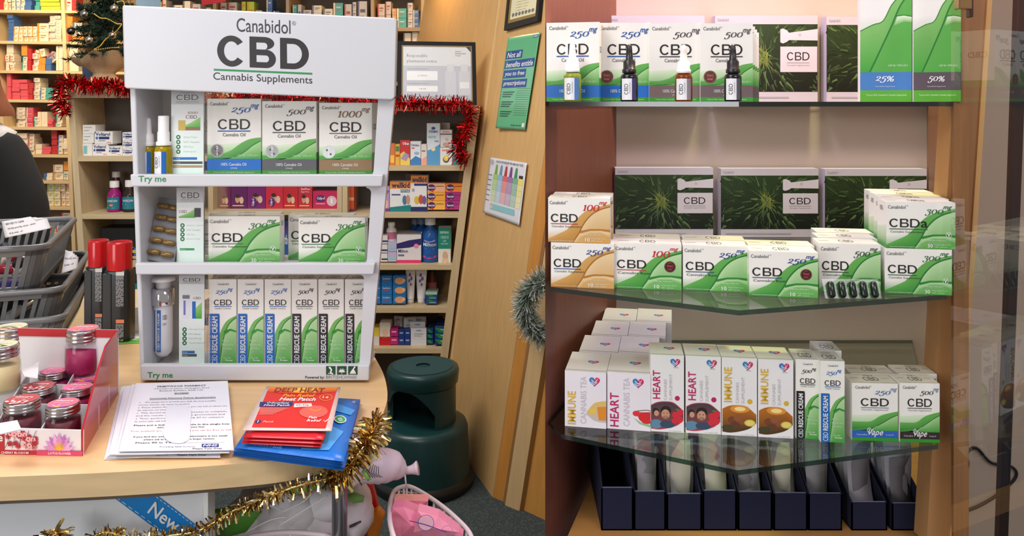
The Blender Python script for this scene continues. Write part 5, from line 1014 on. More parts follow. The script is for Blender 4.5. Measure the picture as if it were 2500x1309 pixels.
prod('medicine_carton', 912, 926, 800, 851, K(238, 210, 70), [('r', 0, .5, 1, 1, K(230, 225, 225))], 'yellow and white carton beside the display stand', 'carton', g5)
prod('medicine_carton', 927, 953, 788, 851, K(236, 226, 216), [('r', 0, .62, 1, 1, K(206, 30, 40)), ('d', .5, .42, .3, .14, K(240, 200, 170)), ('t', 'infacol', .2, .58, .8, .68, K(200, 120, 80))], 'cream and red infant drops carton', 'carton', g5)
for k in range(2): prod('medicine_carton', 952, 972, 803 + 20 * k, 851, K(196, 36, 120), [('r', .2, .3, .8, .5, K(240, 180, 210))], 'magenta carton, ' + ('upper' if k == 0 else 'lower') + ' of two', 'carton', g5, .06, None, 841.0 - 20 * (1 - k))
for k in range(2):
    for j in range(2): prod('medicine_carton', 973 + 15 * j, 987 + 15 * j, 806 + 18 * k, 851, K(34, 60, 140), [('r', .2, .3, .8, .5, K(160, 190, 230))], 'navy blue carton, ' + ('upper' if k == 0 else 'lower') + ' one, ' + ('beside the magenta pair' if j == 0 else 'beside the white packets'), 'carton', g5, .06, None, 841.5 - 18 * (1 - k))
for k, (x0, x1, yt) in enumerate(((1003, 1041, 802), (1001, 1038, 786), (986, 1016, 776), (1004, 1040, 774), (962, 984, 772))):
    prod('white_packet', x0, x1, yt, 851, K(222, 224, 230), [('r', .2, .3, .8, .34, K(150, 160, 180)), ('r', .2, .42, .7, .45, K(160, 165, 180)), ('d', .5, .12, .2, .04, K(150, 170, 200))], 'white hanging packet, ' + ('front of the cluster', 'second in the cluster', 'tilted one in the middle', 'third behind the cluster', 'one beyond the infant drops')[k], 'packet', 'white packets on the lowest shelf', .018, dk + .045 + .025 * k, None, 'card', (0, 0, .25, 0, -.3)[k])
for k in range(3): prod('plaster_carton', 1061, 1090, 799 + 14 * k, 851, K(30, 60, 140), [('p', [(0, .1), (.5, .1), (.9, .9), (.4, .9)], K(40, 140, 70)), ('r', .5, .3, .95, .5, K(150, 190, 220))], 'green-striped blue carton, ' + ('top', 'middle', 'lowest')[k] + ' at the bookcase end', 'carton', g5, .20, dk + .03, 841.5 - 14 * (2 - k))
for k in range(3): prod('plaster_carton', 1042, 1058, 803 + 13 * k, 851, K(30, 70, 120), [('p', [(0, .1), (.5, .1), (.9, .9), (.4, .9)], K(40, 140, 90))], 'small green-striped blue carton, ' + ('top', 'middle', 'lowest')[k] + ' beside the packets', 'carton', g5, .12, dk + .05, 839.5 - 13 * (2 - k))

# ================================================================ framed notice on the bookcase
FR = K(26, 26, 30); GLD = K(150, 124, 70)
def flatpanel(b, pts, t, col, mt): b.add(pts + [p + t for p in pts], [(3, 2, 1, 0), (4, 5, 6, 7), (0, 1, 5, 4), (1, 2, 6, 5), (2, 3, 7, 6), (3, 0, 4, 7)], col, mt)
def inset(q, k): c = sum(q, Vector()) / 4; return [p + (c - p).normalized() * 0 + (c - p) * k for p in q]
def framed(root, q, t, w1, w2, paper, O, name_paper='paper_sheet'):
    """q: outer corners tl,tr,br,bl; mitred frame rails, gold slip, sheet"""
    lerp = lambda u, v: (q[0] * (1 - u) + q[1] * u) * (1 - v) + (q[3] * (1 - u) + q[2] * u) * v
    def rails(a, c, col, th, nm, mt):
        for i in range(4):
            cs = [(0, 0), (1, 0), (1, 1), (0, 1)]; ins = lambda e, p: (p[0] + (e if p[0] == 0 else -e), p[1] + (e * asp if p[1] == 0 else -e * asp))
            p0, p1 = cs[i], cs[(i + 1) % 4]; b = MB(); pts = [lerp(*ins(a, p0)), lerp(*ins(a, p1)), lerp(*ins(c, p1)), lerp(*ins(c, p0))]
            flatpanel(b, [Vector(p) - Vector(O) + th for p in pts], t, col, mt); b.build(nm, root)
    asp = (q[1] - q[0]).length / (q[3] - q[0]).length
    rails(0, w1, FR, Vector((0, 0, 0)), 'frame_rail', 'matte'); rails(w1, w2, GLD, t * .25, 'gold_slip', 'plastic')
    b = MB(); pts = [lerp(u, v) - Vector(O) + t * .45 for u, v in ((w2, w2 * asp), (1 - w2, w2 * asp), (1 - w2, 1 - w2 * asp), (w2, 1 - w2 * asp))]; flatpanel(b, pts, t * .3, paper, 'paper'); sh = b.build(name_paper, root)
    m = MB(); f = Face(m, 1, 1 / asp, lambda u, v, l: tuple(lerp(w2 + (1 - 2 * w2) * u, w2 * asp + (1 - 2 * w2 * asp) * v) - Vector(O) + t * (.44 - .02 * l)))
    return sh, m, f
ztop = Z(258, dk - .012); d = dk + .02
q = [P(969, 99, d) + Vector((0, .05, 0)), P(1159, 103, d) + Vector((0, .05, 0)), P(1164, 243, d), P(970, 236, d)]
q[2].z = ztop + .002; q[3].z = ztop + .002
q[0] = P(969, 99, d); q[1] = P(1160, 102, d); q[0].y += .03; q[1].y += .03
O_ = tuple((q[2] + q[3]) / 2); root = empty('framed_notice', O_); tag(root, 'black framed pharmacist notice standing on the bookcase behind red tinsel', 'picture frame')
sh, m, f = framed(root, q, Vector((0, .015, 0)), .048, .064, K(228, 230, 236), O_)
f.rect(0, .36, 1, 1, K(196, 200, 212), 1); f.txt('Responsible', .06, .14, .36, .22, K(150, 154, 162), 2, 0, res=1); f.txt('pharmacist notice', .06, .245, .50, .315, K(150, 154, 162), 2, 0, res=1)
for i, s_ in enumerate(('General', 'Pharmaceutical', 'Council')): f.txh(s_, .77, .085 + .04 * i, .022, K(110, 112, 120), 2, .01, 0, 'l')
f.txt('The responsible pharmacist is:', .07, .41, .38, .435, K(120, 122, 130), 2, res=1); f.rect(.06, .46, .51, .63, K(244, 246, 250), 2); f.txt('J S SINGH', .22, .53, .35, .565, K(130, 130, 140), 3, res=1)
f.txt('Their registration number is:', .07, .68, .38, .705, K(120, 122, 130), 2, res=1); f.rect(.06, .735, .51, .84, K(244, 246, 250), 2); f.txt('2081945', .24, .775, .34, .80, K(130, 130, 140), 3, res=1)
f.txt('At this time, the above named person is in charge of this pharmacy.', .06, .915, .95, .945, K(110, 112, 120), 2, res=1)
for u in (.62, .82): f.rect(u, .46, u + .16, .9, K(210, 212, 222), 2); f.rect(u + .03, .33, u + .13, .46, K(216, 218, 226), 2)
f.rect(.83, .66, .97, .78, K(236, 238, 242), 3); f.poly([(.93, 0), (1, 0), (1, .1)], K(60, 58, 60), 3)
m.build('printed_notice', sh)
# framed certificate, poster and chart on the panelled wall
NW = Vector((.94, .34, -.1)).normalized()
q = [wpx(1243, -60, .02), wpx(1324, -75, .02), wpx(1312, 52, .02), wpx(1230, 75, .02)]
O_ = tuple(sum(q, Vector()) / 4); root = empty('framed_certificate', O_); tag(root, 'dark framed certificate hung high on the panelled wall', 'picture frame')
sh, m, f = framed(root, q, Vector((.018, .006, 0)), .07, .11, K(222, 216, 180), O_)
for k in range(7): f.disc(.12 + .125 * k, .88, .055, K(120, 120, 116), 1, 6, .06)
for k, v in enumerate((.45, .52, .60, .68, .76)): f.txt('Certificate of membership'[: 24 - 2 * k], .2, v, .8 - .05 * k, v + .025, K(110, 106, 90), 1, res=1)
m.build('printed_certificate', sh)
def wallsheet(name, label, cat, q4, paper, sub=6, curl=0.0):
    q = [wpx(x, y, .006) for x, y in q4]; O_ = tuple(sum(q, Vector()) / 4); root = empty(name, O_); tag(root, label, cat)
    lerp = lambda u, v: (q[0] * (1 - u) + q[1] * u) * (1 - v) + (q[3] * (1 - u) + q[2] * u) * v
    bulge = lambda u, v: Vector((-.012 * curl * (1 - u) ** 2 - .004, 0, 0))
    b = MB(); n = sub; b.add([lerp(i / n, j / n) + bulge(i / n, j / n) - Vector(O_) for j in range(n + 1) for i in range(n + 1)], [(j * (n + 1) + i, j * (n + 1) + i + 1, (j + 1) * (n + 1) + i + 1, (j + 1) * (n + 1) + i) for j in range(n) for i in range(n)], paper, 'gloss', True)
    sh = b.build('sheet', root); sm_ = sh.modifiers.new('thick', 'SOLIDIFY'); sm_.thickness = .0006
    m = MB(); f = Face(m, 1, 1.6, lambda u, v, l: tuple(lerp(u, v) + bulge(u, v) + Vector((-.0010 - .00025 * l, -.0003, 0)) - Vector(O_)))
    return root, m, f
root, m, f = wallsheet('poster', 'green health service poster about free prescriptions on the panelled wall', 'poster', [(1249, 92), (1321, 78), (1284, 318), (1219, 313)], K(104, 186, 140), 28, 1)
for k, (s_, u1) in enumerate((('Not all', .50), ('benefits entitle', .93), ('you to free', .70), ('prescriptions', .78))):
    v = .155 + .105 * k; f.strip([(.03 + (u1 + .01) * q / 12, v) for q in range(13)], [(.03 + (u1 + .01) * q / 12, v + .088) for q in range(13)], K(28, 76, 150), K(28, 76, 150), 1, 1); f.txt(s_, .07, v + .016, u1, v + .076, WHITE, 2, .012, .15)
for k in range(3):
    for j in range(3): f.rect(.08, .60 + .105 * k + .024 * j, .46 - .05 * j, .611 + .105 * k + .024 * j, K(50, 90, 80), 1)
for k in range(13): f.rect(.52, .57 + .023 * k, .97, .573 + .023 * k, K(70, 130, 100), 1)
f.rect(.82, .02, .98, .05, K(60, 100, 150), 1); f.txt('NHS', .84, .025, .96, .045, WHITE, 2, .02, .2, res=1); f.txt('nhsbsa.nhs.uk', .5, .945, .84, .965, K(30, 70, 110), 1, res=1); f.rect(.88, .93, .96, .97, WHITE, 1)
m.build('printed_face', root)
root, m, f = wallsheet('wall_chart', 'white chart of coloured columns pinned on the panelled wall', 'poster', [(1201, 384), (1289, 398), (1270, 551), (1183, 518)], K(226, 228, 236), 20, .3)
CC = [K(150, 205, 90), K(130, 185, 225), K(225, 70, 85), K(150, 90, 170), K(90, 175, 130), K(238, 226, 90)]
f.txt('24 HOUR RELIEF FROM DRY EYE', .2, .035, .92, .075, K(80, 80, 90), 1, .01, res=1); f.disc(.08, .08, .05, K(180, 182, 190), 1, 10, .05)
for k, c in enumerate(CC):
    u = .17 + .135 * k
    if k < 5: f.poly([(u + .04, .12), (u + .07, .10), (u + .09, .13), (u + .10, .28), (u + .02, .28)], mixc(c, BLACK, .35), 1)
    else: f.rect(u + .01, .22, u + .11, .27, K(60, 50, 40), 1)
    for j in range(5): f.rect(u, .28 + .095 * j, u + .128, .37 + .095 * j, mixc(c, WHITE, .12 + .12 * (j % 2) + .1 * j), 2)
for j in range(6): f.rect(.03, .30 + .09 * j, .13, .315 + .09 * j, K(110, 110, 120), 1)
f.poly([(.18, .80), (.84, .78), (.86, .88), (.2, .90)], K(140, 200, 210), 1); f.txt('drops soothing relief', .32, .83, .72, .855, K(50, 80, 100), 2, res=1); f.disc(.23, .85, .035, K(240, 200, 180), 2, 8, .03)
m.build('printed_face', root)
# ================================================================ dispensary shelving in the warm back room
dq = 6.0; SHW = K(222, 196, 150)
xu = lambda y: 148 + .045 * y; xl = lambda y: -30 + .13 * y
rowsY = [-48, 24, 100, 172, 243, 310, 377, 441, 505, 568]
OQ = (X(60, dq), dq, 0); root = empty('shelving_unit', OQ); tag(root, 'tall pale dispensary shelving packed with medicine cartons in warm light', 'shelving')
for y in rowsY:
    b = MB(); b.slab([(xl(y) - 40, y - 1), (xu(y), y + 1), (xu(y), y + 8), (xl(y) - 40, y + 6)], dq, .30, SHW, 'wood'); frame_local(b, OQ).build('shelf', root)
    if y < 300:
        b = MB(); b.slab([(xu(y) + 8, y + 2), (345, y + 4), (345, y + 10), (xu(y) + 8, y + 8)], dq, .30, SHW, 'wood'); frame_local(b, OQ).build('shelf', root)
for a_, w_ in ((lambda y: xu(y), 9), (lambda y: xl(y) - 14, 14)):
    b = MB(); b.slab([(a_(-90), -90), (a_(-90) + w_, -90), (a_(760) + w_, 760), (a_(760), 760)], dq - .003, .31, SHW, 'woodv'); frame_local(b, OQ).build('upright', root)
b = MB(); b.slab([(-120, -90), (350, -90), (350, 760), (-120, 760)], dq + .31, .01, K(150, 128, 98), 'paint'); frame_local(b, OQ).build('back_panel', root)
_unit = {}
def unit(col, stripe):
    k = (col, stripe)
    if k not in _unit:
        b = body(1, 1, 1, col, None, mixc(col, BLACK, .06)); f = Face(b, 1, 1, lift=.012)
        if stripe: f.rect(.0, .0, .18, 1, stripe, 1); f.rect(.28, .3, .8, .42, mixc(stripe, BLACK, .2), 1); f.rect(.28, .55, .65, .63, K(140, 130, 120), 1)
        o = b.build('medicine_carton'); _unit[k] = o.data; bpy.data.objects.remove(o)
    return _unit[k]
CRM, PNK, TEAL, ORG, RED2, LIME, BLU2 = K(238, 224, 198), K(226, 92, 104), K(80, 170, 160), K(232, 150, 60), K(190, 50, 52), K(190, 205, 60), K(70, 110, 170)
NMC = {CRM: 'cream', PNK: 'pink', TEAL: 'teal', ORG: 'orange', RED2: 'dark red', LIME: 'lime green', BLU2: 'blue'}
ordw = ['top', 'top', 'second', 'third', 'fourth', 'fifth', 'sixth', 'seventh', 'eighth', 'lowest']
_cols = {}
def stack(si, x0, x1, yt, col, rows, cols, stripe=None, dz=0.0, base=None):
    for c in range(cols): _cols.setdefault(si, []).append((x0 + (x1 - x0) / cols * c, (x1 - x0) / cols, yt, col, rows, stripe, base))
def place_stacks():
    for si, lst in _cols.items():
        lst.sort(key=lambda q: q[0])
        for ci, (x0, w, yt, col, rows, stripe, base) in enumerate(lst):
            y = rowsY[si]; d = dq + .03; zb = Z(y, dq) + .001 if base is None else Z(base, d); w_ = X(x0 + w, d) - X(x0, d); h = (Z(yt, d) - zb) / rows
            for r_ in range(rows):
                o = bpy.data.objects.new('medicine_carton', unit(col, stripe)); COL.objects.link(o)
                o.location = (X(x0, d), d + R.uniform(0, .02), zb + h * r_); o.scale = (w_ * .97, R.uniform(.08, .12), h * .97); o.rotation_euler = (0, 0, R.uniform(-.03, .03))
                pos = 'only carton' if rows == 1 else ('lowest carton' if r_ == 0 else ('top carton' if r_ == rows - 1 else ORD[r_] + ' carton up'))
                tag(o, f'{NMC[col]} {pos} in the {ORD[ci]} stack along the {ordw[si]} warm-lit dispensary shelf', 'carton', f'{NMC[col]} cartons, {ordw[si]} dispensary shelf')
B3 = BLU2
for a in ((1, -6, 7, -20, RED2, 1, 1), (1, 8, 26, -16, CRM, 2, 2, ORG), (1, 27, 58, -14, CRM, 3, 3, B3), (1, 60, 76, -10, B3, 3, 1), (1, 84, 96, -10, TEAL, 3, 1), (1, 97, 146, -6, LIME, 3, 1),
          (2, 17, 31, 36, B3, 7, 1), (2, 32, 89, 64, CRM, 3, 5, ORG), (2, 90, 118, 56, CRM, 2, 1, ORG), (2, 119, 148, 38, CRM, 8, 2, K(210, 190, 180)),
          (3, 10, 34, 135, CRM, 5, 2, RED2), (3, 13, 30, 108, CRM, 3, 1), (3, 52, 64, 136, CRM, 2, 1, TEAL), (3, 52, 66, 110, ORG, 1, 1, None, 0, 136), (3, 66, 76, 118, RED2, 2, 1), (3, 78, 92, 130, CRM, 3, 1, PNK), (3, 92, 108, 140, ORG, 2, 1), (3, 110, 124, 142, BLU2, 2, 1), (3, 136, 152, 110, CRM, 1, 3),
          (4, 16, 26, 180, PNK, 2, 1), (4, 27, 46, 194, PNK, 5, 1), (4, 47, 66, 194, PNK, 6, 1), (4, 67, 79, 202, RED2, 3, 1), (4, 81, 96, 190, CRM, 5, 1, K(170, 160, 150)), (4, 97, 110, 214, CRM, 3, 1, B3), (4, 111, 128, 214, TEAL, 3, 1), (4, 130, 148, 220, CRM, 2, 1),
          (5, 40, 61, 262, CRM, 5, 1, K(200, 180, 160)), (5, 63, 80, 262, PNK, 4, 1, K(240, 200, 200)), (5, 82, 95, 285, CRM, 2, 1, TEAL), (5, 90, 115, 272, CRM, 1, 3), (5, 106, 127, 291, PNK, 3, 1), (5, 135, 150, 265, CRM, 5, 1, TEAL),
          (6, 40, 66, 325, CRM, 4, 1), (6, 68, 82, 327, CRM, 5, 1, PNK), (6, 84, 100, 352, CRM, 2, 1), (6, 101, 122, 359, PNK, 3, 1), (6, 124, 138, 317, RED2, 8, 1), (6, 140, 152, 330, CRM, 4, 1, B3), (6, 153, 164, 338, CRM, 6, 1),
          (7, 104, 112, 424, B3, 2, 1), (7, 113, 127, 423, CRM, 2, 1), (7, 128, 152, 402, CRM, 2, 1, K(210, 170, 120)), (7, 153, 166, 418, CRM, 1, 2, TEAL), (7, 153, 168, 394, ORG, 1, 1, None, 0, 417),
          (8, 112, 146, 449, CRM, 3, 2, LIME), (8, 147, 170, 449, CRM, 3, 2, ORG), (9, 150, 172, 520, CRM, 4, 1, PNK), (9, 120, 148, 530, CRM, 3, 2, RED2)):
    stack(*a[:5], a[5], a[6], *(a[7:] if len(a) > 7 else ()))
place_stacks()
for (si, x0, x1, yt, col, st, ang) in ((3, 80, 96, 104, CRM, RED2, .3), (3, 98, 112, 106, CRM, ORG, -.2), (3, 114, 132, 112, CRM, PNK, .7), (3, 116, 134, 126, CRM, B3, .9)):
    o = bpy.data.objects.new('medicine_carton', unit(col, st)); COL.objects.link(o); d = dq + .05; o.location = (X(x0, d), d, Z(140, d)); o.scale = (X(x1, d) - X(x0, d), .06, .06); o.rotation_euler = (0, ang, 0)
    tag(o, 'cream medicine carton tipped askew on the third dispensary heap' if False else {RED2: 'red-ended', ORG: 'orange-ended', PNK: 'pink-ended', B3: 'blue-ended'}[st] + ' carton tipped askew in the heap on the third dispensary shelf', 'carton', 'tipped cartons in the dispensary heap')
# the bay beside it
for (x0, x1, yt, y, c, st, nm) in ((164, 177, 40, 102, ORG, None, 'tall orange'), (165, 205, 86, 102, ORG, RED2, 'flat orange'), (168, 192, 144, 174, CRM, None, 'lower white'), (168, 190, 116, 174, CRM, None, 'upper white'), (178, 200, 55, 86, CRM, B3, 'cream'), (160, 175, -5, 26, CRM, RED2, 'red-ended'), (176, 186, -10, 26, RED2, None, 'red')):
    d = dq + .03; o = bpy.data.objects.new('medicine_carton', unit(c, st)); COL.objects.link(o); zb = Z(y - .5, dq) if nm not in ('upper white', 'cream') else Z(144.5 if nm == 'upper white' else 86, d); o.location = (X(x0, d), d, zb); o.scale = (X(x1, d) - X(x0, d), .1, Z(yt, d) - zb)
    tag(o, nm + ' carton on the dispensary shelf beside the small tree', 'carton', 'cartons in the narrow dispensary bay')
# dark shelving above, glimpsed over the header
de_ = 5.5; OD = (X(760, de_), de_, 0); root = empty('shelving_unit', OD); tag(root, 'shadowy shelving full of cartons seen above the display header', 'shelving')
for y in (-60, 67, 200, 330):
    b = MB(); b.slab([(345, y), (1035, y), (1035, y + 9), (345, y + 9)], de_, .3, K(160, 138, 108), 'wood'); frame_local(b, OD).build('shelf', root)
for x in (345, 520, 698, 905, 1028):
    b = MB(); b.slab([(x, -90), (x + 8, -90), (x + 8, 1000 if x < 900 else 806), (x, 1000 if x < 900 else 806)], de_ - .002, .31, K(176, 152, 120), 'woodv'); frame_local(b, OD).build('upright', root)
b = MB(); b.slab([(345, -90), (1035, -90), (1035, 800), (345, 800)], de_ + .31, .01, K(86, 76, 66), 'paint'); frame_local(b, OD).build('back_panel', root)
rq = random.Random(21); x = 356
pal = [(CRM, K(120, 120, 130)), (K(206, 196, 186), K(90, 90, 120)), (K(206, 196, 186), K(190, 80, 60)), (BLU2, CRM), (TEAL, CRM), (LIME, ORG), (ORG, CRM), (CRM, RED2)]
names = ['white', 'grey', 'grey-red', 'blue', 'teal', 'lime', 'orange', 'red-striped']
i = 0
while x < 1020:
    w_ = rq.choice((10, 14, 18, 24)); k = rq.choice((0, 1, 2, 0, 1, 2, 3, 4, 5, 6, 7)); 
    if any(abs(x + w_ / 2 - u) < w_ / 2 + 9 for u in (524, 702, 909)): x += 6; continue
    if rq.random() < .12: x += 10; continue
    n = rq.choice((1, 2, 3)); top = rq.uniform(-4, 26); h = (67 - top) / n; d = de_ + .04
    for r_ in range(n):
        o = bpy.data.objects.new('medicine_carton', unit(*pal[k])); COL.objects.link(o); hh = h / F * d; o.location = (X(x, d), d, Z(67, de_) + .001 + hh * r_); o.scale = (w_ / F * d * .96, .1, hh * .97)
        pos = 'single' if n == 1 else (('lowest', 'middle', 'top')[r_] if n == 3 else ('lower', 'upper')[r_])
        tag(o, f'{pos} {names[k]} carton of the {ORD[i]} stack along the shadowy shelf above the header', 'carton', names[k] + ' cartons on the shadowy shelf')
    i += 1
    x += w_ + rq.choice((1, 1, 3))
for x0, x1, yt, nm in ((985, 1003, 80, 'squat'), (1004, 1020, 78, 'upright')):
    o = bpy.data.objects.new('medicine_carton', unit(CRM, K(120, 110, 100))); COL.objects.link(o); d = de_ + .05; zb = Z(200, de_) + .001; o.location = (X(x0, d), d, zb); o.scale = (X(x1, d) - X(x0, d), .1, Z(yt, d) - zb); tag(o, nm + ' pale carton on the shelf just above the framed notice', 'carton', 'pale cartons above the framed notice')
b = MB(); d = 5.2; b.slab([(332, -40), (392, -40), (392, 22), (332, 22)], d, .004, K(150, 185, 215), 'paper'); o = b.build('poster', bevel=0); tag(o, 'pale blue poster hanging high behind the tree and header', 'poster')
b = MB(); b.slab([(488, -30), (553, -35), (551, 4), (493, 13)], 5.2, .004, K(220, 60, 70), 'paper'); o = b.build('paper_leaflet'); tag(o, 'red leaflet hanging above the header', 'leaflet')

# ================================================================ tinsel
def tinsel(name, path, label, n, ln, wd, cols, mt='foil', seed=1, core=.003):
    rr = random.Random(seed); pts = [Vector(p) for p in path]; O_ = pts[0]; root = empty(name, O_); tag(root, label, 'tinsel')
    sm_ = smooth_path([tuple(p) for p in pts], False, 8); b = MB(); b.tube([p - O_ for p in sm_], core, cols[0], mt, 6); b.build('core_string', root)
    L = [0]; [L.append(L[-1] + (q - p).length) for p, q in zip(sm_, sm_[1:])]
    b = MB()
    for k in range(n):
        s = rr.uniform(0, L[-1]); j = max(i for i in range(len(L)) if L[i] <= s); j = min(j, len(sm_) - 2)
        p = sm_[j].lerp(sm_[j + 1], (s - L[j]) / max(L[j + 1] - L[j], 1e-9)); t = (sm_[j + 1] - sm_[j]).normalized()
        a = Vector((rr.gauss(0, 1), rr.gauss(0, 1), rr.gauss(0, 1))); u = (a - t * a.dot(t) * .7).normalized(); l = ln * rr.uniform(.55, 1.1)
        w_ = u.cross(Vector((rr.gauss(0, 1), rr.gauss(0, 1), rr.gauss(0, 1)))).normalized() * wd * .5
        m1 = p + u * l * .5 + Vector((0, 0, -l * .04)); e = p + u * l + Vector((0, 0, -l * .18)) - O_; m1 = m1 - O_; q = p - O_
        tw = w_.cross(u).normalized() * wd * .5 * rr.choice((-.6, .6, 0))
        b.add([q - w_, q + w_, m1 + w_ + tw, m1 - w_ - tw, e + tw * 1.5 + w_ * .5, e - tw * 1.5 - w_ * .5], [(0, 1, 2, 3), (3, 2, 4, 5)], rr.choice(cols), mt)
    o = b.build('tinsel_strands', root); o['kind'] = 'stuff'
    return root
REDT = [K(220, 30, 40), K(180, 16, 28), K(240, 70, 70), K(150, 10, 20)]; GOLT = [K(236, 206, 140), K(206, 170, 90), K(248, 236, 200), K(150, 116, 60)]
dt = 3.84
tinsel('red_tinsel', [P(x, y, dt) for x, y in ((345, 214), (300, 212), (262, 205), (222, 208), (195, 200), (170, 196), (152, 205), (146, 228), (150, 255), (160, 278))], 'red tinsel along the bookcase top under the small tree', 850, .05, .005, REDT, 'foil', 2)
tinsel('red_tinsel', [P(x, y, dt) for x, y in ((490, 232), (560, 238), (640, 232), (720, 236), (800, 236), (880, 245), (960, 250), (1010, 248), (1060, 252), (1110, 252), (1150, 262), (1148, 290), (1138, 320), (1122, 342), (1112, 365), (1128, 385), (1142, 392))], 'red tinsel draped along the bookcase under the framed notice, hanging at its end', 2100, .05, .005, REDT, 'foil', 3)
dg = 1.0
gp = [P(x, y, d) for x, y, d in ((225, 1312, .955), (262, 1300, .955), (330, 1314, .955), (420, 1308, .955), (480, 1298, .96), (530, 1272, .96), (565, 1250, .965), (600, 1235, .97), (640, 1218, .965), (700, 1196, .955), (760, 1178, .96), (815, 1165, .965), (850, 1145, .975), (878, 1115, .98), (898, 1085, .99), (910, 1058, 1.0))]
tinsel('gold_tinsel', gp, 'gold tinsel swagged under the counter edge', 900, .0125, .002, GOLT, 'foil', 4, .0018)
tinsel('gold_tinsel', [P(x, y, d) for x, y, d in ((800, 1168, .965), (840, 1150, .97), (872, 1112, .975), (897, 1080, .985), (914, 1045, 1.0), (915, 1025, 1.02))], 'thick gold tinsel bunch hanging at the counter\'s rounded end', 380, .024, .003, GOLT, 'foil', 5, .002)
tinsel('gold_tinsel', [P(x, y, .94) for x, y in ((120, 1318), (135, 1300), (140, 1318))], 'gold tinsel tuft at the bottom of the white panel', 60, .022, .004, GOLT, 'foil', 6, .0015)

# ================================================================ small christmas tree
dt_ = 4.0; base = P(255, 224, dt_); base.z = Z(226, dk) + .001; OT = tuple(base); rt = random.Random(8)
root = empty('christmas_tree', OT); tag(root, 'small artificial christmas tree in a burlap wrap on the bookcase', 'tree')
b = MB(); b.tube([(0, 0, .05), (0, 0, .62)], .008, K(60, 44, 30), 'matte', 8); b.build('trunk', root)
b = MB(); ND = [K(24, 48, 34), K(34, 62, 44), K(18, 36, 28), K(48, 76, 52)]
def needles(b, p0, p1, n, ln, cols, rr, w_=.0022, mt='matte', tip=None):
    t = (p1 - p0)
    for k in range(n):
        s = rr.random(); p = p0 + t * s; u = (t.normalized() * .6 + Vector((rr.gauss(0, .7), rr.gauss(0, .7), rr.gauss(0, .7)))).normalized(); l = ln * rr.uniform(.6, 1.1)
        w = u.cross(Vector((rr.gauss(0, 1), rr.gauss(0, 1), rr.gauss(0, 1)))).normalized() * w_
        c = rr.choice(cols); e = p + u * l
        if tip and rr.random() < .5: b.add([p - w, p + w, e + w * .6, e - w * .6], [(0, 1, 2, 3)], [c, c, tip, tip], mt)
        else: b.add([p - w, p + w, e], [(0, 1, 2)], c, mt)
brs = []
for k in range(120):
    z = .16 + .48 * (k / 120) ** .9; a = k * 2.399; rad = (.165 - .07 * ((z - .16) / .48)) * rt.uniform(.75, 1.1)
    p0 = Vector((0, 0, z)); p1 = Vector((math.cos(a) * rad, math.sin(a) * rad, z - .02 + rt.uniform(-.03, .05))); brs.append((p0, p1)); needles(b, p0, p1, 150, .032, ND, rt, .0026)
o = b.build('needle_branches', root); o['kind'] = 'stuff'
b = MB()
n = 22; vs = []
for i, (r_, z) in enumerate(((.066, 0), (.082, .02), (.08, .055), (.052, .085), (.05, .095), (.085, .125), (.118, .155), (.13, .18))):
    for k in range(n): a = 2 * math.pi * k / n; q = 1 + .10 * math.sin(a * 4 + i * .9) + .07 * math.sin(a * 9 + i); vs.append((math.cos(a) * r_ * q, math.sin(a) * r_ * q, z + ((.02 * math.sin(a * 2 + 3.6) + .012 * math.sin(a * 7)) if i > 5 else 0)))
b.add(vs, [(i * n + k, i * n + (k + 1) % n, (i + 1) * n + (k + 1) % n, (i + 1) * n + k) for i in range(7) for k in range(n)], K(176, 146, 112), 'fabric', True); b.build('burlap_wrap', root)
for x, y, c, nm in ((279, 20, K(200, 190, 175), 'silver bauble high beside the header'), (206, 34, K(170, 165, 155), 'silver bauble high on the outer side'), (173, 76, K(90, 84, 80), 'dark grey bauble at the tree edge'), (218, 97, K(196, 188, 172), 'silver bauble low in the middle'), (275, 86, K(176, 160, 140), 'rough glittery bauble beside the header')):
    d = 3.83; p = P(x, y, d); r_ = 9.5 / F * d; root = empty('bauble', p); tag(root, nm + ' of the small tree', 'bauble', 'baubles on the small tree')
    b = MB(); b.lathe([(r_ * math.sin(math.pi * k / 12), -r_ * math.cos(math.pi * k / 12)) for k in range(13)], c, 'metal' if 'glitter' not in nm else 'foil', 20); b.build('ball', root)
    b = MB(); b.lathe([(.004, r_ * .95), (.004, r_ * 1.15), (0, r_ * 1.16)], K(200, 170, 100), 'metal', 10); b.tube([(0, 0, r_ * 1.1), (0, .01, r_ * 2.4), (0, .06, r_ * 3.2)], .0008, K(160, 150, 120), 'metal', 4); b.build('hanging_cap', root)
root = empty('bead_garland', OT); tag(root, 'gold bead garland wound round the small tree', 'garland'); b = MB()
pb = smooth_path([tuple(P(x, y, 3.82) - Vector(OT)) for x, y in ((230, 34), (245, 44), (262, 46), (285, 58), (296, 60), (280, 80), (258, 96), (245, 112), (230, 122), (262, 118), (290, 116))], False, 7) + smooth_path([tuple(P(x, y, 3.82) - Vector(OT)) for x, y in ((286, 5), (300, 3), (304, 14))], False, 5)
for p in pb: b.lathe([(0, -.004), (.0035, -.002), (.0035, .002), (0, .004)], K(220, 180, 90), 'metal', 6, tuple(p))
o = b.build('gold_beads', root); o['kind'] = 'stuff'
b = MB(); b.slab([(199, 112), (222, 112), (226, 202), (204, 202)], 4.14, .05, K(70, 96, 130), 'card'); o = b.build('box_file'); o.location.z += (Z(226, dk) - Z(202, 4.14)) + .001; tag(o, 'blue box file standing behind the small tree', 'file box')

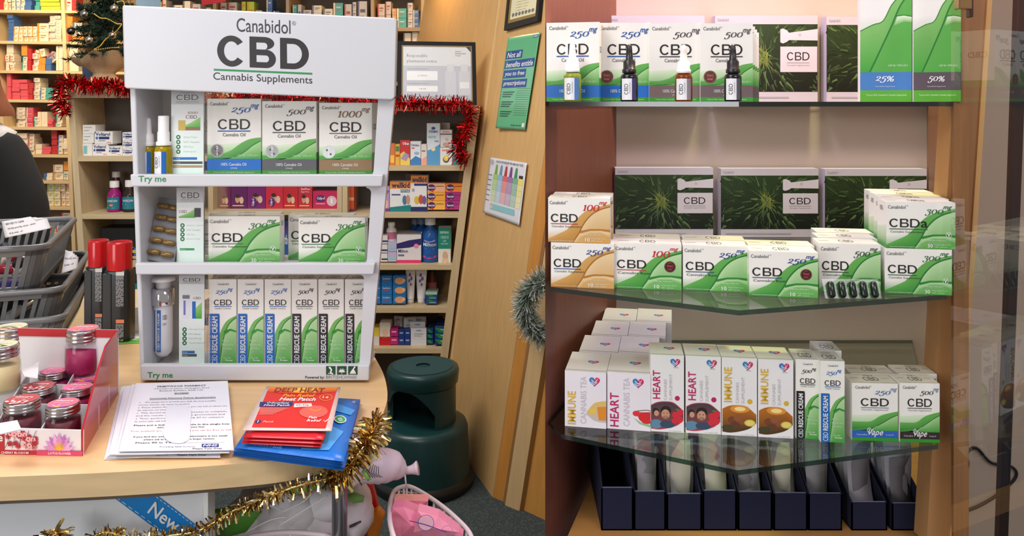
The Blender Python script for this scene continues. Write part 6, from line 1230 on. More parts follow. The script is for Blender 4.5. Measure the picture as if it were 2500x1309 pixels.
# ================================================================ wreath on the door
c = P(1340, 752, 3.0); rw = random.Random(9); root = empty('wreath', c); tag(root, 'frosted green wreath hanging on the door edge', 'wreath')
b = MB(); ring = [Vector((math.cos(2 * math.pi * k / 40) * .088, .0, math.sin(2 * math.pi * k / 40) * .10)) for k in range(40)]; b.tube(ring, .012, K(40, 60, 44), 'matte', 6, True); b.build('wire_ring', root)
b = MB()
for k in range(40): needles(b, ring[k], ring[(k + 1) % 40], 190, .062, [K(44, 84, 58), K(30, 64, 46), K(60, 100, 70), K(90, 120, 100)], rw, .0017, 'matte', K(215, 222, 218))
o = b.build('frosted_needles', root); o['kind'] = 'stuff'

# ================================================================ kick-step stool
dS = 3.30; cS = Vector((X(1033, dS), dS, 0)); root = empty('step_stool', cS); tag(root, 'dark green plastic kick-step stool on the carpet', 'stool'); SG = K(24, 62, 64)
rB = .186; b = MB()
b.lathe([(rB * 1.06, .0), (rB * 1.10, .012), (rB * 1.09, .04), (rB * 1.02, .05)], K(26, 26, 28), 'plastic', 40); b.build('rubber_skirt', root)
b = MB(); b.lathe([(rB * 1.02, .045), (rB * 1.0, .10), (rB * .97, .225), (rB * .93, .245), (rB * .80, .252), (0, .252)], SG, 'plastic', 40); b.build('lower_step', root)
rT = .142; b = MB(); b.lathe([(0, .465), (rT * .9, .47), (rT * .99, .466), (rT * 1.02, .452), (rT * .99, .41), (rT * .93, .40), (0, .40)], SG, 'plastic', 40); b.lathe([(rT * .2, .4705), (rT * .85, .4715)], K(34, 70, 74), 'matte', 32); b.build('top_step', root)
b = MB(); n = 40; a0, a1 = math.radians(-62), math.radians(186); vs = []     # riser wall, open towards the front-left with an arched mouth
for k in range(n + 1):
    a = a0 + (a1 - a0) * k / n; e = min(k, n - k) / n
    zt = .402
    for rr_ in (rT * .93, rT * .84): vs += [(math.cos(a) * rr_ * 1.0, math.sin(a) * rr_, .25), (math.cos(a) * rr_, math.sin(a) * rr_, zt)]
fs = []
for k in range(n):
    p = 4 * k; fs += [(p, p + 4, p + 5, p + 1), (p + 2, p + 3, p + 7, p + 6)]
fs += [(0, 1, 3, 2), (4 * n, 4 * n + 2, 4 * n + 3, 4 * n + 1)]
b.add(vs, fs, SG, 'plastic', False)
m2 = []
for sg, aa in ((1, a0), (-1, a1)):
    for k in range(8):       # arch spandrels
        t0, t1 = k / 8, (k + 1) / 8; A0, A1 = aa - sg * math.radians(52) * t0, aa - sg * math.radians(52) * t1
        h0, h1 = .402 - .10 * (1 - t0) ** 2, .402 - .10 * (1 - t1) ** 2; r_ = rT * .93
        b.add([(math.cos(A0) * r_, math.sin(A0) * r_, h0), (math.cos(A1) * r_, math.sin(A1) * r_, h1), (math.cos(A1) * r_, math.sin(A1) * r_, .402), (math.cos(A0) * r_, math.sin(A0) * r_, .402)], [(0, 1, 2, 3)], SG, 'plastic')
b.build('riser', root)

# ================================================================ person at the frame edge
def person():
    J = {}; V = []; E = []; RAD = []
    def j(n, p, r, par=None):
        J[n] = len(V); V.append(p); RAD.append(r)
        if par is not None: E.append((J[par], J[n]))
    cx, y = -1.60, 2.32
    j('pelvis', (cx, y, .95), .15); j('waist', (cx, y, 1.10), .135, 'pelvis'); j('chest', (cx, y + .01, 1.28), .155, 'waist'); j('neckb', (cx, y, 1.44), .075, 'chest'); j('neck', (cx, y - .01, 1.50), .055, 'neckb'); j('chin', (cx, y - .02, 1.57), .07, 'neck'); j('skull', (cx, y - .01, 1.66), .088, 'chin'); j('crown', (cx, y, 1.72), .06, 'skull')
    for s, n in ((1, 'r'), (-1, 'l')):
        j('sh' + n, (cx + s * .165, y, 1.375), .085, 'chest'); j('ua' + n, (cx + s * .225, y - .02, 1.25), .075, 'sh' + n); j('el' + n, (cx + s * .255, y - .06, 1.11), .066, 'ua' + n); j('fa' + n, (cx + s * .22, y - .20, 1.07), .043, 'el' + n); j('wr' + n, (cx + s * .15, y - .30, 1.06), .03, 'fa' + n); j('pa' + n, (cx + s * .12, y - .35, 1.055), .032, 'wr' + n)
        for q in range(4):
            bx = cx + s * (.135 - .022 * q); j(f'f{q}a' + n, (bx - s * .01, y - .39, 1.052), .0095, 'pa' + n); j(f'f{q}b' + n, (bx - s * .02, y - .425 - .006 * (1.5 - abs(q - 1.5)), 1.04), .0085, f'f{q}a' + n)
        j('th' + n, (cx + s * .075, y - .355, 1.058), .011, 'pa' + n); j('tt' + n, (cx + s * .06, y - .39, 1.055), .009, 'th' + n)
        j('hip' + n, (cx + s * .09, y, .88), .11, 'pelvis'); j('kn' + n, (cx + s * .10, y - .01, .50), .07, 'hip' + n); j('an' + n, (cx + s * .10, y + .01, .09), .045, 'kn' + n); j('to' + n, (cx + s * .11, y - .12, .045), .04, 'an' + n)
    me = bpy.data.meshes.new('person'); me.from_pydata(V, E, []); o = bpy.data.objects.new('person', me); COL.objects.link(o)
    o.modifiers.new('skin', 'SKIN'); o.modifiers.new('sub', 'SUBSURF').levels = 2
    sv = me.skin_vertices[0].data
    for i, r_ in enumerate(RAD): sv[i].radius = (r_, r_ * (.78 if i in (0, 1, 2) else 1)); sv[i].use_root = (i == 0)
    bpy.context.view_layer.update(); dg = bpy.context.evaluated_depsgraph_get(); m2 = bpy.data.meshes.new_from_object(o.evaluated_get(dg)); o.modifiers.clear(); o.data = m2
    m2.name = 'person'
    at = m2.color_attributes.new('Col', 'FLOAT_COLOR', 'CORNER'); cols = []
    for p in m2.polygons:
        z = p.center.z; yy = p.center.y; c = K(16, 16, 18)
        if z > 1.49 or (yy < 2.04 and 1.0 < z < 1.12): c = K(222, 170, 145)
        if z < .06: c = K(20, 18, 18)
        cols += [x for _ in p.loop_indices for x in c]
        p.use_smooth = True
    at.data.foreach_set('color', cols); m2.materials.clear(); m2.materials.append(mat('fabric'))
    tag(o, 'person in a black jumper with white collar and long ginger hair behind the counter', 'person')
    b = MB(); n = 20; vs = []
    for i, (r_, z) in enumerate(((.105, 1.405), (.12, 1.44), (.105, 1.48), (.075, 1.515), (.065, 1.53))):
        for k in range(n): a = 2 * math.pi * k / n; vs.append((cx + math.cos(a) * r_ * (1.55 if i < 2 else 1.1), y + math.sin(a) * r_, z + (.008 * math.sin(a * 2) if i < 2 else 0)))
    b.add(vs, [(i * n + k, i * n + (k + 1) % n, (i + 1) * n + (k + 1) % n, (i + 1) * n + k) for i in range(4) for k in range(n)], K(230, 226, 224), 'fabric', True); b.build('white_collar', o)
    b = MB(); rr = random.Random(4)
    vs = []; n = 24
    for i, (r_, z, oy) in enumerate(((0.02, 1.785, .0), (.07, 1.77, .005), (.10, 1.72, .01), (.112, 1.65, .02), (.12, 1.58, .03), (.135, 1.535, .035), (.150, 1.51, .04), (.152, 1.49, .05))):
        for k in range(n):
            a = math.radians(-40) + math.radians(260) * k / (n - 1); q = 1 + .03 * math.sin(k * 2.1 + i * .4); vs.append((cx + math.cos(a) * r_ * q, y + oy * .5 + math.sin(a) * r_ * q, z))
    b.add(vs, [(i * n + k, i * n + k + 1, (i + 1) * n + k + 1, (i + 1) * n + k) for i in range(7) for k in range(n - 1)], K(128, 70, 38), 'fabric', True); h = b.build('hair', o)
    b = MB()
    for s in (-1, 1): b.blob((cx + s * .034, y - .098, 1.645), (.011, .006, .007), K(240, 238, 235), 'gloss', 10, 6, 0); b.blob((cx + s * .034, y - .103, 1.645), (.005, .003, .005), K(60, 80, 70), 'gloss', 8, 5, 0); b.blob((cx + s * .093, y - .005, 1.64), (.012, .02, .03), K(222, 170, 145), 'matte', 10, 6, 0)
    b.blob((cx, y - .108, 1.615), (.014, .018, .022), K(222, 165, 140), 'matte', 10, 6, 0); b.blob((cx, y - .092, 1.578), (.026, .008, .008), K(190, 100, 95), 'matte', 12, 6, 0)
    b.build('face_features', o)
person()
# ================================================================ things on the counter
# --- leaflets at the counter back
b = MB(); q = [G(285, 842, zC), G(352, 838, zC), G(352, 812, zC), G(300, 814, zC)]; O_ = tuple(q[0]); root = empty('leaflet', O_); tag(root, 'green and white leaflet lying behind the display stand', 'leaflet')
b.add([p - q[0] + Vector((0, 0, .0006)) for p in q], [(0, 1, 2, 3)], K(232, 234, 230), 'paper'); b.build('sheet', root)
b = MB(); f = Face(b, 1, 1, lambda u, v, l: tuple((q[0] * (1 - u) + q[1] * u) * v + (q[3] * (1 - u) + q[2] * u) * (1 - v) - q[0] + Vector((0, 0, .0007 + .0001 * l)))); f.rect(0, .55, 1, 1, K(110, 190, 70), 1); f.txt('TRACTING YOUR INFO', .1, .74, .9, .9, K(40, 90, 40), 2, res=1); f.rect(.3, .6, .7, .68, WHITE, 2); b.build('printed_face', root)
b = MB(); v4 = [P(327, 752, 1.50), P(352, 748, 1.50), G(352, 812, zC), G(322, 812, zC)]; b.add(v4 + [p + Vector((.0, .004, 0)) for p in v4], [(0, 1, 2, 3), (7, 6, 5, 4), (0, 4, 5, 1), (1, 5, 6, 2), (2, 6, 7, 3), (3, 7, 4, 0)], K(228, 230, 232), 'paper'); tag(b.build('paper_sheet'), 'white sheet leaning behind the display stand, beside the aerosols', 'paper')
# --- aerosols
for x0, x1, yt, yc, yb, nm in ((216, 266, 586, 648, 822, 'aerosol can with red cap nearer the grey baskets'), (262, 323, 590, 655, 838, 'aerosol can with red cap in front of the other one')):
    d = DP(yb, zC) + .02; cx_ = X((x0 + x1) / 2, d); r_ = (X(x1, d) - X(x0, d)) / 2; H = Z(yt, d) - zC; hc = Z(yc, d) - zC
    root = empty('aerosol_can', (cx_, d, zC)); tag(root, 'black ' + nm, 'spray can', 'black aerosol cans')
    b = MB(); n = 12; vs = []      # squared can body
    def sq(rr, z): return [(rr * max(-1, min(1, 1.22 * math.cos(2 * math.pi * k / 24))) , rr * max(-1, min(1, 1.22 * math.sin(2 * math.pi * k / 24))) * .8, z) for k in range(24)]
    prof = [(r_ * .97, 0), (r_, .006), (r_, hc * .93), (r_ * .97, hc * .97), (r_ * .88, hc), (r_ * .7, hc + .001)]
    for rr, z in prof: vs += sq(rr, z)
    b.add(vs, [(i * 24 + k, i * 24 + (k + 1) % 24, (i + 1) * 24 + (k + 1) % 24, (i + 1) * 24 + k) for i in range(len(prof) - 1) for k in range(24)], K(22, 26, 32), 'plastic', True); b.build('can_body', root)
    b = MB(); b.box(-r_ * 1.01, -r_ * .25, -r_ * .86, -r_ * .70, .002, hc * .95, K(26, 30, 36), 'plastic'); b.build('side_panel', root, bevel=.002)
    b = MB(); b.lathe([(r_ * .93, hc * .99), (r_ * .94, H * .985), (r_ * .89, H), (r_ * .82, H), (r_ * .80, H - .004), (0, H - .004)], K(196, 22, 30), 'gloss', 32); b.build('red_cap', root)
    b = MB(); f = Face(b, r_ * 1.1, hc, lambda u, v, l: (-r_ * .12 + u * r_ * 1.0, -r_ * .808 - l * .0004, hc * (1 - v)))
    f.rect(.2, .02, .85, .075, K(205, 205, 205), 1); f.rect(.2, .68, .85, .73, K(215, 130, 90), 1)
    rr_ = random.Random(int(x0))
    for blk, (v0, v1) in enumerate(((.08, .5), (.74, .93))):
        for c_ in range(7):
            v = v0
            while v < v1: l_ = rr_.uniform(.03, .09); f.rect(.22 + .09 * c_, v, .22 + .09 * c_ + .045, min(v + l_, v1), K(170, 172, 176), 1); v += l_ + .012
    f.txt('250 ml', .22, .945, .78, .975, K(205, 205, 205), 1, .0, res=1); b.build('printed_text', root)
# --- stacked grey baskets of clearance make-up
GB = K(118, 120, 122); rb = random.Random(12); BY = math.radians(21)
def basket(name, label, corner, L, Wd, H, tilt=0.0):
    """corner: world point of the near-right rim corner. Local x runs left along the front, y runs back along the right side."""
    root = empty(name, corner); root.rotation_euler = (0, 0, BY); tag(root, label, 'basket', 'grey stacked baskets')
    def rim(z, k, r=.03):
        x0, x1, y0, y1 = -Wd + k, -k, k, L - k; pts = []
        for cx_, cy_, a0 in ((x1 - r, y0 + r, -90), (x1 - r, y1 - r, 0), (x0 + r, y1 - r, 90), (x0 + r, y0 + r, 180)):
            for q in range(6): a = math.radians(a0 + 18 * q); pts.append(Vector((cx_ + r * math.cos(a), cy_ + r * math.sin(a), z + tilt * (cy_ + r * math.sin(a)))))
        return pts
    b = MB(); b.tube(rim(0, 0), .006, GB, 'plastic', 8, True); b.build('rim', root)
    top, bot = rim(-.004, .002), rim(-H, .022); n = len(top)
    b = MB()   # solid corners and lower band
    for i in range(n):
        jx = (i + 1) % n
        if i % 6 != 5: b.add([top[i], top[jx], bot[jx], bot[i]], [(0, 1, 2, 3)], GB, 'plastic')
        lo_i, lo_j = top[i].lerp(bot[i], .84), top[jx].lerp(bot[jx], .84); b.add([lo_i, lo_j, bot[jx], bot[i]], [(0, 1, 2, 3)], GB, 'plastic')
        hi_i, hi_j = top[i].lerp(bot[i], .12), top[jx].lerp(bot[jx], .12); b.add([top[i], top[jx], hi_j, hi_i], [(0, 1, 2, 3)], GB, 'plastic')
    b.add(bot, [tuple(range(n))], GB, 'plastic'); o = b.build('basket_body', root); s_ = o.modifiers.new('t', 'SOLIDIFY'); s_.thickness = .003
    for i in (5, 11, 17, 23):
        jx = (i + 1) % n; ln = (top[jx] - top[i]).length; m = max(6, int(ln / .016)); slat = None
        for k in range(m):
            u0, u1 = (k + .30) / m, (k + .75) / m; a, c = top[i].lerp(top[jx], u0), top[i].lerp(top[jx], u1); e, g = bot[i].lerp(bot[jx], u0), bot[i].lerp(bot[jx], u1)
            b = MB(); q = [a.lerp(e, .1), c.lerp(g, .1), c.lerp(g, .86), a.lerp(e, .86)]; nn = (q[1] - q[0]).cross(q[2] - q[0]).normalized() * .003; b.add(q + [p + nn for p in q], [(0, 1, 2, 3), (7, 6, 5, 4), (0, 4, 5, 1), (1, 5, 6, 2), (2, 6, 7, 3), (3, 7, 4, 0)], GB, 'plastic'); b.build('slat', root)
    return root
k1 = P(112, 604, 1.50); k2 = P(152, 708, 1.50); k3 = P(155, 778, 1.47)
bk1 = basket('plastic_basket', 'grey slotted basket on top of the stack, holding lipsticks and a note', k1, .40, .46, .085)
bk2 = basket('plastic_basket', 'grey slotted basket in the middle of the stack', k2, .40, .50, .075)
bk3 = basket('plastic_basket', 'grey slotted basket at the bottom of the stack', k3, .41, .50, .07)
MK = [(K(190, 190, 194), 'metal', 'silver'), (K(40, 36, 40), 'gloss', 'black'), (K(70, 50, 150), 'gloss', 'purple'), (K(180, 120, 80), 'metal', 'copper'), (K(160, 30, 50), 'gloss', 'red'), (K(220, 216, 212), 'plastic', 'white')]
Mz = Matrix.Rotation(BY, 3, 'Z')
for bi, (kk, dep, cnt) in enumerate(((k1, .085, 34), (k2, .075, 26))):
    for k in range(cnt):
        c, mt_, nm = rb.choice(MK); u = -rb.uniform(.05, .38); v = rb.uniform(.05, .34); z = -dep + .012 + rb.uniform(0, .035); p = kk + Mz @ Vector((u, v, z)); ln = rb.uniform(.05, .075)
        o = empty('lipstick', p); o.rotation_euler = (rb.uniform(1.2, 1.7), rb.uniform(-.3, .3), rb.uniform(0, 6.28)); tag(o, nm + ' lipstick lying in the ' + ('top' if bi == 0 else 'middle') + ' grey basket', 'lipstick', nm + ' lipsticks in the ' + ('top' if bi == 0 else 'middle') + ' basket')
        b = MB(); b.lathe([(0, -ln / 2), (.0095, -ln / 2), (.0095, ln * .1)], c, mt_, 12); b.build('case', o); b = MB(); b.lathe([(.0088, ln * .1), (.0088, ln / 2), (.008, ln / 2 + .001), (0, ln / 2 + .001)], mixc(c, K(200, 200, 205), .35), 'metal', 12); b.build('lid', o)
def note(label, q4, d, lines, curl=True):
    q = [P(x, y, dd) for (x, y), dd in zip(q4, d)]; O_ = q[3]; root = empty('price_note', O_); tag(root, label, 'note', 'paper notes on the baskets'); lerp = lambda u, v: (q[0] * (1 - u) + q[1] * u) * (1 - v) + (q[3] * (1 - u) + q[2] * u) * v
    bend = lambda u, v: Vector((0, -.008 * math.sin(u * 3), 0)) + (Vector((-.010, -.01, -.008)) * max(0, u + (1 - v) - 1.72) * 4 if curl else Vector())
    b = MB(); n = 10; b.add([lerp(i / n, j / n) + bend(i / n, j / n) - O_ for j in range(n + 1) for i in range(n + 1)], [(j * (n + 1) + i, j * (n + 1) + i + 1, (j + 1) * (n + 1) + i + 1, (j + 1) * (n + 1) + i) for j in range(n) for i in range(n)], K(234, 232, 236), 'paper', True); o = b.build('sheet', root); s_ = o.modifiers.new('t', 'SOLIDIFY'); s_.thickness = .0003
    b = MB(); f = Face(b, 1, 1, lambda u, v, l: tuple(lerp(u, v) + bend(u, v) + Vector((0, -.0008, 0)) - O_))
    for s_, u0, v0, u1, v1 in lines: f.txt(s_, u0, v0, u1, v1, K(60, 60, 66), 1, .01, res=1)
    b.build('lettering', root)
note('white reduced-to-clear note stuck on the top basket', [(4, 541), (112, 522), (125, 557), (13, 581)], (1.46, 1.46, 1.45, 1.45), (('REDUCED TO CLEAR', .10, .14, .55, .26), ('15hr Kiss proof lip colour - £4.50', .12, .44, .76, .58), ('All lip sticks - £3', .13, .74, .46, .86)))
note('white price note behind the top basket, on the middle one', [(160, 610), (194, 614), (190, 655), (150, 668)], (1.56, 1.56, 1.55, 1.55), (('15hr Kiss proof lip colour', .1, .3, .9, .42), ('lip sticks - £3', .2, .6, .8, .72)))

# --- red tray of scented candle jars
RD = K(178, 34, 44)
fl, fr_, br_, bl_ = G(-90, 1108, zC), G(203, 1113, zC), G(288, 962, zC), G(-90, 958, zC); O_ = tuple(fr_)
root = empty('candle_tray', O_); tag(root, 'red cardboard tray of scented candle jars with printed front', 'display tray')
def tq(name, pts, col, mt_='card', th=Vector((.0, .002, 0))):
    b = MB(); n = len(pts); pts = [Vector(p) - fr_ for p in pts]; b.add(pts + [p + th for p in pts], [tuple(range(n)), tuple(range(2 * n - 1, n - 1, -1))] + [(i, n + i, n + (i + 1) % n, (i + 1) % n) for i in range(n)], col, mt_); return b.build(name, root)
dF, dBk = fr_.y, br_.y
up = lambda p, y: Vector((p.x, p.y, Z(y, p.y)))
ft_l, ft_r = up(fl, 1043), up(fr_, 1051)
bt_l, bt_r = up(bl_, 799), up(br_, 806)
front = tq('front_panel', [fl, fr_, ft_r, ft_l], K(232, 226, 230))
tq('back_panel', [bl_, br_, bt_r, bt_l], K(226, 224, 226), 'card')
tq('back_rim', [bt_l + Vector((0, -.001, -.011)), bt_r + Vector((0, -.001, -.011)), bt_r + Vector((0, -.001, 0)), bt_l + Vector((0, -.001, 0))], K(186, 32, 40))
P1 = fr_.lerp(br_, .40); P2 = fr_.lerp(br_, .62)
side = tq('side_panel', [fr_, br_, bt_r, Vector((P2.x, P2.y, fr_.z + .092)), Vector((P1.x, P1.y, fr_.z + .075)), ft_r], RD, 'gloss', Vector((-.0025, 0, 0)))
tq('tray_floor', [fl + Vector((0, .001, .001)), fr_ + Vector((-.003, .001, .001)), br_ + Vector((-.003, -.002, .001)), bl_ + Vector((0, -.002, .001))], K(200, 198, 198), 'card', Vector((0, 0, .001)))
for t_, hz in ((.40, .030), (.70, .034)):
    a, c = fl.lerp(bl_, t_), fr_.lerp(br_, t_); tq('cell_divider', [a, c, c + Vector((0, 0, hz)), a + Vector((0, 0, hz))], K(206, 204, 206), 'card', Vector((0, .0015, 0)))
for xb, xt in ((97, 112), (-20, 0)):
    a, c = G(xb, 1108, zC), G(xt + 70, 965, zC); tq('cell_divider', [a, c, c + Vector((0, 0, .034)), a + Vector((0, 0, .028))], K(208, 206, 208), 'card', Vector((.0015, 0, 0)))
b = MB(); Wf = (ft_r - ft_l).length; N2 = lambda u, v, l: tuple(Vector((ft_l.x + (ft_r.x - ft_l.x) * u, fl.y + (fr_.y - fl.y) * u - .0004 - .00015 * l, (ft_l.z + (ft_r.z - ft_l.z) * u) * (1 - v) + (fl.z + (fr_.z - fl.z) * u) * v)) - fr_)
f = Face(b, Wf, ft_r.z - fr_.z, N2); U = lambda x: (x + 90) / 293.0
f.rect(0, .02, U(12), .98, K(180, 24, 40), 1); f.txt('elmure', U(-60), .2, U(8), .5, WHITE, 2, .02); f.rect(U(12), .82, U(92), 1, K(186, 28, 52), 1); f.rect(U(92), .80, 1, 1, K(214, 70, 110), 1)
rr = random.Random(2)
for k in range(26):
    u, v = U(rr.uniform(14, 88)), rr.uniform(.06, .74); c = rr.choice((K(226, 120, 130), K(200, 60, 76), K(240, 170, 176), K(170, 30, 50)))
    for q in range(5): a = q * 1.2566 + k; f.disc(u + .014 * math.cos(a), v + .06 * math.sin(a), .011, c, 1.2 + .05 * k, 8, .05)
    f.disc(u, v, .006, K(120, 30, 30), 2.8, 6, .03)
for k in range(5): f.line([(U(14 + 17 * k), .75), (U(22 + 15 * k), .4), (U(18 + 18 * k), .05)], .004, K(90, 40, 40), 1.1)
cxl = U(146)
for k, an in enumerate((-100, -72, 72, 100, -52, 52, -34, 34, -18, 18, 0)):
    a = math.radians(an - 90); L_ = .78 - .12 * abs(an) / 100; tip = (cxl + math.cos(a) * L_ * .205, .86 + math.sin(a) * L_); md = (cxl + math.cos(a) * L_ * .11, .86 + math.sin(a) * L_ * .55); nx, ny = -math.sin(a) * .024, math.cos(a) * .10
    f.poly([(cxl, .80), (md[0] + nx, md[1] + ny), tip, (md[0] - nx, md[1] - ny)], mixc(K(196, 110, 190), K(232, 170, 220), (k % 3) / 2), 1.2 + .1 * k)
for k in range(9): a = math.radians(-90 + (k - 4) * 16); f.line([(cxl, .80), (cxl + math.cos(a) * .06, .80 + math.sin(a) * .34)], .007, K(236, 180, 50), 2.8)
f.rect(U(92), .80, 1, 1, K(214, 70, 110), 3); f.txt('CHERRY BLOSSOM', U(5), .86, U(72), .95, WHITE, 3, .015, res=1); f.txt('LOTUS FLOWER', U(120), .86, U(175), .95, WHITE, 3, .015, res=1)
b.build('printed_front', front)
def jar(label, px, py, r, h, waxc, lidc, deco, tall=True, base=None, ins=.0):
    c = G(px, py, zC); c.z = zC + .0025 + ins; root = empty('candle_jar', c); tag(root, label, 'candle jar', 'scented candle jars in the red tray')
    b = MB(); b.lathe([(0, .001), (r * .88, .001), (r * .98, .006), (r, h * .3), (r * .97, h * .62), (r * .86, h * .74), (r * .80, h * .78)], WHITE, 'bottleglass', 28); b.build('glass', root)
    b = MB(); b.lathe([(0, .004), (r * .84, .004), (r * .93, .008), (r * .95, h * .3), (r * .92, h * .58), (0, h * .585)], waxc, 'wax', 28); b.build('wax', root)
    b = MB(); rl = r * .90; b.lathe([(rl, h * .75), (rl * 1.02, h * .76), (rl * 1.02, h * .80), (rl * .98, h * .81), (rl * 1.02, h * .83), (rl * 1.02, h * .88), (rl * .98, h * .89), (rl * 1.01, h * .91), (rl * 1.01, h * .97), (rl * .97, h), (0, h)], K(196, 192, 192), 'metal', 32); lid = b.build('screw_lid', root)
    b = MB(); f = Face(b, rl * 2, rl * 2, lambda u, v, l: ((u - .5) * rl * 2, (.5 - v) * rl * 2, h + .0004 + l * .0002))
    f.disc(.5, .5, .46, lidc, 1, 28, .46); f.txt('elmure', .22, .30, .78, .44, WHITE, 4, .02, res=1)
    if deco == 'lotus':
        for k in range(7): a = math.radians(-90 + (k - 3) * 24); f.poly([(.5, .92), (.5 + .2 * math.cos(a - .15), .92 + .2 * math.sin(a - .15)), (.5 + .36 * math.cos(a), .92 + .36 * math.sin(a)), (.5 + .2 * math.cos(a + .15), .92 + .2 * math.sin(a + .15))], mixc(K(180, 100, 190), K(226, 160, 220), k % 2), 2 + .1 * k)
        f.disc(.5, .88, .09, K(238, 180, 50), 3, 12, .06); f.txt('lotus flower', .24, .50, .76, .58, K(250, 225, 235), 4, res=1)
    elif deco == 'cherry':
        for k in range(16): a = k * 2.4; q = .12 + .3 * ((k * 37) % 16) / 16; f.disc(.5 + q * math.cos(a), .62 + abs(q * math.sin(a)) * .8, .05, rr.choice((K(244, 220, 220), K(230, 160, 165))), 2 + .05 * k, 8, .05)
        f.txt('cherry blossom', .22, .50, .78, .58, K(250, 225, 225), 4, res=1)
    else: f.poly([(.2, .6), (.5, .52), (.82, .66), (.6, .85)], K(70, 96, 50), 2); f.disc(.55, .72, .1, K(240, 232, 200), 3, 12, .08)
    b.build('lid_label', lid)
    return root
CRW, PKW, DKW = K(236, 218, 164), K(168, 30, 92), K(96, 16, 36)
jar('tall candle jar of deep pink wax at the back of the red tray', 203, 958, .0245, .066, PKW, K(232, 110, 120), 'lotus', ins=.024)
jar('squat candle jar half hidden under the tall pink one', 212, 968, .022, .024, PKW, K(228, 110, 150), 'lotus')
jar('candle jar of cream wax at the back of the red tray', 28, 952, .0245, .066, CRW, K(226, 222, 180), 'vanilla', ins=.024)
jar('candle jar of cream wax cut off by the frame edge', 2, 1004, .0245, .064, CRW, K(226, 222, 180), 'vanilla', ins=.024)
jar('squat candle jar with a cherry label in the middle row', 95, 1008, .0225, .034, DKW, K(176, 30, 44), 'cherry')
jar('squat candle jar with an upside-down lotus label in the middle row', 188, 1010, .0215, .034, PKW, K(228, 100, 140), 'lotus')
jar('squat candle jar with a lotus label in the back row', 130, 968, .021, .034, PKW, K(228, 110, 150), 'lotus')
jar('candle jar with a cherry label in the front row', 54, 1072, .0225, .047, DKW, K(186, 36, 50), 'cherry')
jar('candle jar with a lotus label in the front row', 154, 1080, .0210, .046, DKW, K(226, 96, 130), 'lotus')
jar('candle jar with a cherry label at the frame edge, front row', -48, 1074, .0225, .047, DKW, K(186, 36, 50), 'cherry')
for q4, nm in (([(0, 1035), (42, 1028), (52, 1050), (0, 1062)], 'front'), ([(50, 905), (95, 885), (92, 925), (60, 920)], 'back')):
    a = [G(x, y, zC + .05) for x, y in q4]; b = MB(); b.add(a + [p + Vector((0, 0, .001)) for p in a], [(3, 2, 1, 0), (4, 5, 6, 7), (0, 1, 5, 4), (1, 2, 6, 5), (2, 3, 7, 6), (3, 0, 4, 7)], K(228, 226, 230), 'card'); o = frame_local(b, tuple(fr_)).build('card_tab', root if False else bpy.data.objects['candle_tray'])

# --- questionnaire papers
def sheet(z, q4, label, printed=False):
    q = [G(x, y, z) for x, y in q4]; root = empty('paper_sheet', q[3]); tag(root, label, 'paper', 'questionnaire sheets on the counter'); n = 6
    lerp = lambda u, v: (q[0] * (1 - u) + q[1] * u) * (1 - v) + (q[3] * (1 - u) + q[2] * u) * v
    b = MB(); b.add([lerp(i / n, j / n) - q[3] for j in range(n + 1) for i in range(n + 1)], [(j * (n + 1) + i, (j + 1) * (n + 1) + i, (j + 1) * (n + 1) + i + 1, j * (n + 1) + i + 1) for j in range(n) for i in range(n)], K(234, 236, 244), 'paper'); o = b.build('sheet', root); s_ = o.modifiers.new('t', 'SOLIDIFY'); s_.thickness = .0004; s_.offset = -1
    b = MB(); f = Face(b, .137, .25, lambda u, v, l: tuple(lerp(u, v) - q[3] + Vector((0, 0, .0002 + .0001 * l))))
    return root, b, f
stk = [[(296, 945), (520, 938), (540, 1108), (254, 1122)], [(300, 943), (530, 936), (538, 1117), (258, 1117)], [(310, 942), (545, 934), (552, 1104), (262, 1113)], [(303, 948), (540, 940), (558, 1102), (266, 1110)], [(322, 939), (552, 932), (560, 1106), (280, 1110)]]
for k, q4 in enumerate(stk):
    root, b, f = sheet(zC + .0012 + .0016 * k, q4, 'white questionnaire sheet, ' + ('lowest', 'second', 'third', 'fourth', 'fifth')[k] + ' from the bottom of the loose pile')
    if k == 1: f.txt('Please Turn Over', .62, .965, .88, .985, K(60, 60, 66), 1, .01, .2, res=1); f.txt('Page 1 of 4', .44, .975, .54, .988, K(110, 110, 116), 1, res=1); b.build('lettering', root)
root, b, f = sheet(zC + .0105, [(332, 936), (556, 930), (571, 1099), (290, 1102)], 'printed pharmacy questionnaire on top of the loose pile')
TK = K(52, 52, 60); B_ = lambda s_, u0, u1, v, h=.020, c=TK, bo=.008, sh=0.0: f.txt(s_, u0, v, u1, v + h, c, 1, bo, sh, res=1)
B_('PRIESTWOOD PHARMACY', .24, .76, .06, .026, TK, .02); B_('7 Priestwood Square, Wokingham Road,', .21, .80, .105, .022, TK, 0); B_('Bracknell, Berkshire, RG42 1UD', .27, .73, .14, .022, TK, 0); B_('2019/2020', .43, .58, .185, .022, TK, .02); f.rect(.43, .21, .58, .214, TK, 1)
B_('Community Pharmacy Patient Questionnaire', .18, .86, .265, .024, TK, .02); f.rect(.18, .292, .86, .296, TK, 1)
for k, (s_, u0, u1) in enumerate((('We always try to provide you with the best possible', .14, .86), ('service, but we can never be perfect.', .08, .60), ('Please answer these questions so you can tell us where we', .12, .97), ('can improve our service.', .08, .40), ('This should take only a few minutes to complete', .12, .96), ('and the results are sent to the government and', .08, .94), ('These questions go with the CPPQ AT for evaluation', .12, .93), ('an action plan will follow.', .08, .42))): B_(s_, u0, u1, .325 + .041 * k, .022, TK, 0)
for v in (.327, .409, .491, .573): f.disc(.09, v + .01, .004, TK, 1, 6, .006)
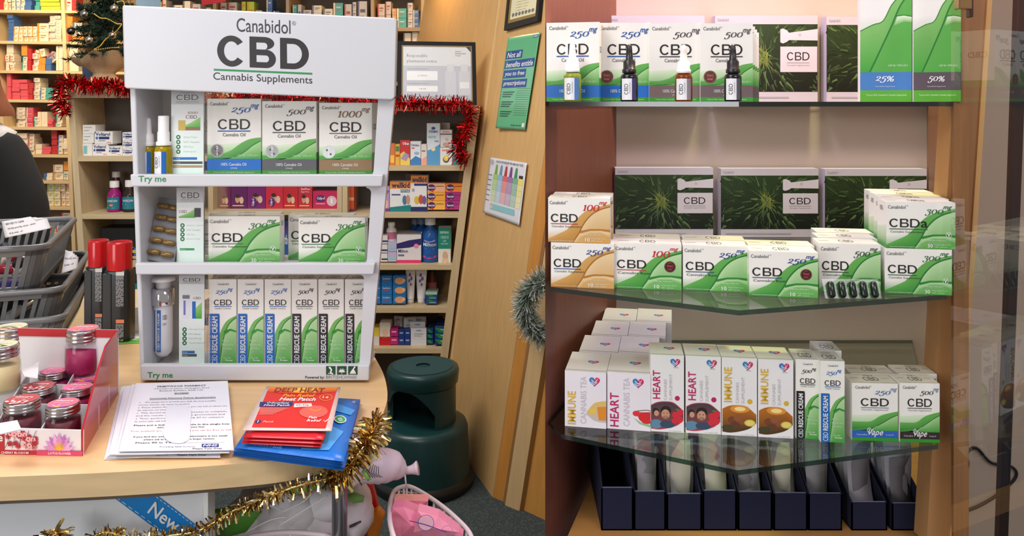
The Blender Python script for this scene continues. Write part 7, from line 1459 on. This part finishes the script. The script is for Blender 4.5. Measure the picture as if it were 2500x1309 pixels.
B_('Please put a tick or fill the circle in the single box', .08, .98, .665, .024, TK, .02); B_('which matches how you feel', .30, .74, .70, .022, TK, .02); B_('Your answers are anonymous and you can be free to tell', .06, .99, .745, .022, K(200, 60, 60), .0)
B_('If you find the writing on this questionnaire is too small', .10, .95, .82, .022, TK, .02); B_('please ask at the counter for a larger version.', .20, .84, .855, .022, TK, .02); B_('Please fill in Today .................................', .13, .92, .895, .022, TK, .02)
B_('Providing NHS Services', .35, .66, .955 - .008, .022, K(70, 80, 130), 0, .1); f.rect(.72, .925, .87, .965, K(40, 60, 140), 1); f.txt('NHS', .73, .931, .86, .960, WHITE, 2, .03, .2, res=1); B_('Please Turn Over', .64, .90, .972, .02, TK, .01, .1)
b.build('lettering', root)
# frosted smear-like label holder lying on the sheet
b = MB(); c_ = [G(x, y, zC + .0112) for x, y in smooth_path([(408, 994), (440, 990), (466, 1000), (464, 1040), (462, 1072), (440, 1083), (412, 1078), (398, 1060), (404, 1030)], True, 3)]; n = len(c_); O_ = c_[0]
b.add([p - O_ for p in c_] + [p - O_ + Vector((0, 0, .0006)) for p in c_], [tuple(range(n - 1, -1, -1)), tuple(range(n, 2 * n))] + [(i, (i + 1) % n, n + (i + 1) % n, n + i) for i in range(n)], K(222, 226, 236), 'paper'); o = b.build('blank_label', None, O_); tag(o, 'pale rounded blank label lying on the printed questionnaire', 'label')

# --- heat patch packets
def packet(z, q4, col, label, group, t=.0025, margin=None, mt_='wrap'):
    q = [G(x, y, z) for x, y in q4]; root = empty('patch_packet', q[3]); tag(root, label, 'packet', group); lerp = lambda u, v: (q[0] * (1 - u) + q[1] * u) * (1 - v) + (q[3] * (1 - u) + q[2] * u) * v
    n = 8; b = MB(); vs = []
    for s_ in (1, 0):
        for j in range(n + 1):
            for i in range(n + 1):
                u, v = i / n, j / n; e = min(u, v, 1 - u, 1 - v); vs.append(lerp(u, v) - q[3] + Vector((0, 0, (t * min(1, e * 5) * (1 + .2 * noise.noise(Vector((u * 4, v * 4, z * 999)))) + .0004) * s_)))
    m = n + 1; fs = [(j * m + i, (j + 1) * m + i, (j + 1) * m + i + 1, j * m + i + 1) for j in range(n) for i in range(n)]; o2 = m * m
    fs += [tuple(o2 + k for k in reversed(f_)) for f_ in fs[: n * n]]
    rim = [i for i in range(n)] + [n + j * m for j in range(n)] + [n * m + n - i for i in range(n)] + [(n - j) * m for j in range(n)]
    fs += [(rim[k], rim[(k + 1) % len(rim)], o2 + rim[(k + 1) % len(rim)], o2 + rim[k]) for k in range(len(rim))]
    b.add(vs, fs, col, mt_, True); b.build('sachet', root)
    b = MB(); f = Face(b, .12, .12, lambda u, v, l: tuple(lerp(u, v) - q[3] + Vector((0, 0, t * 1.22 * min(1, min(u, v, 1 - u, 1 - v) * 5 + .12) + .0008 + .00004 * l))))
    return root, b, f
BL = [K(20, 110, 200), K(16, 96, 184)]
bq = [[(662, 968), (876, 984), (838, 1150), (569, 1112)], [(660, 966), (880, 980), (842, 1143), (570, 1106)], [(664, 966), (872, 978), (836, 1139), (572, 1102)], [(658, 964), (878, 979), (840, 1134), (571, 1098)], [(662, 962), (880, 976), (838, 1128), (574, 1094)]]
for k, q4 in enumerate(bq):
    root, b, f = packet(zC + .001 + .0038 * k, q4, BL[k % 2], 'blue adhesive patch packet, ' + ('lowest', 'second', 'third', 'fourth', 'top')[k] + ' of the blue pile', 'blue patch packets on the counter')
    if k == 4:
        f.txt('1 Adhesive Patch', .08, .90, .42, .95, K(190, 220, 245), 1, .01, .2, res=1); f.disc(.86, .42, .05, K(60, 170, 90), 1, 18, .07); f.ring(.86, .42, .0075, .0012, WHITE, 2); f.txh('e', .86, .42, .06, WHITE, 3)
        f.poly([(.72, .12), (.98, .22), (.95, .32), (.74, .28)], K(70, 160, 225), 1); f.poly([(.55, .75), (.8, .55), (.93, .6), (.85, .9), (.6, .93)], K(80, 160, 225), 1); f.txh('C', .94, .08, .04, WHITE, 2)
        b.build('printed_face', root)
rq_ = [[(640, 985), (815, 990), (783, 1093), (590, 1083)], [(640, 978), (818, 984), (786, 1085), (592, 1076)], [(644, 970), (822, 975), (790, 1075), (594, 1068)]]
for k, q4 in enumerate(rq_): packet(zC + .0215 + .0036 * k, q4, K(200, 22, 36), 'red heat patch packet, ' + ('lowest', 'second', 'third')[k] + ' of the red pile', 'red heat patch packets on the counter')
root, b, f = packet(zC + .0330, [(651, 944), (832, 946), (809, 1053), (592, 1051)], K(220, 196, 190), 'red heat patch packet in a clear sleeve, top of the pile', 'red heat patch packets on the counter', .0005)
RDP = K(214, 34, 30); f.poly([(.04, .03), (.96, .02), (.93, .96), (.09, .95)], RDP, 1); f.strip([(.04, .02), (.3, .02), (.7, .02), (.96, .02)], [(.05, .16), (.3, .20), (.7, .20), (.95, .14)], K(236, 150, 30), RDP, 2, 4)
f.strip([(.3, .06), (.5, .05), (.7, .06)], [(.3, .16), (.5, .18), (.7, .16)], K(246, 220, 80), K(236, 160, 40), 2.5, 2)
f.txt('DEEP HEAT', .14, .045, .80, .165, K(140, 14, 16), 4, .03); f.txt('Pain Relief', .28, .21, .70, .28, K(240, 170, 40), 4, .02, .2); f.txt('Heat Patch', .26, .295, .72, .375, WHITE, 4, .025, .2)
f.poly([(.03, .40), (.44, .40), (.455, .46), (.42, .515), (.05, .515)], K(30, 40, 110), 3); f.txt('Odourless', .12, .405, .40, .45, WHITE, 5, .015, .2, res=1); f.txt('Heat Patch', .10, .46, .42, .505, WHITE, 5, .015, .2, res=1)
f.poly([(.47, .44), (.68, .43), (.70, .50), (.48, .53)], K(240, 220, 220), 3); f.txt('£2-90p', .50, .455, .66, .50, K(60, 50, 60), 5, .01, res=1)
f.ring(.84, .285, .010, .0012, K(240, 150, 60), 4); f.txt('16', .80, .25, .88, .31, K(250, 220, 160), 5, .02, res=1)
for k in range(6): f.rect(.07 + .006 * k, .54 + .027 * k, .42 - .03 * k, .552 + .027 * k, K(236, 150, 140), 3)
f.disc(.74, .62, .17, K(226, 96, 84), 2.5, 20, .14); f.line([(.68, .56), (.76, .60), (.82, .55)], .014, K(240, 160, 60), 3)
f.disc(.13, .84, .035, K(30, 40, 110), 3, 14, .035); f.txh('1', .13, .84, .05, WHITE, 5, .02); f.txt('Patch', .19, .825, .31, .86, K(245, 200, 190), 4, .01, .2, res=1)
f.txt('Pain', .70, .72, .80, .77, WHITE, 4, .02, .2, res=1); f.txt('Relief', .69, .785, .86, .835, WHITE, 4, .02, .2, res=1); f.line([(.885, .80), (.905, .835), (.955, .74)], .012, WHITE, 4, False)
b.build('printed_face', root)

# ================================================================ under the counter: cotton bags, red packets, wire baskets
CT = K(246, 240, 244)
def bag(name, label, c, r, prints, seed, amp=.2, mt_='wrap', col=CT):
    root = empty(name, c); tag(root, label, 'bag', 'bags under the counter'); b = MB(); b.blob((0, 0, 0), r, col, mt_, 36, 22, amp, 2.2, seed); b.build('cotton_filling', root)
    return root
def proud(root, pts, d, col, nm='printed_patch'):      # curved print patch in front of a bag
    b = MB(); a = [P(x, y, d) - root.location for x, y in pts]; c = sum(a, Vector()) / len(a) + Vector((0, -.006, 0)); n = len(a)
    b.add(a + [c] + [p + Vector((0, .0015, 0)) for p in a] + [c + Vector((0, .0015, 0))], [(i, (i + 1) % n, n) for i in range(n)] + [(n + 1 + (i + 1) % n, n + 1 + i, 2 * n + 1) for i in range(n)] + [(i, n + 1 + i, n + 1 + (i + 1) % n, (i + 1) % n) for i in range(n)], col, 'wrap', True); b.build(nm, root)
c = P(690, 1295, 1.16); bg = bag('cotton_bag', 'large clear bag of cotton wool balls under the counter', c, (.080, .06, .075), None, 1)
proud(bg, [(520, 1245), (590, 1235), (640, 1250), (600, 1300), (530, 1318)], 1.040, K(96, 170, 56)); proud(bg, [(700, 1190), (760, 1178), (790, 1190), (740, 1205), (705, 1205)], 1.042, K(96, 185, 66))
for k, (x, y, r_) in enumerate(((600, 1262, .024), (640, 1240, .022), (690, 1235, .026), (735, 1255, .024), (660, 1285, .026), (770, 1275, .026), (715, 1300, .024), (790, 1235, .022), (560, 1290, .022), (620, 1305, .022))):
    p = P(x, y, 1.075 + .004 * (k % 3)) - bg.location; b = MB(); b.blob(p, (r_, r_ * .8, r_), mixc(CT, K(240, 236, 240), (k % 4) / 3), 'matte', 16, 10, .1, 2, k); b.build('cotton_ball', bg)
for k, pts in enumerate(([(560, 1235), (620, 1225), (690, 1245)], [(650, 1305), (720, 1260), (800, 1210)], [(690, 1250), (740, 1225), (760, 1205)], [(600, 1300), (660, 1270), (700, 1262)])):
    b = MB(); b.tube([P(x, y, 1.038) - bg.location for x, y in smooth_path(pts, False, 5)], .0008, K(250, 250, 252), 'gloss', 6); b.build('film_crease', bg)
c = P(864, 1248, 1.20); bg2 = bag('cotton_bag', 'smaller white cotton bag with green top standing by the metal leg', c, (.0275, .036, .042), None, 5, .12)
proud(bg2, [(845, 1208), (868, 1203), (890, 1212), (886, 1226), (862, 1230), (844, 1220)], 1.158, K(150, 205, 110)); proud(bg2, [(852, 1284), (880, 1272), (882, 1276), (854, 1290)], 1.160, K(70, 70, 74))
# bag poking out sideways with twisted end
pts = [P(x, y, d) for x, y, d in ((846, 1180, 1.10), (862, 1158, 1.10), (892, 1142, 1.11), (925, 1137, 1.12), (955, 1138, 1.13), (976, 1146, 1.135), (990, 1149, 1.14), (1005, 1147, 1.14), (1020, 1143, 1.14))]
O_ = pts[0]; root = empty('cotton_bag', O_); tag(root, 'pink-white cotton bag with twisted end poking out past the counter', 'bag', 'bags under the counter')
sp = smooth_path([tuple(p - O_) for p in pts], False, 4); rad = []
prof = [.010, .016, .021, .0235, .0215, .014, .005, .006, .010]
for i in range(len(sp)): t = i / 4; k = min(int(t), 7); rad.append((prof[k] + (prof[k + 1] - prof[k]) * (t - k)) * (1 + .025 * math.sin(i * 2.3)))
b = MB(); b.tube(sp, rad, K(232, 214, 222), 'wrap', 18); b.build('cotton_filling', root)
for poly_, c in (([(872, 1112), (905, 1102), (925, 1112), (900, 1122), (878, 1122)], K(150, 215, 110)), ([(884, 1150), (892, 1148), (905, 1172), (897, 1175)], K(140, 205, 90))): proud(root, poly_, 1.085, c)
for k in range(7):
    b = MB(); b.tube([P(900 + 4 * k, 1128 + 2.0 * k, 1.086) - O_, P(888 + 6 * k, 1148 + 2 * k, 1.084) - O_, P(898 + 6 * k, 1166, 1.09) - O_], .0005, K(96, 96, 100), 'matte', 4); b.build('print_line', root) if k < 7 else None
b = MB(); b.tube([P(988, 1156, 1.13) - O_, P(990, 1172, 1.13) - O_, P(992, 1190, 1.13) - O_], .0012, K(236, 220, 228), 'wrap', 5); b.build('film_strand', root)
# red and orange packets
for q4, c, nm, d in (([(878, 1182), (905, 1180), (925, 1255), (900, 1318), (872, 1318)], K(190, 16, 30), 'red packet wedged behind the cotton bags', 1.27), ([(895, 1262), (922, 1246), (938, 1262), (922, 1318), (896, 1318)], K(226, 130, 20), 'orange packet wedged beside the wire basket', 1.24), ([(866, 1178), (905, 1176), (906, 1200), (868, 1200)], K(50, 36, 110), 'purple packet edge above the red one', 1.30)):
    b = MB(); b.slab(q4, d, .02, c, 'wrap'); o = b.build('packet', bevel=.004); tag(o, nm, 'packet')
# wire baskets
WW = K(236, 222, 226)
def wire(name, label, rim_px, d_rim, floor_dy, nw, group='white wire baskets'):
    pts = [P(x, y, d) for (x, y), d in zip(rim_px, d_rim)]; O_ = pts[0]; root = empty(name, O_); tag(root, label, 'wire basket', group)
    sm_ = [Vector(p) for p in smooth_path([tuple(p - O_) for p in pts], True, 6)]; b = MB(); b.tube(sm_, .0032, WW, 'plastic', 8, True); b.build('rim_wire', root)
    c = sum(sm_, Vector()) / len(sm_); n = len(sm_); low = [Vector((c.x + (p.x - c.x) * .72, c.y + (p.y - c.y) * .72, p.z - floor_dy)) for p in sm_]
    b = MB(); b.tube(low, .0022, WW, 'plastic', 6, True); b.build('base_wire', root)
    for k in range(nw): i = int(k * n / nw); b = MB(); b.tube([sm_[i], sm_[i].lerp(low[i], .5) + (sm_[i] - c) * .04, low[i]], .0018, WW, 'plastic', 6); b.build('upright_wire', root)
    return root
wb = wire('wire_basket', 'white wire basket of pink packets on the floor side of the counter', [(962, 1200), (952, 1235), (955, 1290), (985, 1350), (1060, 1380), (1140, 1350), (1150, 1308), (1110, 1262), (1060, 1222), (1010, 1192), (985, 1188)], [1.20, 1.12, 1.02, .96, .96, 1.02, 1.08, 1.14, 1.20, 1.25, 1.24], .10, 26)
wire('wire_basket', 'white wire basket whose rim just shows below the cotton bag', [(600, 1318), (640, 1306), (700, 1300), (760, 1303), (810, 1312), (815, 1340), (740, 1370), (640, 1360)], [1.0, 1.02, 1.03, 1.03, 1.02, .97, .94, .95], .06, 14)
PKP = K(238, 120, 150)
for k, (q4, d4, nm) in enumerate((([(962, 1222), (1045, 1224), (1035, 1250), (1000, 1262), (960, 1262)], 1.16, 'pink packet standing at the back of the wire basket'), ([(958, 1240), (985, 1238), (1065, 1270), (1130, 1312), (960, 1330), (950, 1290)], 1.08, 'pink packet lying in front in the wire basket'), ([(1020, 1248), (1070, 1262), (1120, 1300), (1060, 1318), (1010, 1300)], 1.06, 'pink packet with clear window in the wire basket'))):
    b = MB(); a = [P(x, y, d4) for x, y in q4]; O_ = a[0]; n = len(a); cc = sum(a, Vector()) / n + Vector((0, -.012, .004)); root = empty('pink_packet', O_); tag(root, nm, 'packet', 'pink packets in the wire basket')
    b.add([p - O_ for p in a] + [cc - O_] + [p - O_ + Vector((0, .02, 0)) for p in a], [(i, (i + 1) % n, n) for i in range(n)] + [tuple(range(2 * n, n, -1))] + [(i, n + 1 + i, n + 1 + (i + 1) % n, (i + 1) % n) for i in range(n)], mixc(PKP, K(244, 160, 180), k / 3), 'wrap', False); b.build('wrapper', root)
    if k == 2:
        b = MB(); f = Face(b, 1, 1, lambda u, v, l: tuple(P(u, v, d4 - .014 - .0003 * l) - O_)); f.ring(1040, 1277, 20, 1.5, K(120, 100, 170), 1); f.disc(1040, 1277, 18, K(246, 190, 205), 1, 18, 18); f.line([(1000, 1272), (1040, 1282), (1090, 1300)], 2, K(70, 60, 150), 2); f.ring(1092, 1297, 14, 1.2, K(170, 140, 190), 1); b.build('printed_window', root)
